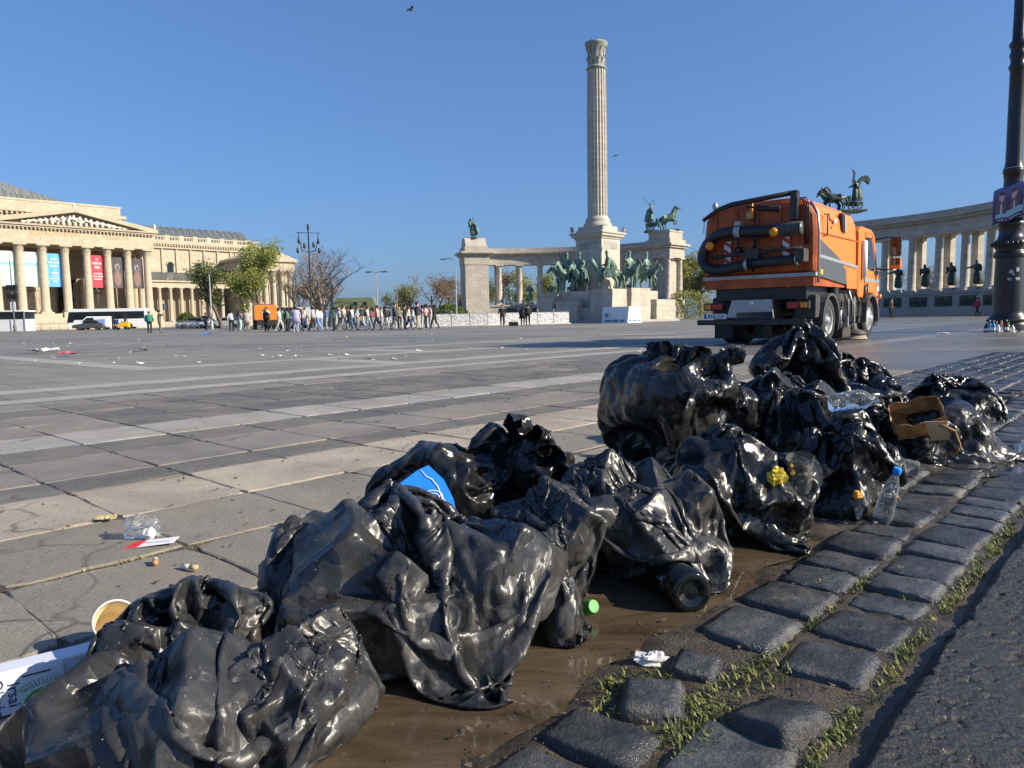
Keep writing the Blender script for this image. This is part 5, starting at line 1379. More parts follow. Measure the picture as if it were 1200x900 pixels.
for (dx, dy, r_, h_, m_, lb) in ((-1.02, -.75, .055, .34, BL, 'teal blue bottle in the cluster at the lamp post foot'), (-.93, -.78, .055, .33, BL, 'bright blue bottle next to the teal one at the lamp post foot'), (-1.10, -.70, .06, .26, DK, 'dark bottle at the outer end of the cluster by the lamp post'), (-.80, -.80, .05, .22, WT, 'white bottle in front of the orange bottle by the lamp post'),
    (-.76, -.66, .055, .30, OR, 'orange bottle in the cluster at the lamp post foot'), (-.66, -.72, .06, .32, OR, 'pinkish orange bottle beside the brown bottle by the lamp post'), (-.55, -.80, .05, .34, DK, 'tall brown bottle in the cluster by the lamp post'), (-.45, -.72, .06, .26, GR, 'green bottle leaning towards the lamp post base'), (-.36, -.78, .055, .2, WT, 'short white bottle closest to the lamp post base')):
    upright((lx + dx, ly + dy, 0), r_, h_, m_, lb)
for i in range(14): scrap(lx + rgl.uniform(-1.1, .5), ly - rgl.uniform(.72, 1.3), rgl.uniform(.08, .18), rgl.choice([0, 0, 1, 2]), 'scrap of paper litter lying round the lamp post foot', 'scraps round the lamp post foot')
# ------------------------------------------------------------------ stone and bronze
def limestone(name, a, b, blk=(1.2, .55), stain=.35):
    k = NT(name); w = k.coord('Object')
    n = k.noise(w, .8, 5, .65); f = k.noise(w, 7, 4, .7)
    c = k.ramp(n, [(.3, a), (.7, b)])
    c = k.mix(k.rng(f, .45, .75, 0, .35), c, (a[0] * .62, a[1] * .6, a[2] * .56, 1))
    st = k.noise(k.coord('Object', scale=(1.6, 1.6, .22)), 1.0, 4, .7)
    c = k.mix(k.rng(st, .55, .72, 0, stain), c, (.12, .105, .085, 1))
    sx = k.new('ShaderNodeSeparateXYZ'); k.put(w, sx.inputs[0]); cx = k.new('ShaderNodeCombineXYZ'); k.put(k.math('ADD', sx.outputs[0], sx.outputs[1]), cx.inputs[0]); k.put(sx.outputs[2], cx.inputs[1])
    br = k.new('ShaderNodeTexBrick'); k.put(cx.outputs[0], br.inputs['Vector'])
    for nme, val in (('Scale', 1.0), ('Mortar Size', .018), ('Mortar Smooth', .2), ('Brick Width', blk[0]), ('Row Height', blk[1])): br.inputs[nme].default_value = val
    br.inputs['Color1'].default_value = (1, 1, 1, 1); br.inputs['Color2'].default_value = (.86, .85, .84, 1); br.inputs['Mortar'].default_value = (.55, .53, .5, 1)
    c = k.mix(.8, c, br.outputs['Color'], 'MULTIPLY')
    k.set(Base_Color=c, Roughness=.85); k.bump(f, .25, .03)
    return k.m
M_STONE = limestone('monument_limestone', (.42, .38, .31), (.54, .495, .42), stain=.42)
M_STONE_L = limestone('pale_limestone', (.47, .43, .36), (.59, .55, .47), stain=.3)
M_WALLS = limestone('plinth_granite', (.34, .32, .29), (.44, .42, .385), stain=.25)
k = NT('bronze_patina'); w = k.coord('Object'); n = k.noise(w, 2.2, 5, .7); z_ = k.noise(k.coord('Object', scale=(3, 3, .7)), 1.5, 4, .7)
k.set(Base_Color=k.mix(k.rng(z_, .42, .62, 0, 1), k.ramp(n, [(.3, (.018, .03, .024)), (.7, (.07, .125, .098))]), (.20, .33, .265, 1)), Roughness=.6, Metallic=.15); M_BRONZE = k.m
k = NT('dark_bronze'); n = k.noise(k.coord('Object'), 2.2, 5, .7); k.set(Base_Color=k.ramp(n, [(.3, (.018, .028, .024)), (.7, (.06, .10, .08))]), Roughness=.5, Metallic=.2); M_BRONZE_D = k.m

# ------------------------------------------------------------------ figures grown from a skeleton (one closed surface)
def skin_mesh(name, joints, bones, sub=1):
    """joints: name -> (x, y, z, rx, ry) ; bones: pairs"""
    ids = {n: i for i, n in enumerate(joints)}
    me = bpy.data.meshes.new('tmp'); me.from_pydata([j[:3] for j in joints.values()], [(ids[a], ids[b]) for a, b in bones], [])
    o = bpy.data.objects.new('tmp', me); COL.objects.link(o)
    md = o.modifiers.new('skin', 'SKIN'); md.use_smooth_shade = True
    sv = me.skin_vertices[0].data
    for i, j in enumerate(joints.values()):
        sv[i].radius = (j[3], j[4] if len(j) > 4 else j[3]); sv[i].use_root = (i == 0)
    if sub:
        sb = o.modifiers.new('sub', 'SUBSURF'); sb.levels = sub; sb.render_levels = sub
    dg = bpy.context.evaluated_depsgraph_get(); dg.update()
    out = bpy.data.meshes.new_from_object(o.evaluated_get(dg)); out.name = name
    bpy.data.objects.remove(o); bpy.data.meshes.remove(me)
    out.polygons.foreach_set('use_smooth', [True] * len(out.polygons))
    return out
def rider_joints(arm=0.0, x=0.0, z=0.0, cloak=True):
    J = {'pelvis': (x, 0, z + 1.62, .2, .24), 'waist': (x + .02, 0, z + 1.85, .19, .24), 'chest': (x + .03, 0, z + 2.15, .2, .28), 'neck': (x + .04, 0, z + 2.42, .09), 'head': (x + .07, 0, z + 2.58, .13), 'crown': (x + .06, 0, z + 2.78, .08)}
    B = [('pelvis', 'waist'), ('waist', 'chest'), ('chest', 'neck'), ('neck', 'head'), ('head', 'crown')]
    for s, n in ((1, 'l'), (-1, 'r')):
        J['hip' + n] = (x + .05, s * .2, z + 1.6, .15); J['knee' + n] = (x + .42, s * .42, z + 1.25, .12); J['foot' + n] = (x + .32, s * .44, z + .72, .08); J['toe' + n] = (x + .5, s * .46, z + .68, .06)
        B += [('pelvis', 'hip' + n), ('hip' + n, 'knee' + n), ('knee' + n, 'foot' + n), ('foot' + n, 'toe' + n)]
        J['sh' + n] = (x + .02, s * .3, z + 2.25, .13)
        if s < 0 and arm: J['el' + n] = (x + .1, s * .5, z + 2.05 + arm * .2, .09); J['ha' + n] = (x + .35, s * .55, z + 2.1 + arm * .5, .07)
        else: J['el' + n] = (x + .05, s * .42, z + 1.92, .09); J['ha' + n] = (x + .4, s * .2, z + 1.85, .07)
        B += [('chest', 'sh' + n), ('sh' + n, 'el' + n), ('el' + n, 'ha' + n)]
    if cloak:
        J['c1'] = (x - .18, 0, z + 2.15, .12, .28); J['c2'] = (x - .36, 0, z + 1.75, .13, .36); J['c3'] = (x - .5, 0, z + 1.35, .1, .38)
        B += [('chest', 'c1'), ('c1', 'c2'), ('c2', 'c3')]
    return J, B
def horse_joints(pose='stand', k=1.0, headz=0.0):
    J = {'barrel': (0, 0, 1.28, .34, .36), 'rump': (-.55, 0, 1.34, .34, .34), 'croup': (-.86, 0, 1.30, .24, .24), 'tail1': (-1.05, 0, 1.25, .09), 'tail2': (-1.2, 0, .85, .11), 'tail3': (-1.22, 0, .4, .06),
         'chest': (.55, 0, 1.28, .32, .36), 'neck1': (.85, 0, 1.6 + headz * .4, .22, .2), 'neck2': (1.08, 0, 1.95 + headz * .8, .17, .14), 'poll': (1.2, 0, 2.14 + headz, .13, .12), 'ear': (1.14, 0, 2.30 + headz, .05, .08), 'face': (1.42, 0, 1.92 + headz, .11, .1), 'muzzle': (1.56, 0, 1.70 + headz, .08, .08)}
    B = [('barrel', 'rump'), ('rump', 'croup'), ('croup', 'tail1'), ('tail1', 'tail2'), ('tail2', 'tail3'), ('barrel', 'chest'), ('chest', 'neck1'), ('neck1', 'neck2'), ('neck2', 'poll'), ('poll', 'ear'), ('poll', 'face'), ('face', 'muzzle')]
    for s, n in ((1, 'l'), (-1, 'r')):
        fl = (pose == 'walk' and s > 0) or pose == 'rear'
        hx = .18 * (s if pose in ('walk', 'rear') else .2)
        J['el' + n] = (.58, s * .2, 1.02, .15); J['kn' + n] = ((.86 if fl else .6), s * .2, (.86 if fl else .62), .085); J['fe' + n] = ((.70 if fl else .6), s * .2, (.5 if fl else .14), .06); J['ho' + n] = ((.78 if fl else .66), s * .2, (.38 if fl else .03), .075)
        B += [('chest', 'el' + n), ('el' + n, 'kn' + n), ('kn' + n, 'fe' + n), ('fe' + n, 'ho' + n)]
        J['st' + n] = (-.55 + hx, s * .2, 1.0, .19); J['hk' + n] = (-.86 + hx, s * .2, .64, .09); J['pa' + n] = (-.78 + hx, s * .2, .16, .06); J['hh' + n] = (-.70 + hx, s * .2, .03, .075)
        B += [('rump', 'st' + n), ('st' + n, 'hk' + n), ('hk' + n, 'pa' + n), ('pa' + n, 'hh' + n)]
    return J, B
ME_HORSE = [skin_mesh('horse', *horse_joints(p_, 1, h_)) for p_, h_ in (('stand', 0), ('walk', .1), ('walk', -.25), ('rear', .35))]
ME_RIDER = [skin_mesh('rider', *rider_joints(a)) for a in (0, 1.2, 2.0)]
def horseman(loc, rz, horse, rider, label, group='bronze horsemen on the column plinth', s=1.38, lance=False):
    root = empty('horseman_statue', loc, rz, label, 'statue', group); root.scale = (s, s, s)
    h = link('horse', ME_HORSE[horse].copy(), root); h.data.materials.append(M_BRONZE)
    r_ = link('rider', ME_RIDER[rider].copy(), root); r_.data.materials.append(M_BRONZE)
    b = MB(); b.lathe([(.13, 2.70), (.15, 2.74), (.10, 2.86), (.02, 3.0)], 10, T(.07, 0, 0)); b.build('helmet', M_BRONZE, root)
    b = MB(); b.box(-.38, .42, -.40, .40, 1.50, 1.66, bev=.08); b.prism([(-.36, 1.55), (.3, 1.55), (.22, 1.0), (-.3, .95)], -.42, -.38, 'y'); b.prism([(-.36, 1.55), (.3, 1.55), (.22, 1.0), (-.3, .95)], .38, .42, 'y'); b.build('saddle_cloth', M_BRONZE, root)
    b = MB(); b.prism([(.62, 1.66), (.85, 1.86), (1.02, 2.14), (1.12, 2.32), (.98, 2.2), (.72, 1.9), (.5, 1.62)], -.05, .05, 'y'); b.build('mane', M_BRONZE, root)
    if lance:
        b = MB(); b.tube([(.6, -.55, 1.5), (.25, -.6, 3.3)], .025, 6); b.build('lance', M_BRONZE, root)
    return root

# robed standing figure (kings between the columns)
def robed_joints(arm=0):
    J = {'hem': (0, 0, .12, .34, .30), 'knee': (.02, 0, .55, .28, .26), 'hip': (0, 0, .98, .23, .25), 'waist': (0, 0, 1.2, .19, .23), 'chest': (.02, 0, 1.48, .2, .27), 'neck': (.03, 0, 1.70, .08), 'head': (.05, 0, 1.82, .115), 'crown': (.05, 0, 1.98, .10)}
    B = [('hem', 'knee'), ('knee', 'hip'), ('hip', 'waist'), ('waist', 'chest'), ('chest', 'neck'), ('neck', 'head'), ('head', 'crown')]
    for s, n in ((1, 'l'), (-1, 'r')):
        J['s' + n] = (0, s * .27, 1.54, .12)
        if s < 0 and arm: J['e' + n] = (.1, s * .52, 1.45, .08); J['h' + n] = (.2, s * .80, 1.42, .06)
        else: J['e' + n] = (-.02, s * .36, 1.25, .1); J['h' + n] = (.24, s * .24, 1.12, .07)
        B += [('chest', 's' + n), ('s' + n, 'e' + n), ('e' + n, 'h' + n)]
    J['k1'] = (-.2, 0, 1.3, .1, .26); J['k2'] = (-.3, 0, .7, .12, .34); J['k3'] = (-.36, 0, .14, .12, .4); B += [('chest', 'k1'), ('k1', 'k2'), ('k2', 'k3')]
    return J, B
ME_KING = [skin_mesh('king', *robed_joints(a)) for a in (0, 1)]

# ------------------------------------------------------------------ the tall column with its pedestal and plinth (u axis = monument axis)
COLP = Vector((9.5, 80.7, 0))
MON_R = math.atan2(-UY, -UX)      # local +x looks down the axis towards the street side (-u)
def column_monument():
    root = empty('victory_column', COLP, ANG_U, 'tall fluted stone column with leafy capital on a square pedestal, no statue on top', 'column')
    # local: x = u (away), y = v. Front is -x
    b = MB(); b.box(-1.95, 1.95, -1.95, 1.95, 3.0, 4.6); b.box(-1.68, 1.68, -1.68, 1.68, 4.6, 8.75); b.build('pedestal', M_STONE_L, root)
    for (x0, x1, y0, y1) in ((-1.2, 1.2, -1.70, -1.66), (-1.70, -1.66, -1.2, 1.2)):
        b = MB(); b.box(x0, x1, y0, y1, 7.75, 8.55); b.build('relief_band', M_WALLS, root)
    b = MB(); b.sweep([(0, 8.75), (.1, 8.8), (.14, 8.95), (.34, 9.05), (.38, 9.25), (.5, 9.32), (.5, 9.5), (0, 9.56)], [(-1.68, -1.68), (1.68, -1.68), (1.68, 1.68), (-1.68, 1.68)], closed=True)
    b.box(-1.66, 1.66, -1.66, 1.66, 9.4, 9.75); b.build('cornice', M_STONE_L, root)
    b = MB(); b.box(-1.5, 1.5, -1.5, 1.5, 9.7, 10.15); b.lathe([(1.5, 10.15), (1.52, 10.3), (1.45, 10.5), (1.28, 10.62), (1.32, 10.8), (1.3, 10.95), (1.14, 11.1), (1.07, 11.25)], 40); b.build('column_base', M_STONE_L, root)
    for sx in (-1, 1):
        for sy in (-1, 1):
            b = MB(); b.ball((sx * 1.95, sy * 1.95, 9.78), (.22, .22, .2), 8, 6); b.tube([(sx * 1.95, sy * 1.95, 9.8), (sx * 2.05, sy * 2.05, 10.1), (sx * 2.15, sy * 2.15, 10.12)], [.12, .09, .03], 6); b.prism([(-.12, 9.85), (.12, 9.85), (.5, 10.12), (0, 10.0), (-.5, 10.12)], -.08, .08, 'y', T(sx * 1.95, sy * 1.95, 0, R(45) * (-1 if sx == sy else 1))); b.build('eagle', M_WALLS, root)
    # fluted shaft with entasis
    b = MB(); n = 20; prof = [(1.06, 11.2), (1.06, 13), (1.055, 16), (1.045, 19), (1.03, 22), (1.0, 24), (.97, 26.5)]
    seg = []
    for k_ in range(n):
        a = 2 * pi * k_ / n; w_ = 2 * pi / n
        for (da, rr_) in ((0, 1), (.16, 1), (.2, .965), (.4, .91), (.6, .895), (.8, .91), (.97, .965)): seg.append((a + da * w_, rr_))
    m = len(seg); vs = []; fs = []
    for (r_, z) in prof: vs += [(r_ * q * math.cos(a), r_ * q * math.sin(a), z) for a, q in seg]
    for i in range(len(prof) - 1):
        for k_ in range(m): l = (k_ + 1) % m; fs.append((i * m + k_, i * m + l, (i + 1) * m + l, (i + 1) * m + k_))
    fs.append(tuple((len(prof) - 1) * m + k_ for k_ in range(m)))
    b.add(vs, fs); sh = b.build('fluted_shaft', M_STONE_L, root)
    b = MB(); b.lathe([(0.97, 26.45), (1.06, 26.48), (1.09, 26.58), (1.03, 26.67), (0.9, 26.71), (0.86, 26.85), (0.85, 27.75), (0.9, 28.35), (1.04, 28.75), (1.18, 28.95), (1.2, 29.15), (1.1, 29.21)], 32); cap = b.build('capital', simple('weathered_capital', (.26, .29, .24, 1), .85, var=.4, scale=2.0), root)
    for ring, (z0, h_, nn, off) in enumerate(((26.75, 1.0, 12, 0), (27.55, 1.2, 12, .5))):
        for k_ in range(nn):
            a = 2 * pi * (k_ + off) / nn
            b = MB(); b.add([(.87, -.15, z0), (.87, .15, z0), (.92, .18, z0 + h_ * .5), (.92, -.18, z0 + h_ * .5), (1.05, .12, z0 + h_ * .92), (1.05, -.12, z0 + h_ * .92), (1.14, .04, z0 + h_ * .86), (1.14, -.04, z0 + h_ * .86), (.89, 0, z0 + h_ * .8)], [(0, 1, 2, 3), (3, 2, 4, 5), (5, 4, 6, 7), (2, 8, 4), (3, 5, 8), (4, 8, 6), (5, 7, 8)], M=Matrix.Rotation(a, 4, 'Z')); b.build('acanthus_leaf', M_WALLS, cap)
    b = MB()
    for (x, y) in ((.3, .1), (-.2, -.3), (-.3, .4), (.1, -.1)): b.tube([(x, y, 29.15), (x, y, 29.75)], .03, 5)
    b.build('mounting_rod', M_BLACKM, root)
    return root
column_monument()
# plinth round the pedestal: two tiers, stepped out in buttresses at the sides
def plinth():
    root = empty('monument_plinth', COLP, ANG_U, 'stepped pale stone plinth carrying the bronze horsemen round the tall column', 'plinth')
    b = MB(); b.box(-5.6, 5.0, -5.6, 3.2, .2, 1.5, bev=.06); b.build('lower_tier', M_STONE, root)
    b = MB(); b.box(-4.9, 4.4, -4.7, 2.9, 1.5, 3.25, bev=.05); b.build('upper_tier', M_STONE, root)
    for (x0, x1, y0, y1, z1) in ((-6.0, -3.6, 1.4, 3.6, 3.15), (-6.0, -3.6, -6.0, -3.4, 3.3), (-2.8, .6, -6.1, -4.2, 3.42), (-6.3, -5.5, -1.9, .8, 2.3), (1.6, 5.3, -6.3, -4.4, 2.3), (-2.8, 1.2, 2.4, 3.9, 3.3)):
        w_ = x1 - x0
        b = MB(); b.prism([(x0, 0), (x1, 0), (x1 + .12, z1 * .45), (x1, z1 - .45), (x1 + .06, z1 - .3), (x1 + .06, z1), (x0 - .06, z1), (x0 - .06, z1 - .3), (x0, z1 - .45), (x0 - .12, z1 * .45)], y0, y1, 'y'); b.build('buttress', M_STONE, root)
    b = MB(); b.box(-6.6, 5.7, -6.6, 4.3, 0, .25); b.build('step', M_WALLS, root)
    return root
plinth()
def mpos(u_, v_, z): return Vector((COLP.x + UX * u_ + VX * v_, COLP.y + UY * u_ + VY * v_, z))
# horsemen: x along -u is front
HS = [(-3.4, 1.7, ANG_U + pi - .45, 2, 2, 'bronze rider on a horse with bowed head at the fence end of the column plinth', 0), (-4.3, .8, ANG_U + pi - .05, 0, 0, 'bronze leader on horseback facing the square from the front of the column plinth', 0),
      (-3.9, -.5, ANG_U + pi + .1, 2, 1, 'bronze rider pressed close behind the leader at the front of the plinth', 0), (-3.2, -3.5, ANG_U + pi - .75, 1, 0, 'pale green bronze rider on a walking horse with a slanted lance before the pedestal', 1),
      (-.7, -4.4, ANG_U - pi / 2 - .35, 0, 1, 'bronze rider facing out beside the column pedestal, between two other riders', 0), (2.2, -4.6, ANG_U - pi / 2 - .1, 2, 0, 'bronze rider at the rear corner of the column plinth by the chariot pillar', 0)]
for (a, c, rz, hh, rd, lb, ln) in HS: horseman(mpos(a, c, 3.24), rz, hh, rd, lb, lance=ln)

# ------------------------------------------------------------------ the two curved colonnades
RAD, PHI = 28.6, R(57)
def arc_pt(side, phi, off=0.0):
    """point on the wing; side +1 = left wing (towards +v), -1 = right wing; off > 0 is the convex (outer, +u) side"""
    inner = Vector((22.4, 115.0)) if side > 0 else Vector((42.6, 96.0))
    c = inner - Vector((UX, UY)) * RAD
    d = Vector((UX, UY)) * math.cos(phi) + Vector((VX, VY)) * side * math.sin(phi)
    return c + d * (RAD + off)
ME_COL = None
def doric_column(h, r_):
    b = MB(); n = 16
    b.box(-r_ * 1.35, r_ * 1.35, -r_ * 1.35, r_ * 1.35, 0, .16)
    b.lathe([(r_ * 1.3, .16), (r_ * 1.32, .26), (r_ * 1.1, .36), (r_, .42), (r_ * .99, h * .4), (r_ * .86, h - .62), (r_ * .94, h - .58), (r_ * .86, h - .5), (r_ * 1.0, h - .3), (r_ * 1.28, h - .16)], n)
    b.box(-r_ * 1.35, r_ * 1.35, -r_ * 1.35, r_ * 1.35, h - .16, h)
    return b
def colonnade(side, label):
    root = empty('colonnade', (0, 0, 0), 0, label, 'colonnade', 'curved colonnades behind the column')
    H1, HC, HE = 2.75, 9.15, 11.75
    N = 30
    def path(off): return [tuple(arc_pt(side, PHI * i / N, off)) for i in range(N + 1)]
    def ring(b, off0, off1, z0, z1):
        p0, p1 = path(off0), path(off1); n = len(p0)
        vs = [(x, y, z) for z in (z0, z1) for pp in (p0, p1) for x, y in pp]; fs = []
        for i in range(n - 1):
            fs += [(i, i + 1, n + i + 1, n + i), (2 * n + i, 3 * n + i, 3 * n + i + 1, 2 * n + i + 1), (i, 2 * n + i, 2 * n + i + 1, i + 1), (n + i, n + i + 1, 3 * n + i + 1, 3 * n + i)]
        fs += [(0, n, 3 * n, 2 * n), (n - 1, 3 * n - 1, 4 * n - 1, 2 * n - 1)]
        b.add(vs, fs)
    b = MB(); ring(b, -1.9, 1.9, .35, H1 - .3); b.build('podium_wall', M_WALLS, root)
    b = MB(); ring(b, -2.05, 2.05, H1 - .3, H1); b.build('podium_coping', M_WALLS, root)
    b = MB(); ring(b, -2.2, 2.2, 0, .35); b.build('podium_step', M_WALLS, root)
    b = MB(); ring(b, -1.45, 1.45, HC, HC + .75); b.build('architrave', M_STONE, root)
    b = MB(); ring(b, -1.38, 1.38, HC + .75, HC + 1.45); b.build('frieze', M_STONE, root)
    b = MB(); ring(b, -1.75, 1.75, HC + 1.45, HC + 1.75); ring(b, -2.1, 2.1, HC + 1.75, HC + 2.05); b.build('cornice', M_STONE, root)
    b = MB(); ring(b, -1.6, 1.6, HC + 2.05, HE); b.build('parapet', M_STONE, root)
    me = doric_column(HC - H1, .46).mesh('column_shaft'); me.materials.append(M_STONE_L)
    pm = MB(); pm.box(-.42, .42, -.42, .42, 0, HC - H1); pm.box(-.5, .5, -.5, .5, 0, .3); pm.box(-.5, .5, -.5, .5, HC - H1 - .3, HC - H1); pme = pm.mesh('pier'); pme.materials.append(M_STONE)
    bays = 7
    p0, p1 = R(4.5), PHI - R(4.5)
    for i in range(1, bays + 1):
        ph = p0 + (p1 - p0) * i / bays
        ang = math.atan2(*(arc_pt(side, ph, 1) - arc_pt(side, ph, 0)).yx)
        o = link('column_shaft', me, root); q = arc_pt(side, ph, -.85); o.location = (q.x, q.y, H1); o.rotation_euler = (0, 0, ang)
        o = link('pier', pme, root); q = arc_pt(side, ph, .85); o.location = (q.x, q.y, H1); o.rotation_euler = (0, 0, ang)
    for i in range(bays):
        ph = p0 + (p1 - p0) * (i + .5) / bays
        q = arc_pt(side, ph, -1.93); ang = math.atan2(*(arc_pt(side, ph, 1) - arc_pt(side, ph, 0)).yx)
        b = MB(); b.box(-.12, .06, -1.05, 1.05, 1.05, 2.15, bev=.03); b.box(-.14, -.1, -.95, .95, 1.15, 2.05)
        rg = random.Random(i * 3 + int(side))
        for k in range(7): b.ball((-.15, -.8 + .27 * k, 1.5 + rg.uniform(-.08, .12)), (.08, .1, rg.uniform(.25, .4)), 6, 5)
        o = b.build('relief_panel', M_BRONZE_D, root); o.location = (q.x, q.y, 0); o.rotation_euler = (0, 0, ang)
    # end pillars
    for end, ph in (('in', 0.0), ('out', PHI)):
        q = arc_pt(side, ph, 0); ang = math.atan2(*(arc_pt(side, ph, 1) - q).yx)
        e = MB()
        sgn = -1 if end == 'in' else 1
        M4_ = T(q.x, q.y, 0, ang)
        y0, y1 = (-.2, 3.6) if (end == 'out') == (side > 0) else (-3.6, .2)
        if end == 'out':
            e.box(-2.1, 2.1, y0, y1, .35, HC, M=M4_); e.build('end_pillar', M_STONE, root)
        else:
            e.box(-1.2, 1.2, y0 + .7, y1 - .7, .35, HC, M=M4_); e.build('end_pillar', M_STONE, root)
            for xx in (-1.7, 1.7):
                for yy in (y0 + .5, y1 - .5):
                    o = link('column_shaft', me, root); w_ = M4_ @ Vector((xx, yy, H1)); o.location = w_; o.rotation_euler = (0, 0, ang)
        e = MB(); e.box(-2.35, 2.35, y0 - .25, y1 + .25, 0, .9, M=M4_); e.box(-2.2, 2.2, y0 - .12, y1 + .12, .9, H1 if end == 'in' else 1.1, M=M4_); e.build('pillar_foot', M_STONE, root)
        e = MB()
        e.box(-2.2, 2.2, y0 - .1, y1 + .1, HC + .003, HC + 1.46, M=M4_); e.box(-2.55, 2.55, y0 - .45, y1 + .45, HC + 1.46, HC + 1.76, M=M4_); e.box(-2.85, 2.85, y0 - .75, y1 + .75, HC + 1.76, HC + 2.07, M=M4_)
        e.build('pillar_cornice', M_STONE, root)
        e = MB(); yc = (y0 + y1) / 2
        if end == 'out':
            e.box(-2.1, 2.1, y0, y1, HC + 2.07, HE + .3, M=M4_); e.prism([(-1.9, HE + .3), (1.9, HE + .3), (1.5, HE + .9), (1.0, HE + 1.7), (-1.0, HE + 1.7), (-1.5, HE + .9)], y0 + .2, y1 - .2, 'y', M=M4_)
        else:
            e.box(-2.3, 2.3, y0 - .2, y1 + .2, HC + 2.07, HE + .1, M=M4_); e.box(-1.9, 1.9, y0 + .1, y1 - .1, HE + .1, HE + 1.2, M=M4_); e.box(-2.0, 2.0, y0, y1, HE + 1.2, HE + 1.45, M=M4_)
        e.build('statue_base', M_STONE, root)
    return root, H1, HE, p0, p1, bays
for side, lb in ((1, 'curved stone colonnade beside the tall column, ending in a square pillar by the white fence'), (-1, 'shaded curved stone colonnade behind the orange sweeper truck with grey podium wall')):
    root, H1, HE, p0, p1, bays = colonnade(side, lb)
    lab2 = 'green bronze king standing between the columns behind the white fence' if side > 0 else 'dark bronze king standing between the columns of the shaded colonnade'
    ORD = ['first', 'second', 'third', 'fourth', 'fifth', 'sixth', 'seventh']
    for i in range(bays):
        lab2 = ('green bronze king in the %s bay from the war chariot, beside the column' if side > 0 else 'dark bronze king in the %s bay from the peace chariot, shaded colonnade') % ORD[i]
        ph = p0 + (p1 - p0) * (i + .5) / bays
        q = arc_pt(side, ph, -.9); inw = arc_pt(side, ph, -3) - q
        px = 600 + 870 * q.x / q.y
        if side < 0 and px > 1210: continue
        st = empty('king_statue', (q.x, q.y, H1), math.atan2(inw.y, inw.x), lab2, 'statue', 'bronze kings in the colonnade beside the column' if side > 0 else 'bronze kings in the shaded colonnade')
        b = MB(); b.box(-.6, .6, -.6, .6, 0, .35, bev=.03); b.build('base', M_WALLS, st)
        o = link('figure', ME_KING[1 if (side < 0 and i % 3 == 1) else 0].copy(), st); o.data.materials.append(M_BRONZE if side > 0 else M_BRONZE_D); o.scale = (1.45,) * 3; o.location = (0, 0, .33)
# ---- chariots on the inner ends
def chariot(loc, rz, label, mat, wings):
    root = empty('chariot_statue', loc, rz, label, 'statue', 'bronze chariot groups'); s = 1.2; root.scale = (s, s, s)
    b = MB(); b.box(-2.3, 2.0, -1.15, 1.15, 0, .2, bev=.05); b.build('base', mat, root)
    for (y, x, hm) in ((-.62, .75, 3 if not wings else 1), (-.05, 1.05, 3 if not wings else 2), (.6, .8, 3 if not wings else 1)):
        h = link('horse', ME_HORSE[hm].copy(), root); h.data.materials.append(mat); h.location = (x, y, .2); h.rotation_euler = (0, -.16 if not wings else 0, 0)
        if not wings: h.location.z = .36
        b = MB(); b.prism([(.5, 1.62), (.85, 1.9), (1.1, 2.5), (.9, 2.4), (.6, 2.0)], -.06, .06, 'y'); m_ = b.build('mane', mat, h)
    b = MB()
    for y in (-.55, .55):
        ringp = [(-1.5 + .52 * math.cos(a), y, .75 + .52 * math.sin(a)) for a in [2 * pi * i / 18 for i in range(19)]]
        b.tube(ringp, .06, 6)
        for k_ in range(4): a = k_ * pi / 4; b.tube([(-1.5 + .5 * math.cos(a), y, .75 + .5 * math.sin(a)), (-1.5 - .5 * math.cos(a), y, .75 - .5 * math.sin(a))], .035, 5)
    b.tube([(-1.5, -.6, .75), (-1.5, .6, .75)], .06, 6); b.build('wheels', mat, root)
    b = MB(); b.prism([(-2.1, .75), (-.7, .75), (-.6, 1.5), (-.8, 1.75), (-.95, 1.2), (-1.6, 1.05), (-2.15, 1.1)], -.45, .45, 'y'); b.build('car', mat, root)
    J, B = robed_joints(1 if wings else 0)
    if not wings:
        J['el'] = (.1, .42, 1.75, .08); J['hl'] = (.25, .6, 2.05, .07); J['er'] = (-.05, -.42, 1.75, .08); J['hr'] = (-.2, -.62, 2.08, .07)
    f = link('driver', skin_mesh('driver', J, B), root); f.data.materials.append(mat); f.location = (-1.45, 0, 1.0); f.scale = (1.25,) * 3
    if wings:
        b = MB()
        b.prism([(-1.5, 2.5), (-1.2, 3.3), (-1.35, 4.1), (-1.0, 4.5), (-1.1, 3.9), (-1.0, 3.2), (-1.3, 2.4)], .2, .3, 'y'); b.build('palm_branch', mat, root)
        b = MB(); b.prism([(-1.5, 2.6), (-1.7, 3.3), (-2.1, 3.75), (-2.6, 3.8), (-2.95, 3.4), (-2.8, 2.9), (-2.4, 3.3), (-2.0, 3.2), (-1.75, 2.7)], -.15, .25, 'y'); b.build('billowing_cloak', mat, root)
    else:
        b = MB(); b.tube([(-1.1, .75, 3.5), (-.9, .8, 3.9), (-1.3, .9, 4.0)], .04, 5); b.tube([(-1.7, -.78, 3.55), (-2.1, -.85, 3.75), (-2.3, -.8, 4.05), (-2.05, -.8, 4.15)], .05, 5); b.build('snake_whip', mat, root)
    return root
qL = arc_pt(1, 0, 0); qR = arc_pt(-1, 0, 0)
vd = Vector((VX, VY))
chariot((*(qL - vd * 1.2), 11.75 + 1.45), R(-8), 'green bronze war chariot with two rearing horses on the pillar beside the tall column', M_BRONZE, False)
chariot((*(qR + vd * .3), 11.75 + 1.45), R(180), 'dark bronze peace chariot with palm branch and billowing cloak above the sweeper truck', M_BRONZE_D, True)
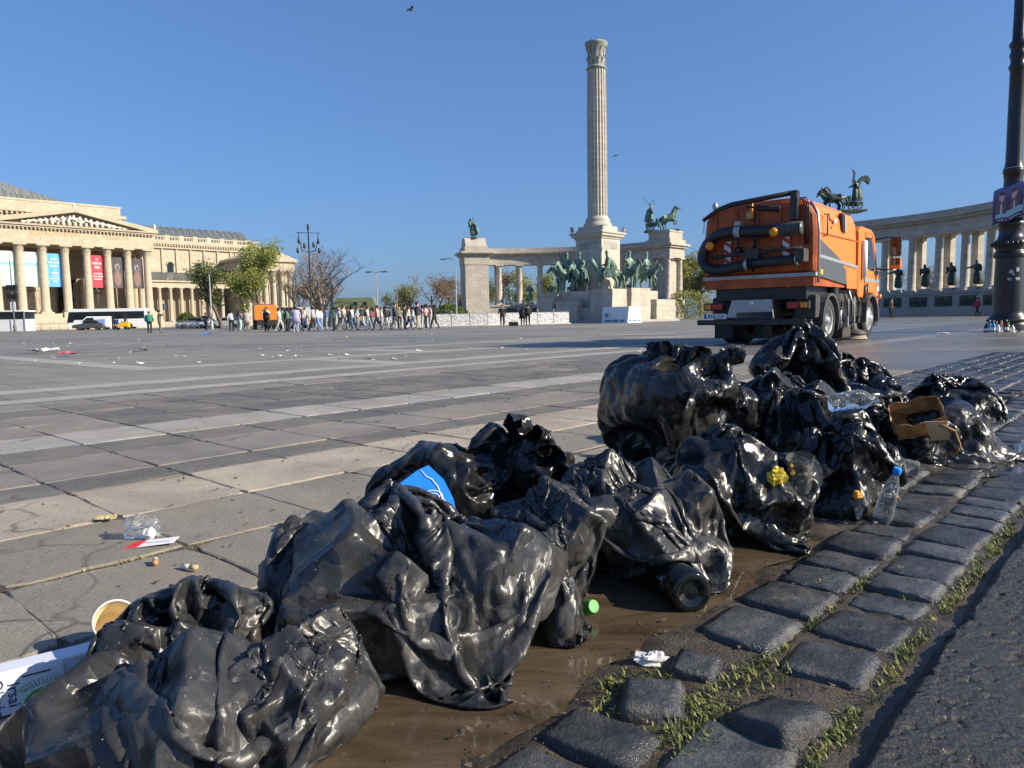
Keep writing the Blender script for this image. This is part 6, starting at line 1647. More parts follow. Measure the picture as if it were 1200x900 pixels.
# ---- worker with scythe on the outer pillar of the near wing
qO = arc_pt(1, PHI, 0); tang = (arc_pt(1, PHI, 0) - arc_pt(1, PHI - .05, 0)).normalized(); qO = qO + tang * 1.7
st = empty('scythe_statue', (qO.x, qO.y, 11.75 + 1.7), R(150), 'green bronze figure with scythe on top of the square end pillar', 'statue')
for (dx, dy, m_) in ((0, 0, 1), (-.5, .55, 0)):
    o = link('figure', ME_KING[m_].copy(), st); o.data.materials.append(M_BRONZE); o.location = (dx, dy, .1); o.scale = (1.6,) * 3; o.rotation_euler = (0, .18, 0)
b = MB(); b.tube([(.3, -.9, 1.2), (.5, -1.1, 2.4), (.5, -.9, 3.1)], .05, 6); b.tube([(.5, -.9, 3.1), (.3, -.4, 3.4), (0, .1, 3.25)], [.08, .06, .02], 6); b.build('scythe', M_BRONZE, st)
b = MB(); b.box(-1.2, 1.0, -1.0, 1.2, 0, .14, bev=.04); b.build('base', M_BRONZE, st)

# ------------------------------------------------------------------ white ornamental fence panels and display boxes before the plinth
k = NT('printed_fence'); w = k.coord('Object', scale=(1, 1, 1))
v1 = k.vor(w, 4.0, 'DISTANCE_TO_EDGE'); n1 = k.noise(w, 9, 2, .5, dist=2.5)
k.set(Base_Color=k.mix(k.rng(k.math('ADD', v1, k.math('MULTIPLY', n1, .12)), .1, .16, .9, 0), (.62, .62, .60, 1), (.22, .24, .27, 1)), Roughness=.7); M_FENCE = k.m
A = Vector((-2.0, 65.0)); Bp = Vector((5.35, 68.0)); FA = Vector((-9.8, 63.4))
def fence_run(P0, P1, n, label):
    for i in range(n):
        p = P0.lerp(P1, i / n); d = (P1 - P0) / n
        root = empty('fence_panel', (p.x, p.y, 0), math.atan2(d.y, d.x), label, 'fence', 'white fence panels in front of the monument'); root['label'] = label % ['fifth', 'fourth', 'third', 'second', 'first'][i]
        L = d.length
        b = MB(); b.box(.04, L - .04, -.012, .012, .12, 1.08); b.build('panel', M_FENCE, root)
        b = MB(); b.box(0, .05, -.03, .03, 0, 1.2, bev=.005); b.lathe([(.05, 1.2), (.06, 1.26), (.03, 1.32), (.005, 1.42)], 8, T(.025, 0, 0)); b.build('post', M_LGREY, root)
        b = MB(); b.box(.04, L - .04, -.02, .02, 1.08, 1.12); b.build('top_rail', M_LGREY, root)
        b = MB(); b.box(-.05, L + .05, -.25, .25, 0, .12, bev=.02); b.build('kerb_block', M_STONE_L, root)
fence_run(A, Bp, 5, 'white patterned fence panel with pointed posts, %s from the stone plinth')
fence_run(FA, A, 5, 'white patterned fence panel, %s on the crowd side of the lone person in black')
def display_box():
    q = Vector((10.4, 69.9)); root = empty('display_box', (q.x, q.y, 0), ANG_U, 'white sloping information box with blue print standing at the plinth', 'display box')
    W_ = simple('display_white', (.72, .73, .74, 1), .5); 
    b = MB(); b.prism([(-1.2, 0), (1.2, 0), (.95, 1.5), (-.95, 1.5)], -1.45, 1.45, 'y'); b.build('box', W_, root)
    B_ = simple('display_blue', (.10, .22, .36, 1), .5)
    for (y0, y1) in ((-1.1, -.6), (-.4, .2), (.35, 1.05)):
        b = MB(); b.box(-1.205, -1.19, y0, y1, .12, .3); b.build('print_line', B_, root)
    b = MB(); b.prism([(-1.201, .55), (-1.16, .9)] + [(-1.145, .9), (-1.186, .55)], .75, 1.05, 'y'); b.build('print_emblem', B_, root)
    for (x0, x1) in ((-1.0, -.6), (-.3, .3), (.5, .95)):
        b = MB(); b.box(x0, x1, -1.465, -1.445, .15, .3); b.build('print_line', B_, root)
display_box()
# ------------------------------------------------------------------ the museum across the square (facade runs along u, faces -v)
M_MUS = limestone('museum_stone', (.44, .375, .27), (.57, .50, .38), stain=.2)
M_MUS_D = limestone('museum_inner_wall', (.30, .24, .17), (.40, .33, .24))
k = NT('glass_roof'); w = k.coord('Object'); 
br = k.new('ShaderNodeTexBrick'); k.put(k.coord('Object', scale=(1, 1, 1)), br.inputs['Vector']); br.inputs['Scale'].default_value = 1.0
k.set(Base_Color=k.ramp(k.noise(w, 1.5, 3), [(.3, (.10, .115, .11)), (.7, (.20, .22, .215))]), Roughness=.25, Metallic=.2); M_GROOF = k.m
def mw(t, d, z=0):
    """museum frame: t along the facade (u), d = distance behind the facade plane (towards +v)"""
    return None
MUS_O = Vector((-92.0, 141.0, 0))
MUSM = T(MUS_O.x, MUS_O.y, 0, ANG_U)      # local x = along facade to the right (u), local y = behind (v)
def corinthian(h, r_, n=16):
    b = MB(); b.box(-r_ * 1.4, r_ * 1.4, -r_ * 1.4, r_ * 1.4, 0, .3)
    b.lathe([(r_ * 1.35, .3), (r_ * 1.36, .5), (r_ * 1.1, .65), (r_ * 1.12, .8), (r_, .9), (r_ * .98, h * .4), (r_ * .85, h - 1.7)], n, flute=1, fl_d=.05)
    b.lathe([(r_ * .92, h - 1.72), (r_ * .92, h - 1.6), (r_ * .84, h - 1.55), (r_ * .9, h - .9), (r_ * 1.1, h - .45), (r_ * 1.3, h - .28)], n)
    for ring, (z0, hh, off) in enumerate(((h - 1.55, .6, 0), (h - 1.15, .65, .5))):
        for q in range(8):
            a = 2 * pi * (q + off) / 8
            b.add([(r_ * .86, -.17, z0), (r_ * .86, .17, z0), (r_ * 1.0, .18, z0 + hh * .6), (r_ * 1.0, -.18, z0 + hh * .6), (r_ * 1.25, .1, z0 + hh), (r_ * 1.25, -.1, z0 + hh)], [(0, 1, 2, 3), (3, 2, 4, 5)], M=Matrix.Rotation(a, 4, 'Z'))
    b.box(-r_ * 1.4, r_ * 1.4, -r_ * 1.4, r_ * 1.4, h - .28, h)
    return b
def museum():
    root = empty('museum_building', MUS_O, ANG_U, 'cream neoclassical museum with columned portico, carved pediment and coloured banners', 'building')
    Z0, HC = 3.1, 13.2                     # porch floor, column height
    ZT = Z0 + HC
    SP = 3.86; x_first = -3.86             # columns at x_first + i*SP, i = 0..7
    xs = [x_first + i * SP for i in range(8)]
    xl, xr = xs[0] - 1.2, xs[-1] + 1.2
    # porch floor and steps
    b = MB(); b.box(xl - .4, xr + .4, -1.2, 9, 0, Z0); b.build('porch_floor', M_MUS, root)
    for i in range(8):
        b = MB(); b.box(xl + 1, xr - 1, -1.2 - (i + 1) * .45, -1.2 - i * .45, 0, Z0 - (i + .5) * Z0 / 8.5); b.build('step', M_MUS, root)
    me = corinthian(HC, .78, 20).mesh('portico_column'); me.materials.append(M_MUS)
    for x in xs:
        o = link('portico_column', me, root); o.location = (x, 0, Z0)
    for x in (xs[0], xs[-1]):
        for y in (3.6, 7.0):
            o = link('portico_column', me, root); o.location = (x, y, Z0)
    # inner wall with doorway
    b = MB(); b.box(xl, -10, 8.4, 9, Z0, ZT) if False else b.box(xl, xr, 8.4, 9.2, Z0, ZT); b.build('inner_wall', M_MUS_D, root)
    for (a, c_, z1, m_) in ((8.6, 11.0, 6.2, M_DGLASS), (3.0, 4.6, 4.5, M_MUS), (15.5, 17.0, 4.2, M_MUS)):
        b = MB(); b.box(a, c_, 8.25, 8.42, Z0, Z0 + z1); b.box(a - .35, a, 8.15, 8.42, Z0, Z0 + z1 + .4); b.box(c_, c_ + .35, 8.15, 8.42, Z0, Z0 + z1 + .4); b.box(a - .6, c_ + .6, 8.0, 8.42, Z0 + z1 + .4, Z0 + z1 + .8); b.build('doorway', m_, root)
    b = MB(); b.box(12.6, 14.4, 6.6, 8.2, Z0, Z0 + 7.2); b.build('inner_pier', M_MUS, root)
    # entablature
    b = MB(); b.box(xl, xr, -1.1, 9.2, ZT, ZT + 1.3); b.box(xl + .1, xr - .1, -1.0, 9.2, ZT + 1.3, ZT + 2.7); b.build('entablature', M_MUS, root)
    b = MB(); b.box(xl - .5, xr + .5, -1.6, 9.2, ZT + 3.0, ZT + 3.35); b.box(xl - .75, xr + .75, -1.9, 9.2, ZT + 3.35, ZT + 3.65); cor = b.build('cornice', M_MUS, root)
    n = 44
    for i in range(n):
        x = xl + (xr - xl) * (i + .5) / n
        b = MB(); b.box(x - .17, x + .17, -1.45, -1.05, ZT + 2.7, ZT + 3.0); b.build('dentil', M_MUS, cor)
    gl = simple('gilt_letters', (.42, .29, .15, 1), .6)
    for (wd_, xx) in (('SZÉPMŰVÉSZETI', (xl + xr) / 2 - 3.6), ('MÚZEUM', (xl + xr) / 2 + 7.2)):
        text_mesh('inscription', wd_, 1.2, gl, root, Matrix.Translation((xx, -1.02, ZT + 1.98)) @ Matrix.Rotation(pi / 2, 4, 'X'), extrude=.02)
    # pediment
    zc = ZT + 3.65; pk = 3.1; xm = (xl + xr) / 2
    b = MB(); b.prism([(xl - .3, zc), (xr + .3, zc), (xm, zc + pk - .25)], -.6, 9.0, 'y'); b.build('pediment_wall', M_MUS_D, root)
    for sgn in (-1, 1):
        xe = xm + sgn * (xr + .75 - xm)
        b = MB(); b.prism([(xe, zc), (xe, zc + .45), (xm, zc + pk + .35), (xm, zc + pk - .35), (xe - sgn * 2.2, zc)], -1.85, 9.1, 'y'); b.build('raking_cornice', M_MUS, root)
    # carved figures filling the pediment
    rg = random.Random(9)
    wm = simple('carved_figures', (.68, .63, .53, 1), .85, var=.1)
    x = xl + 3.0
    while x < xr - 3.0:
        hmax = (1 - abs(x - xm) / (xr + .75 - xm)) * pk - .75
        if hmax > .45:
            J = {'a': (0, 0, 0, .34), 'b': (rg.uniform(-.2, .2), -.1, hmax * .35, .30), 'c': (rg.uniform(-.25, .25), -.1, hmax * .68, .26), 'd': (rg.uniform(-.3, .3), -.15, hmax * .93, .17), 'e': (rg.uniform(-.9, -.4), -.2, hmax * rg.uniform(.3, .7), .11), 'f': (rg.uniform(.4, .9), -.2, hmax * rg.uniform(.3, .7), .11)}
            fm = skin_mesh('pediment_figure', J, [('a', 'b'), ('b', 'c'), ('c', 'd'), ('c', 'e'), ('c', 'f')], 1); fm.materials.append(wm)
            o = link('pediment_figure', fm, root); o.location = (x, -.85, zc + .1); o.scale = (1.0, 1, 1)
        x += rg.uniform(.85, 1.15)
    for (x, z, h_) in ((xm, zc + pk + .3, 1.2), (xr + .4, zc + .45, 1.3), (xl - .4, zc + .45, 1.3)):
        b = MB(); b.lathe([(.3, 0), (.15, .3), (.35, .6), (.2, .9), (.02, h_)], 8, T(x, -1.0, z)); b.build('roof_ornament', wm, root)
    # attic block behind the pediment with glazed hipped roof
    b = MB(); b.box(-20, 22.6, 11, 40, 0, 25.9); b.build('attic_block', M_MUS, root)
    b = MB(); b.box(-20, 23.5, 10.2, 40, 23.6, 24.3); b.box(-20, 22.8, 10.9, 40, 25.9, 26.3); at = b.build('attic_cornice', M_MUS, root)
    for i in range(42):
        b = MB(); x = -14 + i * .88; b.box(x, x + .42, 10.35, 10.98, 23.1, 23.6); b.build('dentil', M_MUS, at)
    for i in range(8):
        b = MB(); x = -11 + i * 2.3; b.box(x, x + 1.5, 10.9, 11.02, 20.2, 22.5); b.build('attic_window', M_DGLASS, root)
    b = MB(); b.prism([(-30, 26.3), (14.0, 26.3), (1.5, 29.4), (-.5, 29.7), (-8, 29.0), (-30, 27)], 13, 36, 'y'); rf = b.build('glass_roof', M_GROOF, root)
    for i in range(20):
        x0 = -7.5 + i * 1.0; zt_ = 29.6 - max(0, x0 - .5) * .245 if x0 > -.5 else 29.7 + (x0 + .5) * .09
        b = MB(); b.tube([(x0 + .4, 12.93, 26.3), (x0, 12.93, zt_)], .06, 4); b.build('glazing_bar', M_LGREY, rf)
    # side wing
    WX0, WX1, WD = xr + .2, 56.0, 12.0
    b = MB(); b.box(WX0, WX1, WD, WD + 20, 0, 19.0); b.build('wing_wall', M_MUS, root)
    b = MB(); b.box(WX0, WX1, WD - .9, WD + 20, 19.0, 19.6); b.box(WX0, WX1, WD - .5, WD + 20, 18.0, 19.0); wc = b.build('wing_cornice', M_MUS, root)
    for i in range(50):
        x = WX0 + (WX1 - WX0) * i / 50; b = MB(); b.box(x, x + .35, WD - .85, WD - .52, 18.55, 19.0); b.build('dentil', M_MUS, wc)
    b = MB(); b.box(WX0, WX1, WD - .1, WD + .4, 19.6, 19.95); b.box(WX0, WX1, WD - .1, WD + .4, 20.6, 20.9); bal = b.build('balustrade', M_MUS, root)
    for i in range(9):
        x = WX0 + 1 + i * 3.3
        b = MB(); b.box(x, x + 1.1, WD - .15, WD + .45, 19.6, 21.1); b.build('balustrade_pier', M_MUS, bal)
    for i in range(46):
        x = WX0 + .7 + i * .66; b = MB(); b.box(x, x + .22, WD, WD + .3, 19.95, 20.6); b.build('baluster', M_MUS, bal)
    b = MB(); b.prism([(WD + 1.5, 19.7), (WD + 18, 19.7), (WD + 12, 23.8), (WD + 7, 23.8)], WX0, WX1 - 1, 'x'); rf = b.build('wing_glass_roof', M_GROOF, root)
    for i in range(19):
        x = WX0 + .5 + i * 1.55; b = MB(); b.tube([(x, WD + 1.45, 19.7), (x, WD + 6.95, 23.85)], .07, 4); b.build('glazing_bar', M_LGREY, rf)
    for i in range(9):
        x = WX0 + 2 + i * 3.3
        b = MB(); b.box(x + 1.3, x + 1.75, WD - .3, WD + .01, 11.5, 18.0); b.build('pilaster', M_MUS, root)
        if i % 2 == 0:
            b = MB(); b.box(x - .7, x + .7, WD - .12, WD + .05, 12.6, 14.2); pts = [(x + .7 * math.cos(a), 14.2 + .7 * math.sin(a)) for a in [pi * q / 10 for q in range(11)]]; b.prism(pts, WD - .12, WD + .05, 'y'); wd = b.build('arched_window', M_DGLASS, root)
            b = MB(); b.tube([(x + .85 * math.cos(a), WD - .12, 14.2 + .85 * math.sin(a)) for a in [pi * q / 10 for q in range(11)]], .14, 5); b.build('window_arch', M_MUS, wd)
    # low gallery in front of the wing: small columns and tin roof
    GD = 5.5
    b = MB(); b.box(WX0, 44, GD, WD, 8.8, 10.0); b.box(WX0, 44, GD - .4, WD, 10.0, 10.4); b.build('gallery_entablature', M_MUS, root)
    b = MB(); b.prism([(GD - .5, 10.4), (WD, 12.6), (WD, 10.4)], WX0, 44, 'x'); b.build('gallery_roof', simple('lead_roof', (.10, .115, .125, 1), .45, .3), root)
    b = MB(); b.box(WX0, 44, GD - .3, WD, 0, 1.2); b.build('gallery_floor', M_MUS, root)
    me = doric_column(7.6, .42).mesh('gallery_column'); me.materials.append(M_MUS)
    x = WX0 + .8
    while x < 44:
        o = link('gallery_column', me, root); o.location = (x, GD + .3, 1.2); x += 2.4
    b = MB(); b.box(WX0, 44, WD - 2.5, WD - 2.3, 1.2, 8.8); b.build('gallery_back_wall', M_MUS_D, root)
    # end pavilion with its own small portico
    PX0, PX1, PY = 46.0, 58.5, 1.0
    b = MB(); b.box(PX0, PX1, PY + 3.2, 32, 0, 14.5); b.build('pavilion_wall', M_MUS, root)
    b = MB(); b.box(PX0 - .3, PX1 + .3, PY, 32, 13.2, 15.2); b.box(PX0 - .8, PX1 + .8, PY - .6, 32, 15.2, 15.8); b.build('pavilion_entablature', M_MUS, root)
    b = MB(); b.prism([(PX0 - .8, 15.8), (PX1 + .8, 15.8), ((PX0 + PX1) / 2, 18.3)], PY - .5, 30, 'y'); b.build('pavilion_pediment', M_MUS, root)
    b = MB(); b.box(PX0 - .3, PX1 + .3, PY - .3, PY + 3.2, 0, 2.2); b.build('pavilion_floor', M_MUS, root)
    me = corinthian(11.0, .6).mesh('pavilion_column'); me.materials.append(M_MUS)
    for i in range(6):
        o = link('pavilion_column', me, root); o.location = (PX0 + .8 + i * (PX1 - PX0 - 1.6) / 5, PY + .7, 2.2)
    for i in range(5):
        x = PX0 + 1.6 + i * 2.35; b = MB(); b.box(x, x + 1.1, PY + 3.1, PY + 3.25, 4.6, 10.0); b.build('pavilion_window', M_DGLASS, root)
    # banners between the columns, hung behind them
    def banner(x0, x1, z0, z1, mat, name='banner', y=.35):
        b = MB(); n = 6
        for i in range(n):
            a, c_ = x0 + (x1 - x0) * i / n, x0 + (x1 - x0) * (i + 1) / n
            b.add([(a, y + .05 * math.sin(i * 1.7), z0), (c_, y + .05 * math.sin(i * 1.7 + 1.7), z0), (c_, y + .05 * math.sin(i * 1.7 + 1.7), z1), (a, y + .05 * math.sin(i * 1.7), z1)], [(0, 1, 2, 3)])
        o = b.build(name, mat, root, fix=False); s_ = o.modifiers.new('t', 'SOLIDIFY'); s_.thickness = .03; return o
    y_b = .35
    def words(o, widths, x, z, size, mat):
        # lines of lettering too small to read: blocks of strokes
        for i, w_ in enumerate(widths):
            b = MB(); xx = x - w_ / 2; zz = z - i * size * 1.5; q = random.Random(i + int(z * 10))
            while xx < x + w_ / 2:
                s_ = q.uniform(.12, .3) * size; b.box(xx, xx + s_, y_b - .13, y_b - .11, zz, zz + size * q.uniform(.7, 1)); xx += s_ + size * q.uniform(.12, .35)
            t = b.build('banner_lettering', mat, o); t['kind'] = 'stuff'
    PW = simple('print_white', (.8, .8, .78, 1), .6)
    blue = banner(4.55, 7.0, 8.3, 14.7, simple('banner_blue', (.10, .36, .80, 1), .6, var=.06))
    words(blue, [1.2, 1.8, 1.4], 5.77, 13.4, .42, PW); words(blue, [1.2, .9, 1.6, .7], 5.77, 10.8, .36, PW)
    red = banner(12.25, 14.75, 8.3, 14.7, simple('banner_red', (.70, .035, .06, 1), .6, var=.06))
    words(red, [.4, 1.7, 1.0], 13.5, 13.7, .55, PW); words(red, [1.6, 1.8, 1.5], 13.5, 10.9, .36, PW)
    k2 = NT('banner_landscape'); g2 = k2.coord('Generated'); s2 = k2.new('ShaderNodeSeparateXYZ'); k2.put(g2, s2.inputs[0])
    k2.set(Base_Color=k2.ramp(k2.math('ADD', s2.outputs[2], k2.math('MULTIPLY', k2.noise(g2, 6, 3), .12)), [(0, (.55, .66, .58)), (.62, (.45, .64, .58)), (.72, (.16, .42, .46)), (.78, (.55, .72, .66)), (1, (.68, .72, .62))]), Roughness=.6)
    banner(-3.1, -.7, 8.3, 14.8, k2.m, 'picture_banner'); banner(.75, 3.2, 8.3, 14.8, k2.m, 'picture_banner')
    k3 = NT('banner_portrait'); g3 = k3.coord('Generated'); s3 = k3.new('ShaderNodeSeparateXYZ'); k3.put(g3, s3.inputs[0])
    def spot(cx, cz, rx, rz):
        dx = k3.math('DIVIDE', k3.math('SUBTRACT', s3.outputs[0], cx), rx); dz = k3.math('DIVIDE', k3.math('SUBTRACT', s3.outputs[2], cz), rz)
        return k3.rng(k3.math('ADD', k3.math('MULTIPLY', dx, dx), k3.math('MULTIPLY', dz, dz)), .6, 1.2, 1, 0)
    c3 = k3.mix(spot(.5, .32, .3, .26), (.055, .045, .055, 1), (.20, .12, .10, 1)); c3 = k3.mix(spot(.5, .68, .2, .12), c3, (.26, .23, .23, 1)); c3 = k3.mix(spot(.52, .66, .11, .09), c3, (.06, .05, .055, 1))
    k3.set(Base_Color=c3, Roughness=.6)
    banner(16.1, 18.6, 8.2, 14.5, k3.m, 'picture_banner'); banner(19.95, 22.4, 8.2, 14.4, k3.m, 'picture_banner')
    return root
museum()
# ------------------------------------------------------------------ trees
def bark(name, a, b):
    k = NT(name); w = k.coord('Object', scale=(1, 1, .35)); k.set(Base_Color=k.ramp(k.noise(w, 5, 4, .7), [(.35, a), (.65, b)]), Roughness=.9); return k.m
M_BARK = bark('grey_bark', (.07, .055, .042), (.17, .14, .11))
M_BARK_P = bark('pale_bark', (.22, .19, .15), (.45, .40, .33))
M_TWIG = simple('reddish_twigs', (.24, .18, .135, 1), .9, var=.25, scale=1.0)
def leafmat(name, a, b):
    k = NT(name); oi = k.world(); n = k.noise(oi, .9, 3, .6); f = k.noise(oi, 14, 2, .6)
    k.set(Base_Color=k.ramp(k.math('ADD', k.math('MULTIPLY', n, .6), k.math('MULTIPLY', f, .4)), [(.35, a), (.65, b)]), Roughness=.65)
    tr = k.new('ShaderNodeBsdfTranslucent'); tr.inputs['Color'].default_value = (*b, 1); mx = k.new('ShaderNodeMixShader'); mx.inputs[0].default_value = .35
    k.put(k.b.outputs[0], mx.inputs[1]); k.put(tr.outputs[0], mx.inputs[2]); k.put(mx.outputs[0], k.out.inputs['Surface'])
    return k.m
M_LEAF_F = leafmat('fresh_leaves', (.16, .20, .04), (.34, .36, .09))
M_LEAF_D = leafmat('dark_leaves', (.06, .095, .025), (.16, .20, .05))
M_LEAF_Y = leafmat('yellow_green_leaves', (.16, .18, .05), (.30, .31, .10))
M_LEAF_B = leafmat('brown_buds', (.12, .085, .05), (.24, .17, .10))
def tree(loc, H, spread, leaves, nleaf, lsize, label, seed, bark_m=None, trunk_r=.18, stems=1, group=None, cat='tree', name='tree', levels=4, first=.28, droop=0.0, lmat=None, twig=None):
    q = random.Random(seed)
    root = empty(name, loc, q.uniform(0, 6), label, cat, group)
    tb = MB(); cb = MB(); tips = []
    def grow(p, d, L, r_, lev):
        n = 4; pts = [p]; rs = [r_]
        for i in range(n):
            d = (d + Vector((q.gauss(0, .13), q.gauss(0, .13), q.gauss(.05, .06) - droop * lev * .05))).normalized()
            p = p + d * L / n; pts.append(p); rs.append(r_ * (1 - .45 * (i + 1) / n))
            if lev >= levels - 1: tips.append(p)
        (tb if lev < 2 else cb).tube(pts, rs, 6 if lev < 2 else (4 if lev < 3 else 3), cap=False)
        if lev < levels:
            for c in range(q.randint(3, 4) if lev else q.randint(4, 6)):
                t = q.uniform(.35, 1.0); base = pts[min(n, int(t * n))]
                a = q.uniform(0, 2 * pi); sp_ = q.uniform(.45, .95)
                side = Vector((math.cos(a), math.sin(a), 0)); nd = (d * (1 - sp_ * .55) + side * sp_ * spread + Vector((0, 0, .12 - droop * .2))).normalized()
                grow(base, nd, L * q.uniform(.55, .78), rs[min(n, int(t * n))] * .62, lev + 1)
    for s_ in range(stems):
        a = q.uniform(0, 6.28); off = Vector((math.cos(a), math.sin(a), 0)) * (.25 * (stems - 1) ** .5)
        grow(off * .6, (Vector((0, 0, 1)) + off * (.28 if stems > 1 else .05)).normalized(), H * (first + .12), trunk_r, 0)
    # scale to the wanted height
    top = max(v_[2] for v_ in cb.v) if cb.v else H
    k_ = H / top
    for b in (tb, cb): b.v = [(x * k_, y * k_, z * k_) for x, y, z in b.v]
    tb.build('trunk', bark_m or M_BARK, root, fix=False)
    br_ = cb.build('branches', twig or bark_m or M_BARK, root, fix=False); br_['kind'] = 'stuff'
    if nleaf:
        rg = np.random.RandomState(seed); tp = np.array([tuple(t) for t in tips]) * k_
        c = tp[rg.randint(0, len(tp), nleaf)] + rg.normal(0, lsize * 2.2, (nleaf, 3)); c[:, 2] = np.maximum(c[:, 2], .3)
        a = rg.normal(size=(nleaf, 3)); a /= np.linalg.norm(a, axis=1)[:, None]; b2 = np.cross(a, rg.normal(size=(nleaf, 3))); b2 /= np.linalg.norm(b2, axis=1)[:, None]
        s_ = lsize * rg.uniform(.6, 1.3, (nleaf, 1))
        V = np.stack((c - a * s_, c + b2 * s_ * .55, c + a * s_, c - b2 * s_ * .55), 1).reshape(-1, 3)
        o = np_mesh('crown', V, np.arange(nleaf * 4).reshape(-1, 4), lmat or leaves, root, smooth=False); o['kind'] = 'stuff'
    return root
def at(px, D, z=0):
    return Vector(((px - 600) / 870 * D, D, z))
tree(at(262, 96), 8.6, .42, M_LEAF_D, 3600, .15, 'dark green ivy-clad tree in front of the museum gallery', 3, trunk_r=.2, levels=4)
tree(at(311, 98), 11.8, .8, M_LEAF_F, 6500, .17, 'fresh green spring tree in front of the museum end pavilion', 4, trunk_r=.2, levels=4)
tree(at(290, 108), 9.5, .7, M_LEAF_F, 2200, .16, 'slim light green tree between the museum gallery and its end pavilion', 14, levels=4)
tree(at(384, 90), 10.8, 1.1, M_LEAF_B, 1400, .09, 'wide bare multi-stemmed tree with pale bark behind the crowd', 5, bark_m=M_BARK_P, trunk_r=.17, stems=5, levels=4, twig=M_TWIG)
tree(at(352, 104), 10.2, .8, M_LEAF_Y, 420, .12, 'thin bare tree beside the pale multi-stemmed one', 6, trunk_r=.14, stems=2, levels=4, twig=M_TWIG)
tree(at(512, 140), 10.0, .9, M_LEAF_B, 900, .16, 'bare reddish-twigged tree behind the fence end of the crowd', 7, trunk_r=.2, stems=2, levels=4, twig=M_TWIG)
tree(at(531, 146), 9.6, .8, M_LEAF_B, 1400, .16, 'brown budding tree beside the grey street light', 8, trunk_r=.2, levels=4, twig=M_TWIG)
tree(at(487, 150), 7.8, .9, M_LEAF_Y, 1300, .18, 'small budding yellow-green tree beyond the kiosk', 9, levels=3)
tree(at(463, 170), 7.0, .9, M_LEAF_D, 1500, .2, 'small dark tree far behind the kiosk', 10, levels=3)
tree(at(592, 150), 11.0, .8, M_LEAF_B, 1600, .18, 'brown half-bare tree seen between the pillar and the columns', 11, levels=4, twig=M_TWIG)
tree(at(612, 146), 10.0, .6, M_LEAF_F, 3200, .18, 'green leafy tree seen through the colonnade next to the half-bare one', 12, levels=4)
tree(at(640, 150), 10.6, .6, M_LEAF_F, 3400, .18, 'green leafy tree seen through the colonnade close to the horsemen', 13, levels=4)
tree(at(572, 160), 9.0, .8, M_LEAF_D, 1500, .18, 'dark tree peeping out beside the square end pillar', 15, levels=3)
tree(at(800, 122), 11.0, .9, M_LEAF_Y, 9500, .2, 'dense yellow-green tree between the chariot pillar and the sweeper truck', 16, levels=4, droop=.3)
tree(at(822, 126), 11.2, .95, M_LEAF_Y, 9000, .2, 'broad yellow-green tree half hidden by the sweeper truck', 17, levels=4, droop=.3)
tree(at(545, 155), 6.5, .9, M_LEAF_B, 1200, .18, 'low russet bush-like tree at the foot of the square pillar', 18, levels=3, stems=3)
for i, (px, D, h_) in enumerate(((1052, 128, 9.5), (1082, 135, 9.0), (1118, 130, 8.8), (1150, 126, 9.0))):
    tree(at(px, D), h_, .9, M_LEAF_B, 700, .16, 'bare brown tree behind the shaded colonnade, seen between its columns', 30 + i, levels=4, twig=M_TWIG, group='bare trees behind the shaded colonnade')
def hedge(loc, L, W_, H, rz, label, seed, mat):
    root = empty('bush', loc, rz, label, 'bush'); rg = np.random.RandomState(seed); n = 2600
    d = rg.normal(size=(n, 3)); d /= np.linalg.norm(d, axis=1)[:, None]; c = d * np.array((L, W_, H)) * rg.uniform(.6, 1.05, (n, 1)) ** .5; c[:, 2] = np.abs(c[:, 2]) + .05
    a = rg.normal(size=(n, 3)); a /= np.linalg.norm(a, axis=1)[:, None]; b2 = np.cross(a, rg.normal(size=(n, 3))); b2 /= np.linalg.norm(b2, axis=1)[:, None]; s_ = .16
    V = np.stack((c - a * s_, c + b2 * s_ * .6, c + a * s_, c - b2 * s_ * .6), 1).reshape(-1, 3)
    o = np_mesh('foliage', V, np.arange(n * 4).reshape(-1, 4), mat, root, smooth=False); o['kind'] = 'stuff'
    b = MB()
    for i in range(5): b.tube([(L * (i / 2.5 - .8), 0, 0), (L * (i / 2.5 - .8) * 1.1, 0, H * .7)], .05, 5)
    b.build('stems', M_BARK, root, fix=False)
hedge(at(530, 118), 3.2, 1.5, 3.0, .2, 'dark green bush at the foot of the grey street light', 3, M_LEAF_D)
hedge(at(222, 118), 1.6, 1.2, 2.4, .4, 'clipped dark bush before the museum gallery', 4, M_LEAF_D)
hedge(at(240, 116), 2.4, 1.2, 1.7, .4, 'low dark hedge beside the clipped bush', 5, M_LEAF_D)
hedge(at(806, 112), 5.0, 2.0, 4.2, .1, 'thick yellow-green undergrowth between the plinth and the truck', 8, M_LEAF_Y)
hedge(at(560, 124), 3.6, 1.5, 2.6, .1, 'green bush beside the square end pillar', 6, M_LEAF_D)
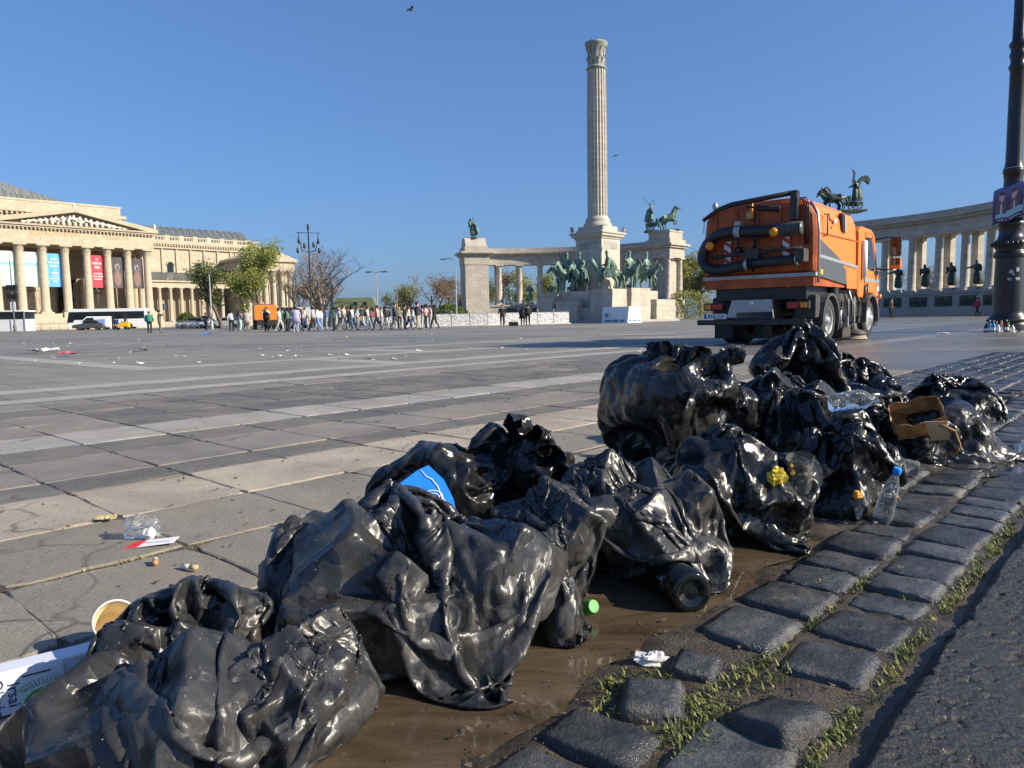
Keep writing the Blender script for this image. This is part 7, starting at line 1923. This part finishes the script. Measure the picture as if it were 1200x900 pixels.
# ------------------------------------------------------------------ people
def person_joints(pose):
    J = {'pelvis': (0, 0, .95, .125, .155), 'waist': (.0, 0, 1.10, .115, .145), 'chest': (.01, 0, 1.30, .125, .175), 'neck': (.02, 0, 1.48, .05), 'head': (.04, 0, 1.58, .088, .078), 'crown': (.03, 0, 1.69, .07, .065)}
    B = [('pelvis', 'waist'), ('waist', 'chest'), ('chest', 'neck'), ('neck', 'head'), ('head', 'crown')]
    for s, n in ((1, 'l'), (-1, 'r')):
        st = s * (.21 if pose.startswith('walk') else .03) * (-1 if pose == 'walk2' else 1)
        back = st < 0 and pose.startswith('walk')
        J['hip' + n] = (0, s * .09, .88, .10); J['knee' + n] = (st * .55 + .04, s * .10, .50, .07); J['ank' + n] = (st - (.06 if back else 0), s * .10, .10 + (.06 if back else 0), .045); J['toe' + n] = (st + .15 - (.05 if back else 0), s * .11, .035, .035)
        B += [('pelvis', 'hip' + n), ('hip' + n, 'knee' + n), ('knee' + n, 'ank' + n), ('ank' + n, 'toe' + n)]
        J['sho' + n] = (0, s * .19, 1.40, .065)
        if pose == 'phone': J['elb' + n] = (.16, s * .27, 1.30, .05); J['han' + n] = (.27, s * .10, 1.50, .038)
        elif pose == 'chat' and s > 0: J['elb' + n] = (.06, s * .25, 1.15, .05); J['han' + n] = (.30, s * .12, 1.18, .038)
        else: J['elb' + n] = (-st * .25 - .02, s * .25, 1.14, .05); J['han' + n] = (-st * .55 + .06, s * .25, .90, .038)
        B += [('chest', 'sho' + n), ('sho' + n, 'elb' + n), ('elb' + n, 'han' + n)]
    return J, B
PROTO = {}
for ps in ('walk1', 'walk2', 'stand', 'phone', 'chat'):
    J, B = person_joints(ps); me = skin_mesh('body', J, B, 1)
    hands = [Vector(J['hanl'][:3]), Vector(J['hanr'][:3])]
    mi = []
    for p in me.polygons:
        c = p.center
        if any((c - h).length < .075 for h in hands) or c.z > 1.47: i = 3
        elif c.z < .09: i = 0
        elif c.z < .96 and abs(c.y) < .185: i = 1
        else: i = 2
        mi.append(i)
    me.polygons.foreach_set('material_index', mi)
    for i in range(4): me.materials.append(None)
    PROTO[ps] = me
def cloth(c): 
    key = 'cloth_%d_%d_%d' % tuple(int(v * 255) for v in c[:3])
    m = bpy.data.materials.get(key)
    return m or simple(key, (*c[:3], 1), .85, var=.12, scale=8)
SKIN = cloth((.45, .27, .19)); SHOE_W = cloth((.6, .6, .58)); SHOE_D = cloth((.03, .03, .03))
HAIR = {'d': cloth((.018, .013, .011)), 'b': cloth((.09, .05, .03)), 'g': cloth((.35, .32, .28)), 'n': cloth((.03, .03, .04))}
def hair_mesh(long):
    b = MB()
    if long: b.ball((-.02, 0, 1.59), (.125, .105, .15), 12, 9); b.ball((-.07, 0, 1.45), (.07, .10, .14), 10, 7)
    else: b.ball((-.012, 0, 1.645), (.112, .092, .10), 12, 8)
    return b.mesh('hair')
HM = [hair_mesh(False), hair_mesh(True)]
def jacket_mesh(L):
    b = MB(); b.lathe([(.0, 1.44), (.09, 1.44), (.16, 1.38), (.185, 1.28), (.17, 1.12), (.175, 1.0), (.19 + (L - .2) * .1, .96 - L * .35), (.17, .96 - L * .35 + .01)], 16, Matrix.Diagonal((.85, 1.18, 1, 1)), cap=False)
    return b.mesh('jacket')
JM = [jacket_mesh(.2), jacket_mesh(.95)]
def person(px, D, face, pose, top, legs, label, hair='d', long=False, h=1.70, shoe=None, coat=None, bag=None, group=None):
    p = at(px, D); root = empty('person', p, R(face), label, 'person', group); s = h / 1.75; root.scale = (s * 1.14, s * 1.16, s)
    o = link('body', PROTO[pose], root)
    for i, m in enumerate((shoe or SHOE_D, cloth(legs), cloth(top), SKIN)):
        o.material_slots[i].link = 'OBJECT'; o.material_slots[i].material = m
    q = link('hair', HM[1 if long else 0].copy(), root); q.data.materials.append(HAIR[hair])
    if coat is not None:
        q = link('jacket', JM[coat[0]].copy(), root); q.data.materials.append(cloth(coat[1]))
    if bag == 'pack':
        b = MB(); b.box(-.34, -.15, -.15, .15, 1.0, 1.42, bev=.05); b.build('backpack', cloth((.03, .03, .035)), root)
    elif bag == 'tote':
        b = MB(); b.box(-.1, .1, .25, .33, .68, .98, bev=.02); b.tube([(-.06, .29, .98), (0, .26, 1.35), (.06, .29, .98)], .012, 5); b.build('shoulder_bag', cloth((.5, .36, .2)), root)
    elif bag == 'phone':
        b = MB(); b.box(.27, .29, -.08, .08, 1.46, 1.56, bev=.004); b.build('camera', M_BLACKP, root)
    elif bag == 'stick':
        b = MB(); b.tube([(.27, -.12, 1.0), (.3, -.12, 2.15)], .012, 5); b.box(.29, .31, -.35, .12, 1.75, 2.2); b.build('sign_board', cloth((.3, .34, .5)), root)
    return root
LJ, DJ, BK, WH = (.18, .25, .36), (.03, .04, .07), (.018, .018, .02), (.68, .67, .65)
G = 'pedestrians crossing the square'
def crowd(*a, **k): k.setdefault('group', G); return person(*a, **k)
W_, E_ = 180, 0           # walking to the left / to the right of the camera's view
crowd(178, 58, 95, 'stand', (.03, .22, .18), BK, 'person in a green-teal cape and black trousers seen from behind by the white van', coat=(0, (.03, .24, .19)), hair='b', h=1.74)
crowd(190, 58, 40, 'phone', (.17, .15, .10), (.16, .13, .09), 'person in a camouflage jacket holding up a blue sign board', bag='stick', h=1.8)
crowd(274, 58, 120, 'stand', (.5, .52, .55), BK, 'person with pale grey top and black trousers left of the pinkish coat', hair='d', h=1.66)
crowd(283, 58, 70, 'stand', (.22, .2, .2), (.45, .62, .56), 'person in mint green trousers beside the orange truck', hair='d', long=True, h=1.68)
crowd(292, 57, 100, 'stand', (.42, .35, .31), (.35, .3, .28), 'person in a pinkish-beige coat standing by the orange truck', coat=(1, (.45, .37, .33)), hair='g')
crowd(244, 70, 80, 'stand', BK, DJ, 'person dressed in black standing near the dark hedge', hair='d')
crowd(315, 53, -95, 'phone', WH, BK, 'person in white shirt and black vest raising a camera with both hands', coat=(0, BK), bag='phone', h=1.78)
crowd(330, 52, E_, 'walk1', (.62, .64, .62), (.5, .48, .46), 'person in white and grey with a dark cap walking past the orange truck', hair='n')
crowd(334, 54, W_, 'walk2', (.04, .16, .11), (.06, .08, .07), 'person in a bottle green jacket beside the grey-capped walker', hair='d', bag='pack')
crowd(340, 53, W_, 'stand', (.10, .2, .12), BK, 'person in a green patterned top and black trousers', hair='d', long=True)
crowd(345, 54, E_, 'walk1', (.14, .11, .12), LJ, 'person in a dark top carrying a backpack behind the lavender outfit', hair='d', bag='pack')
crowd(349, 51, -80, 'stand', (.36, .36, .47), (.34, .35, .47), 'person in a long lavender-grey outfit with white shoes', coat=(1, (.38, .38, .5)), shoe=SHOE_W, long=True, h=1.76)
crowd(360, 52, E_, 'walk2', (.62, .52, .52), LJ, 'person in a white and pink top and jeans turned to the pole', hair='b')
crowd(369, 52, W_, 'walk1', (.4, .4, .4), BK, 'person in a checked grey top and black trousers, white shoes', shoe=SHOE_W, hair='d')
crowd(375, 51, W_, 'walk2', WH, (.20, .30, .42), 'person in a white sweater and blue jeans by the lamp mast', shoe=SHOE_W, hair='d')
crowd(379, 53, W_, 'stand', (.66, .64, .58), (.2, .3, .45), 'person in a cream top and blue jeans just behind the white sweater', hair='b', long=True)
crowd(394, 52, W_, 'stand', (.03, .10, .07), BK, 'person in a dark green sweater and wide black trousers', hair='d', long=True)
crowd(405, 51, E_, 'walk1', (.42, .38, .33), (.36, .33, .29), 'person in a beige coat and pale trousers striding behind the green sweater', coat=(0, (.45, .41, .36)), hair='b', h=1.78)
crowd(411, 53, W_, 'walk2', BK, BK, 'person in black carrying a backpack beside the white blouse', hair='b', bag='pack')
crowd(415, 51, E_, 'walk1', WH, (.12, .22, .33), 'person in a white blouse and blue jeans with dark hair', hair='d', long=True)
crowd(427, 51, W_, 'walk2', (.03, .027, .03), (.36, .44, .5), 'person in a black jacket and light jeans carrying a tan shoulder bag', hair='d', bag='tote', h=1.74)
crowd(433, 53, E_, 'walk1', (.5, .5, .5), (.25, .26, .28), 'person in a black and white top walking behind the tan shoulder bag', hair='d', bag='pack')
crowd(444, 51, W_, 'walk1', (.6, .33, .29), BK, 'person in a salmon pink jacket and black trousers', coat=(0, (.62, .36, .32)), hair='d')
crowd(454, 52, E_, 'walk2', BK, (.36, .35, .34), 'person in black with a white scarf and grey trousers', coat=(0, (.02, .02, .022)), hair='d', long=True)
crowd(465, 50, E_, 'walk1', (.045, .05, .055), (.07, .072, .075), 'tall person in a charcoal suit striding along the fence', coat=(0, (.05, .055, .06)), hair='b', h=1.86)
crowd(476, 52, E_, 'stand', (.03, .028, .035), (.03, .04, .08), 'person in a black hooded top next to the cream vest', hair='d', h=1.72)
crowd(481, 52, E_, 'walk2', (.6, .53, .38), (.05, .06, .12), 'person in a cream vest and navy trousers', hair='b', long=True, h=1.66)
crowd(491, 50, E_, 'chat', (.02, .02, .022), (.40, .31, .2), 'tall person in a black vest and khaki trousers talking to the pink group', hair='d', h=1.88, coat=(0, (.02, .02, .022)))
crowd(497, 52, 190, 'stand', (.58, .38, .34), (.45, .5, .55), 'person in a light pink top facing the khaki trousers', hair='d', long=True)
crowd(501, 51, 180, 'chat', (.62, .34, .31), DJ, 'person in a pink quilted jacket with long dark hair', coat=(0, (.64, .37, .34)), hair='d', long=True, h=1.74, shoe=SHOE_W)
crowd(506, 52, 200, 'stand', (.66, .46, .42), (.3, .32, .36), 'person in a pale rose jacket at the end of the pink group', hair='d', h=1.66, shoe=SHOE_W)
crowd(511, 51, 170, 'walk1', BK, BK, 'person in black with dark hair at the fence end of the crowd', hair='d', long=True)
crowd(352, 55, W_, 'walk2', (.2, .2, .22), (.15, .18, .25), 'person in a dark grey top half hidden behind the lavender outfit', hair='d')
crowd(421, 54, E_, 'stand', (.35, .35, .36), (.2, .2, .22), 'person in a grey top half hidden behind the tan shoulder bag', hair='d')
for (px, D_, f_, ps, tp, lg, lb, hr, lng) in (
    (356, 58, 60, 'stand', (.45, .33, .06), (.06, .06, .08), 'person in a mustard top behind the white and pink top', 'b', True),
    (385, 57, 200, 'chat', (.10, .14, .3), (.3, .28, .24), 'person in a navy blue jacket behind the cream top', 'd', False),
    (400, 58, 20, 'walk1', (.55, .54, .5), (.03, .03, .035), 'person in an off-white coat half hidden by the beige coat', 'g', False),
    (438, 57, 170, 'walk2', (.22, .07, .06), (.09, .12, .2), 'person in a brick red top behind the salmon jacket', 'd', True),
    (449, 58, 10, 'stand', (.6, .6, .62), (.28, .3, .33), 'person in a white shirt between the salmon jacket and the white scarf', 'b', False),
    (459, 57, 185, 'walk1', (.05, .05, .06), (.33, .38, .45), 'person in a dark top and pale jeans behind the charcoal suit', 'd', False),
    (470, 59, 90, 'stand', (.3, .27, .22), (.05, .05, .05), 'person in a taupe jacket behind the black hooded top', 'g', False),
    (486, 58, 190, 'walk2', (.5, .5, .52), (.12, .17, .28), 'person in a light grey top between the cream vest and the khaki trousers', 'd', True)):
    crowd(px, D_, f_, ps, tp, lg, lb, hair=hr, long=lng)
crowd(590, 62, -90, 'stand', BK, BK, 'person all in black standing alone before the white fence beside a black bag', hair='d', h=1.74)
crowd(614, 62, 90, 'stand', (.03, .028, .032), BK, 'person in a long dark coat with white shoes before the white fence', coat=(1, (.025, .022, .028)), shoe=SHOE_W, long=True, h=1.66)
crowd(620, 62, 100, 'stand', (.02, .02, .024), BK, 'person in a dark jacket standing right beside the long dark coat', coat=(0, (.02, .02, .026)), hair='d', h=1.78)
crowd(1044, 66, -60, 'stand', BK, BK, 'person in black standing by the grey podium wall behind the truck cab', hair='d', h=1.76)
crowd(1145, 72, W_, 'walk1', (.5, .03, .07), BK, 'person in a red jacket walking along the grey podium wall', coat=(0, (.52, .03, .08)), hair='d', h=1.74)
b = MB(); b.box(-.4, .4, -.2, .2, 0, .34, bev=.06); b.tube([(-.2, 0, .33), (-.1, 0, .46), (.1, 0, .46), (.2, 0, .33)], .02, 5); o = b.build('black_bag', cloth((.02, .02, .02))); o.location = at(603, 62); tag(o, 'black holdall on the paving between the lone person and the pair', 'bag')
# ------------------------------------------------------------------ vehicles far across the square
M_CARGLASS = M_DGLASS
def car_wheel(parent, x, y, r_):
    b = MB(); b.lathe([(r_ * .6, -.1), (r_ * .95, -.1), (r_, -.06), (r_, .06), (r_ * .95, .1), (r_ * .6, .1)], 18, T(x, y, r_, 0, pi / 2)); w = b.build('wheel', M_RUBBER, parent)
    b = MB(); b.lathe([(r_ * .62, -.08), (r_ * .62, .08)], 12, T(x, y, r_, 0, pi / 2)); b.build('hubcap', M_LGREY, w)
def coach(loc, rz):
    root = empty('coach', loc, rz, 'white tour coach with dark window band and blue print parked before the museum steps', 'bus'); L, W_, H = 12.4, 1.25, 3.5
    wp = simple('coach_white', (.74, .74, .74, 1), .3, var=.03)
    b = MB(); b.prism([(-L / 2, .35), (L / 2 - .2, .35), (L / 2, .6), (L / 2 - .05, 1.5), (L / 2 - .45, H - .15), (L / 2 - .8, H), (-L / 2 + .1, H), (-L / 2, H - .2)], -W_, W_, 'y'); b.build('body', wp, root)
    for s in (-1, 1):
        y0, y1 = sorted((s * W_, s * (W_ + .012)))
        b = MB(); b.prism([(-L / 2 + .2, 1.75), (L / 2 - 1.3, 1.65), (L / 2 - 1.0, 1.2), (L / 2 - .12, 1.2), (L / 2 - .5, 3.0), (-L / 2 + .2, 3.0)], y0, y1, 'y'); wd = b.build('window_band', M_DGLASS, root)
        for i in range(6):
            b = MB(); x = -4.6 + i * 1.65; b.box(x - .03, x + .03, *sorted((s * (W_ + .012), s * (W_ + .018))), 1.75, 3.0); b.build('window_bar', M_BLACKP, wd)
        b = MB(); b.box(-1.9, .6, *sorted((s * (W_ + .002), s * (W_ + .010))), .75, 1.6); b.build('printed_panel', simple('print_blue', (.05, .10, .35, 1), .4), root)
        b = MB(); b.box(-1.2, -.5, *sorted((s * (W_ + .011), s * (W_ + .016))), .85, 1.3); b.build('printed_picture', simple('print_red', (.55, .2, .15, 1), .4), root)
        for x in (-3.6, 3.7): car_wheel(root, x, s * (W_ - .06), .5)
    b = MB(); b.prism([(L / 2 - .02, 1.3), (L / 2 + .02, 1.3), (L / 2 - .42, 3.1), (L / 2 - .46, 3.1)], -1.12, 1.12, 'y', T(.01)); b.build('windscreen', M_DGLASS, root)
    for s in (-1, 1):
        b = MB(); b.tube([(L / 2 - .5, s * 1.2, 3.2), (L / 2 + .2, s * 1.4, 3.1), (L / 2 + .25, s * 1.42, 2.5)], .05, 5); b.box(L / 2 + .18, L / 2 + .32, s * 1.42 - .14, s * 1.42 + .14, 2.1, 2.7); b.build('mirror', M_BLACKP, root)
    return root
coach(at(131, 128), R(192))
def car(name, loc, rz, label, col, cat='car', L=4.3, H=1.48, van=False, extra=None):
    root = empty(name, loc, rz, label, cat); W_ = .88 if not van else .98
    cm = simple(name + '_paint', (*col, 1), .3, var=.03)
    side = [(-L / 2, .35), (-L / 2, .85), (-L / 2 + .12, 1.0), (L / 2 - 1.25, .98), (L / 2 - .15, .82), (L / 2, .6), (L / 2 - .05, .3), (-L / 2 + .1, .25)]
    if van: side = [(-L / 2, .35), (-L / 2 + .02, H - .2), (-L / 2 + .2, H), (L / 2 - 1.9, H), (L / 2 - 1.0, 1.25), (L / 2 - .15, 1.0), (L / 2, .65), (L / 2 - .05, .3)]
    b = MB(); b.prism(side, -W_, W_, 'y'); body = b.build('body', cm, root); bv = body.modifiers.new('e', 'BEVEL'); bv.width = .07; bv.segments = 2; bv.limit_method = 'ANGLE'
    if not van:
        b = MB(); b.prism([(-L / 2 + .35, .98), (-L / 2 + .95, H), (.35, H), (L / 2 - 1.3, .97)], -W_ + .12, W_ - .12, 'y'); b.build('roof', cm, root)
    for s in (-1, 1):
        ya = W_ - .12 if not van else W_
        y0, y1 = sorted((s * ya, s * (ya + .012)))
        pts = [(-L / 2 + .62, 1.02), (-L / 2 + 1.0, H - .07), (.3, H - .07), (L / 2 - 1.5, 1.02)] if not van else [(L / 2 - 2.9, 1.2), (L / 2 - 2.9, H - .2), (L / 2 - 1.95, H - .2), (L / 2 - 1.2, 1.25)]
        b = MB(); b.prism(pts, y0, y1, 'y'); b.build('side_window', M_DGLASS, root)
        for x in (-L / 2 + .8, L / 2 - .85): car_wheel(root, x, s * (W_ - .08), .31)
        b = MB(); b.box(L / 2 - .1, L / 2 + .005, s * .62 - .16, s * .62 + .16, .62, .76); b.build('headlight', M_WHITE, root)
        b = MB(); b.box(-L / 2 - .01, -L / 2 + .05, s * .68 - .12, s * .68 + .12, .7, .88); b.build('tail_light', M_RED, root)
    if van:
        b = MB(); b.prism([(L / 2 - 1.86, H - .08), (L / 2 - 1.02, 1.27), (L / 2 - .99, 1.29), (L / 2 - 1.83, H - .06)], -.85, .85, 'y'); b.build('windscreen', M_DGLASS, root)
    if extra: extra(root, W_)
    return root
def vprint(root, W_):
    for s in (-1, 1):
        b = MB(); b.prism([(-1.9, .7), (.4, .7), (1.1, 1.5), (-1.9, 1.7)], *sorted((s * W_, s * (W_ + .012))), 'y'); b.build('printed_panel', simple('print_blue2', (.16, .3, .62, 1), .4), root)
car('van', at(113, 118), R(195), 'white van with blue printed side parked in front of the coach', (.72, .72, .73), 'van', 5.2, 2.1, True, vprint)
car('parked_car', at(107, 112), R(200), 'dark grey hatchback parked beside the yellow forklift', (.05, .055, .06), L=4.1)
car('parked_car', at(229, 104), R(190), 'silver car parked beyond the hedge by the museum gallery', (.5, .52, .54))
car('parked_car', at(243, 106), R(10), 'white car parked next to the silver car by the grey pole', (.7, .71, .72))
car('parked_car', at(268, 104), R(185), 'pale grey estate car parked behind the mint green trousers', (.42, .45, .48), L=4.5)
car('van', at(338, 76), R(150), 'grey minibus with wide rear window standing behind the crowd', (.30, .31, .30), 'van', 5.0, 2.15, True)
car('parked_car', at(438, 96), R(175), 'white car half hidden by the walking crowd near the kiosk', (.7, .71, .72))
def forklift():
    root = empty('forklift', at(145, 108), R(190), 'small yellow forklift with black mast beside the dark hatchback', 'forklift')
    b = MB(); b.prism([(-1.1, .35), (-1.1, 1.0), (-.7, 1.15), (.1, 1.05), (.1, .7), (.9, .7), (.9, .3)], -.5, .5, 'y'); b.build('body', M_YELLOW, root)
    b = MB(); b.tube([(-.75, -.45, 1.1), (-.6, -.45, 2.05), (.35, -.45, 2.05), (.75, -.45, .7)], .05, 5); b.tube([(-.75, .45, 1.1), (-.6, .45, 2.05), (.35, .45, 2.05), (.75, .45, .7)], .05, 5); b.box(-.65, .4, -.5, .5, 2.03, 2.1); b.build('cage', M_BLACKP, root)
    b = MB(); b.box(.95, 1.1, -.4, -.28, .1, 2.2); b.box(.95, 1.1, .28, .4, .1, 2.2); b.box(.97, 1.06, -.4, .4, 2.1, 2.2); b.box(.97, 1.06, -.4, .4, 1.1, 1.2); b.build('mast', M_BLACKM, root)
    b = MB(); b.box(1.1, 2.1, -.35, -.2, .08, .14); b.box(1.1, 2.1, .2, .35, .08, .14); b.build('forks', M_BLACKM, root)
    b = MB(); b.box(-.55, -.1, -.25, .25, 1.05, 1.2); b.box(-.65, -.5, -.25, .25, 1.1, 1.6); b.build('seat', M_BLACKP, root)
    for s in (-1, 1): car_wheel(root, .6, s * .5, .32); car_wheel(root, -.75, s * .48, .26)
forklift()
def orange_truck():
    root = empty('utility_truck', at(313, 72), R(112), 'small orange utility truck with black underside behind the person raising a camera', 'truck')
    b = MB(); b.box(-1.9, 1.0, -1.0, 1.0, .85, 2.3, bev=.08); b.build('box_body', M_ORANGE, root)
    b = MB(); b.prism([(1.05, .6), (2.4, .6), (2.45, 1.3), (2.1, 2.4), (1.05, 2.45)], -1.0, 1.0, 'y'); cb_ = b.build('cab', M_GREYP, root)
    for s in (-1, 1):
        b = MB(); b.prism([(1.25, 1.45), (1.25, 2.25), (1.95, 2.25), (2.25, 1.45)], *sorted((s * 1.0, s * 1.012)), 'y'); b.build('side_window', M_DGLASS, cb_)
        for x in (-1.2, 1.7): car_wheel(root, x, s * .9, .42)
    b = MB(); b.box(-1.8, 2.3, -.85, .85, .4, .85); b.build('chassis', M_BLACKM, root)
    b = MB(); b.lathe([(.1, 2.45), (.1, 2.6), (.05, 2.66)], 10, T(1.5, 0, 0)); b.build('beacon', M_AMBER, root)
orange_truck()
# ---- white trailer tent at the far left, railings and boards
def stall():
    root = empty('white_stall', at(8, 104), R(8), 'white box stall with dark awning band beside the museum steps', 'stall')
    b = MB(); b.box(-5, 3.4, -1.5, 1.5, .1, 1.75); b.build('wall_panel', simple('stall_white', (.68, .68, .70, 1), .5), root)
    b = MB(); b.box(-5, 3.42, -1.52, 1.52, 1.75, 2.75); b.build('window_band', M_DGLASS, root)
    b = MB(); b.box(-5.1, 3.6, -1.7, 1.7, 2.75, 2.95, bev=.05); b.build('roof', M_WHITE, root)
    
    for (x_, w_, z_) in ((3.4, .15, 2.8), (0, .08, 1.75), (1.7, .08, 1.75)):
        b = MB(); b.box(x_, x_ + w_, -1.58, -1.5, .1, z_); b.build('post', M_LGREY, root)
stall()
def railing(px0, px1, D, label, n=4):
    for i in range(n):
        a, c = at(px0 + (px1 - px0) * i / n, D), at(px0 + (px1 - px0) * (i + 1) / n, D); L = (c - a).length
        root = empty('crowd_barrier', a, math.atan2(c.y - a.y, c.x - a.x), label, 'barrier', 'metal crowd barriers by the museum'); root['label'] = label % ['fourth', 'third', 'second', 'first'][i]
        b = MB(); b.tube([(.05, 0, 0), (.05, 0, 1.1), (L - .05, 0, 1.1), (L - .05, 0, 0)], .025, 5); b.build('frame', M_STEEL, root)
        b = MB()
        for k in range(1, 12): b.tube([(L * k / 12, 0, .15), (L * k / 12, 0, 1.1)], .012, 4)
        b.tube([(.05, 0, .15), (L - .05, 0, .15)], .02, 4); b.build('bars', M_STEEL, root)
railing(40, 84, 112, 'metal crowd barrier before the museum steps, %s from the coach')
railing(196, 232, 92, 'metal crowd barrier, %s from the clipped bush')
# ---- kiosk with green roof
def kiosk():
    root = empty('kiosk_building', at(421, 132), .1, 'low white pavilion with green tin mansard roof and dormers beyond the crowd', 'building')
    b = MB(); b.box(-3.6, 3.4, -3, 3, 0, 2.5); b.build('wall', M_WHITE, root)
    gm = simple('green_roof', (.16, .19, .10, 1), .6, var=.12)
    b = MB(); b.prism([(-4.0, 2.5), (3.8, 2.5), (3.0, 4.6), (-3.2, 4.6)], -3.4, 3.4, 'y'); rf = b.build('roof', gm, root)
    for x in (.2, 1.8):
        b = MB(); b.box(x - .35, x + .35, -3.46, -3.0, 3.2, 4.0); d = b.build('dormer', gm, root); b = MB(); b.box(x - .22, x + .22, -3.49, -3.462, 3.3, 3.85); b.build('dormer_window', M_DGLASS, d)
    for x in (-2.4, -.6, 1.6):
        b = MB(); b.box(x - .5, x + .5, -3.02, -2.9, .6, 2.0); b.build('window', M_DGLASS, root)
kiosk()
# ---- street lights and masts
def pole(px, D, H, label, kind, mat, r_=.07):
    root = empty('street_light', at(px, D), 0, label, 'street light')
    b = MB(); b.lathe([(r_ * 1.9, 0), (r_ * 1.9, .9), (r_ * 1.2, 1.0), (r_, 1.1), (r_ * .6, H)], 10); b.build('pole', mat, root)
    if kind == 'double':
        for s in (-1, 1):
            b = MB(); b.tube([(0, 0, H - .1), (s * .5, 0, H), (s * 1.0, 0, H - .02)], .04, 5); b.box(s * 1.0 - .35, s * 1.0 + .35, -.12, .12, H - .1, H + .06, bev=.03); b.build('lamp_head', M_GREYP, root)
    elif kind == 'single':
        b = MB(); b.tube([(0, 0, H - .1), (-.8, 0, H + .15), (-1.3, 0, H + .1)], .05, 5); b.box(-1.9, -1.2, -.14, .14, H, H + .14, bev=.03); b.build('lamp_head', M_GREYP, root)
    elif kind == 'signal':
        for (x, z) in ((-.42, H * .62), (.42, H * .62), (-.42, H * .5), (.42, H * .5)):
            b = MB(); b.box(x - .22, x + .22, -.18, .18, z - .35, z + .35, bev=.04); b.build('signal_head', M_BLACKP, root)
        b = MB(); b.box(-.6, .6, -.05, .05, H * .62 - .05, H * .62 + .05); b.build('cross_arm', M_BLACKM, root)
        b = MB(); b.box(-.35, .35, -.06, 0, H * .3, H * .42); b.build('sign_plate', M_WHITE, root)
    return root
pole(445, 92, 6.6, 'thin grey street light with two flat heads beyond the crowd', 'double', M_LGREY)
pole(537, 96, 8.2, 'tall grey street light with one arm beside the square end pillar', 'single', M_LGREY, .09)
pole(468, 100, 5.2, 'plain brown pole behind the charcoal suit', 'none', simple('rust_pole', (.28, .16, .09, 1), .7))
pole(251, 84, 6.2, 'grey pole beside the dark green tree before the museum', 'none', M_LGREY, .1)
pole(21, 100, 9.6, 'dark signal mast with four black heads before the museum portico', 'signal', M_GREYP, .1)
def candelabra():
    root = empty('lantern_mast', at(368, 80), .3, 'tall black mast with a cluster of hanging lanterns rising from the crowd', 'street light'); H = 10.4
    b = MB(); b.lathe([(.22, 0), (.22, .6), (.16, .8), (.14, 1.6), (.09, 2.0), (.075, H)], 10); b.build('mast', M_BLACKM, root)
    b = MB()
    for s in (-1, 1): b.tube([(0, 0, H - 2.4), (s * .7, 0, H - 2.2), (s * 1.0, 0, H - .8), (s * 1.0, 0, H - .3)], .05, 5)
    b.tube([(0, 0, H - 1), (0, 0, H + .4)], .06, 5); b.tube([(-1.2, 0, H - .35), (1.2, 0, H - .35)], .035, 5); b.build('arms', M_BLACKM, root)
    for (x, z) in ((-1.0, H - 1.2), (1.0, H - 1.2), (-1.15, H - 2.2), (1.05, H - 2.2), (0, H + .3), (-.45, H - 1.7), (.5, H - 1.6)):
        b = MB(); b.lathe([(.04, .6), (.13, .48), (.13, .1), (.07, 0)], 8, T(x, 0, z - .3)); b.build('lantern', M_BLACKM, root)
    for z in (5.2, 4.2):
        b = MB(); b.tube([(.28 * math.cos(a), 0, z + .28 * math.sin(a)) for a in [2 * pi * i / 14 for i in range(15)]], .05, 5); b.build('scroll_ring', M_BLACKM, root)
    b = MB(); b.box(-.32, .32, -.26, -.22, .95, 1.95); b.build('notice_board', M_WHITE, root)
candelabra()
# ---- birds
def bird(loc, s, label, fl):
    root = empty('bird', loc, .6, label, 'bird', 'birds in the sky'); root.scale = (s, s, s)
    b = MB(); b.lathe([(.01, -.22), (.06, -.1), (.08, 0), (.06, .1), (.03, .18), (.005, .26)], 8, T(0, 0, 0, 0, 0, pi / 2)); b.build('body', M_BLACKP, root)
    for sd_ in (-1, 1):
        b = MB(); b.add([(.08, sd_ * .04, 0), (-.1, sd_ * .04, 0), (-.08, sd_ * .3, fl * .22), (.1, sd_ * .3, fl * .22), (-.06, sd_ * .62, fl * .08)], [(0, 1, 2, 3), (3, 2, 4)]); o = b.build('wing', M_BLACKP, root); o.modifiers.new('t', 'SOLIDIFY').thickness = .015
bird((-3.66, 30, 12.65), .5, 'small dark bird high in the open sky with wings raised', 1)
bird((8.56, 60, 13.3), .7, 'tiny dark bird in the sky beside the tall column', -.4)
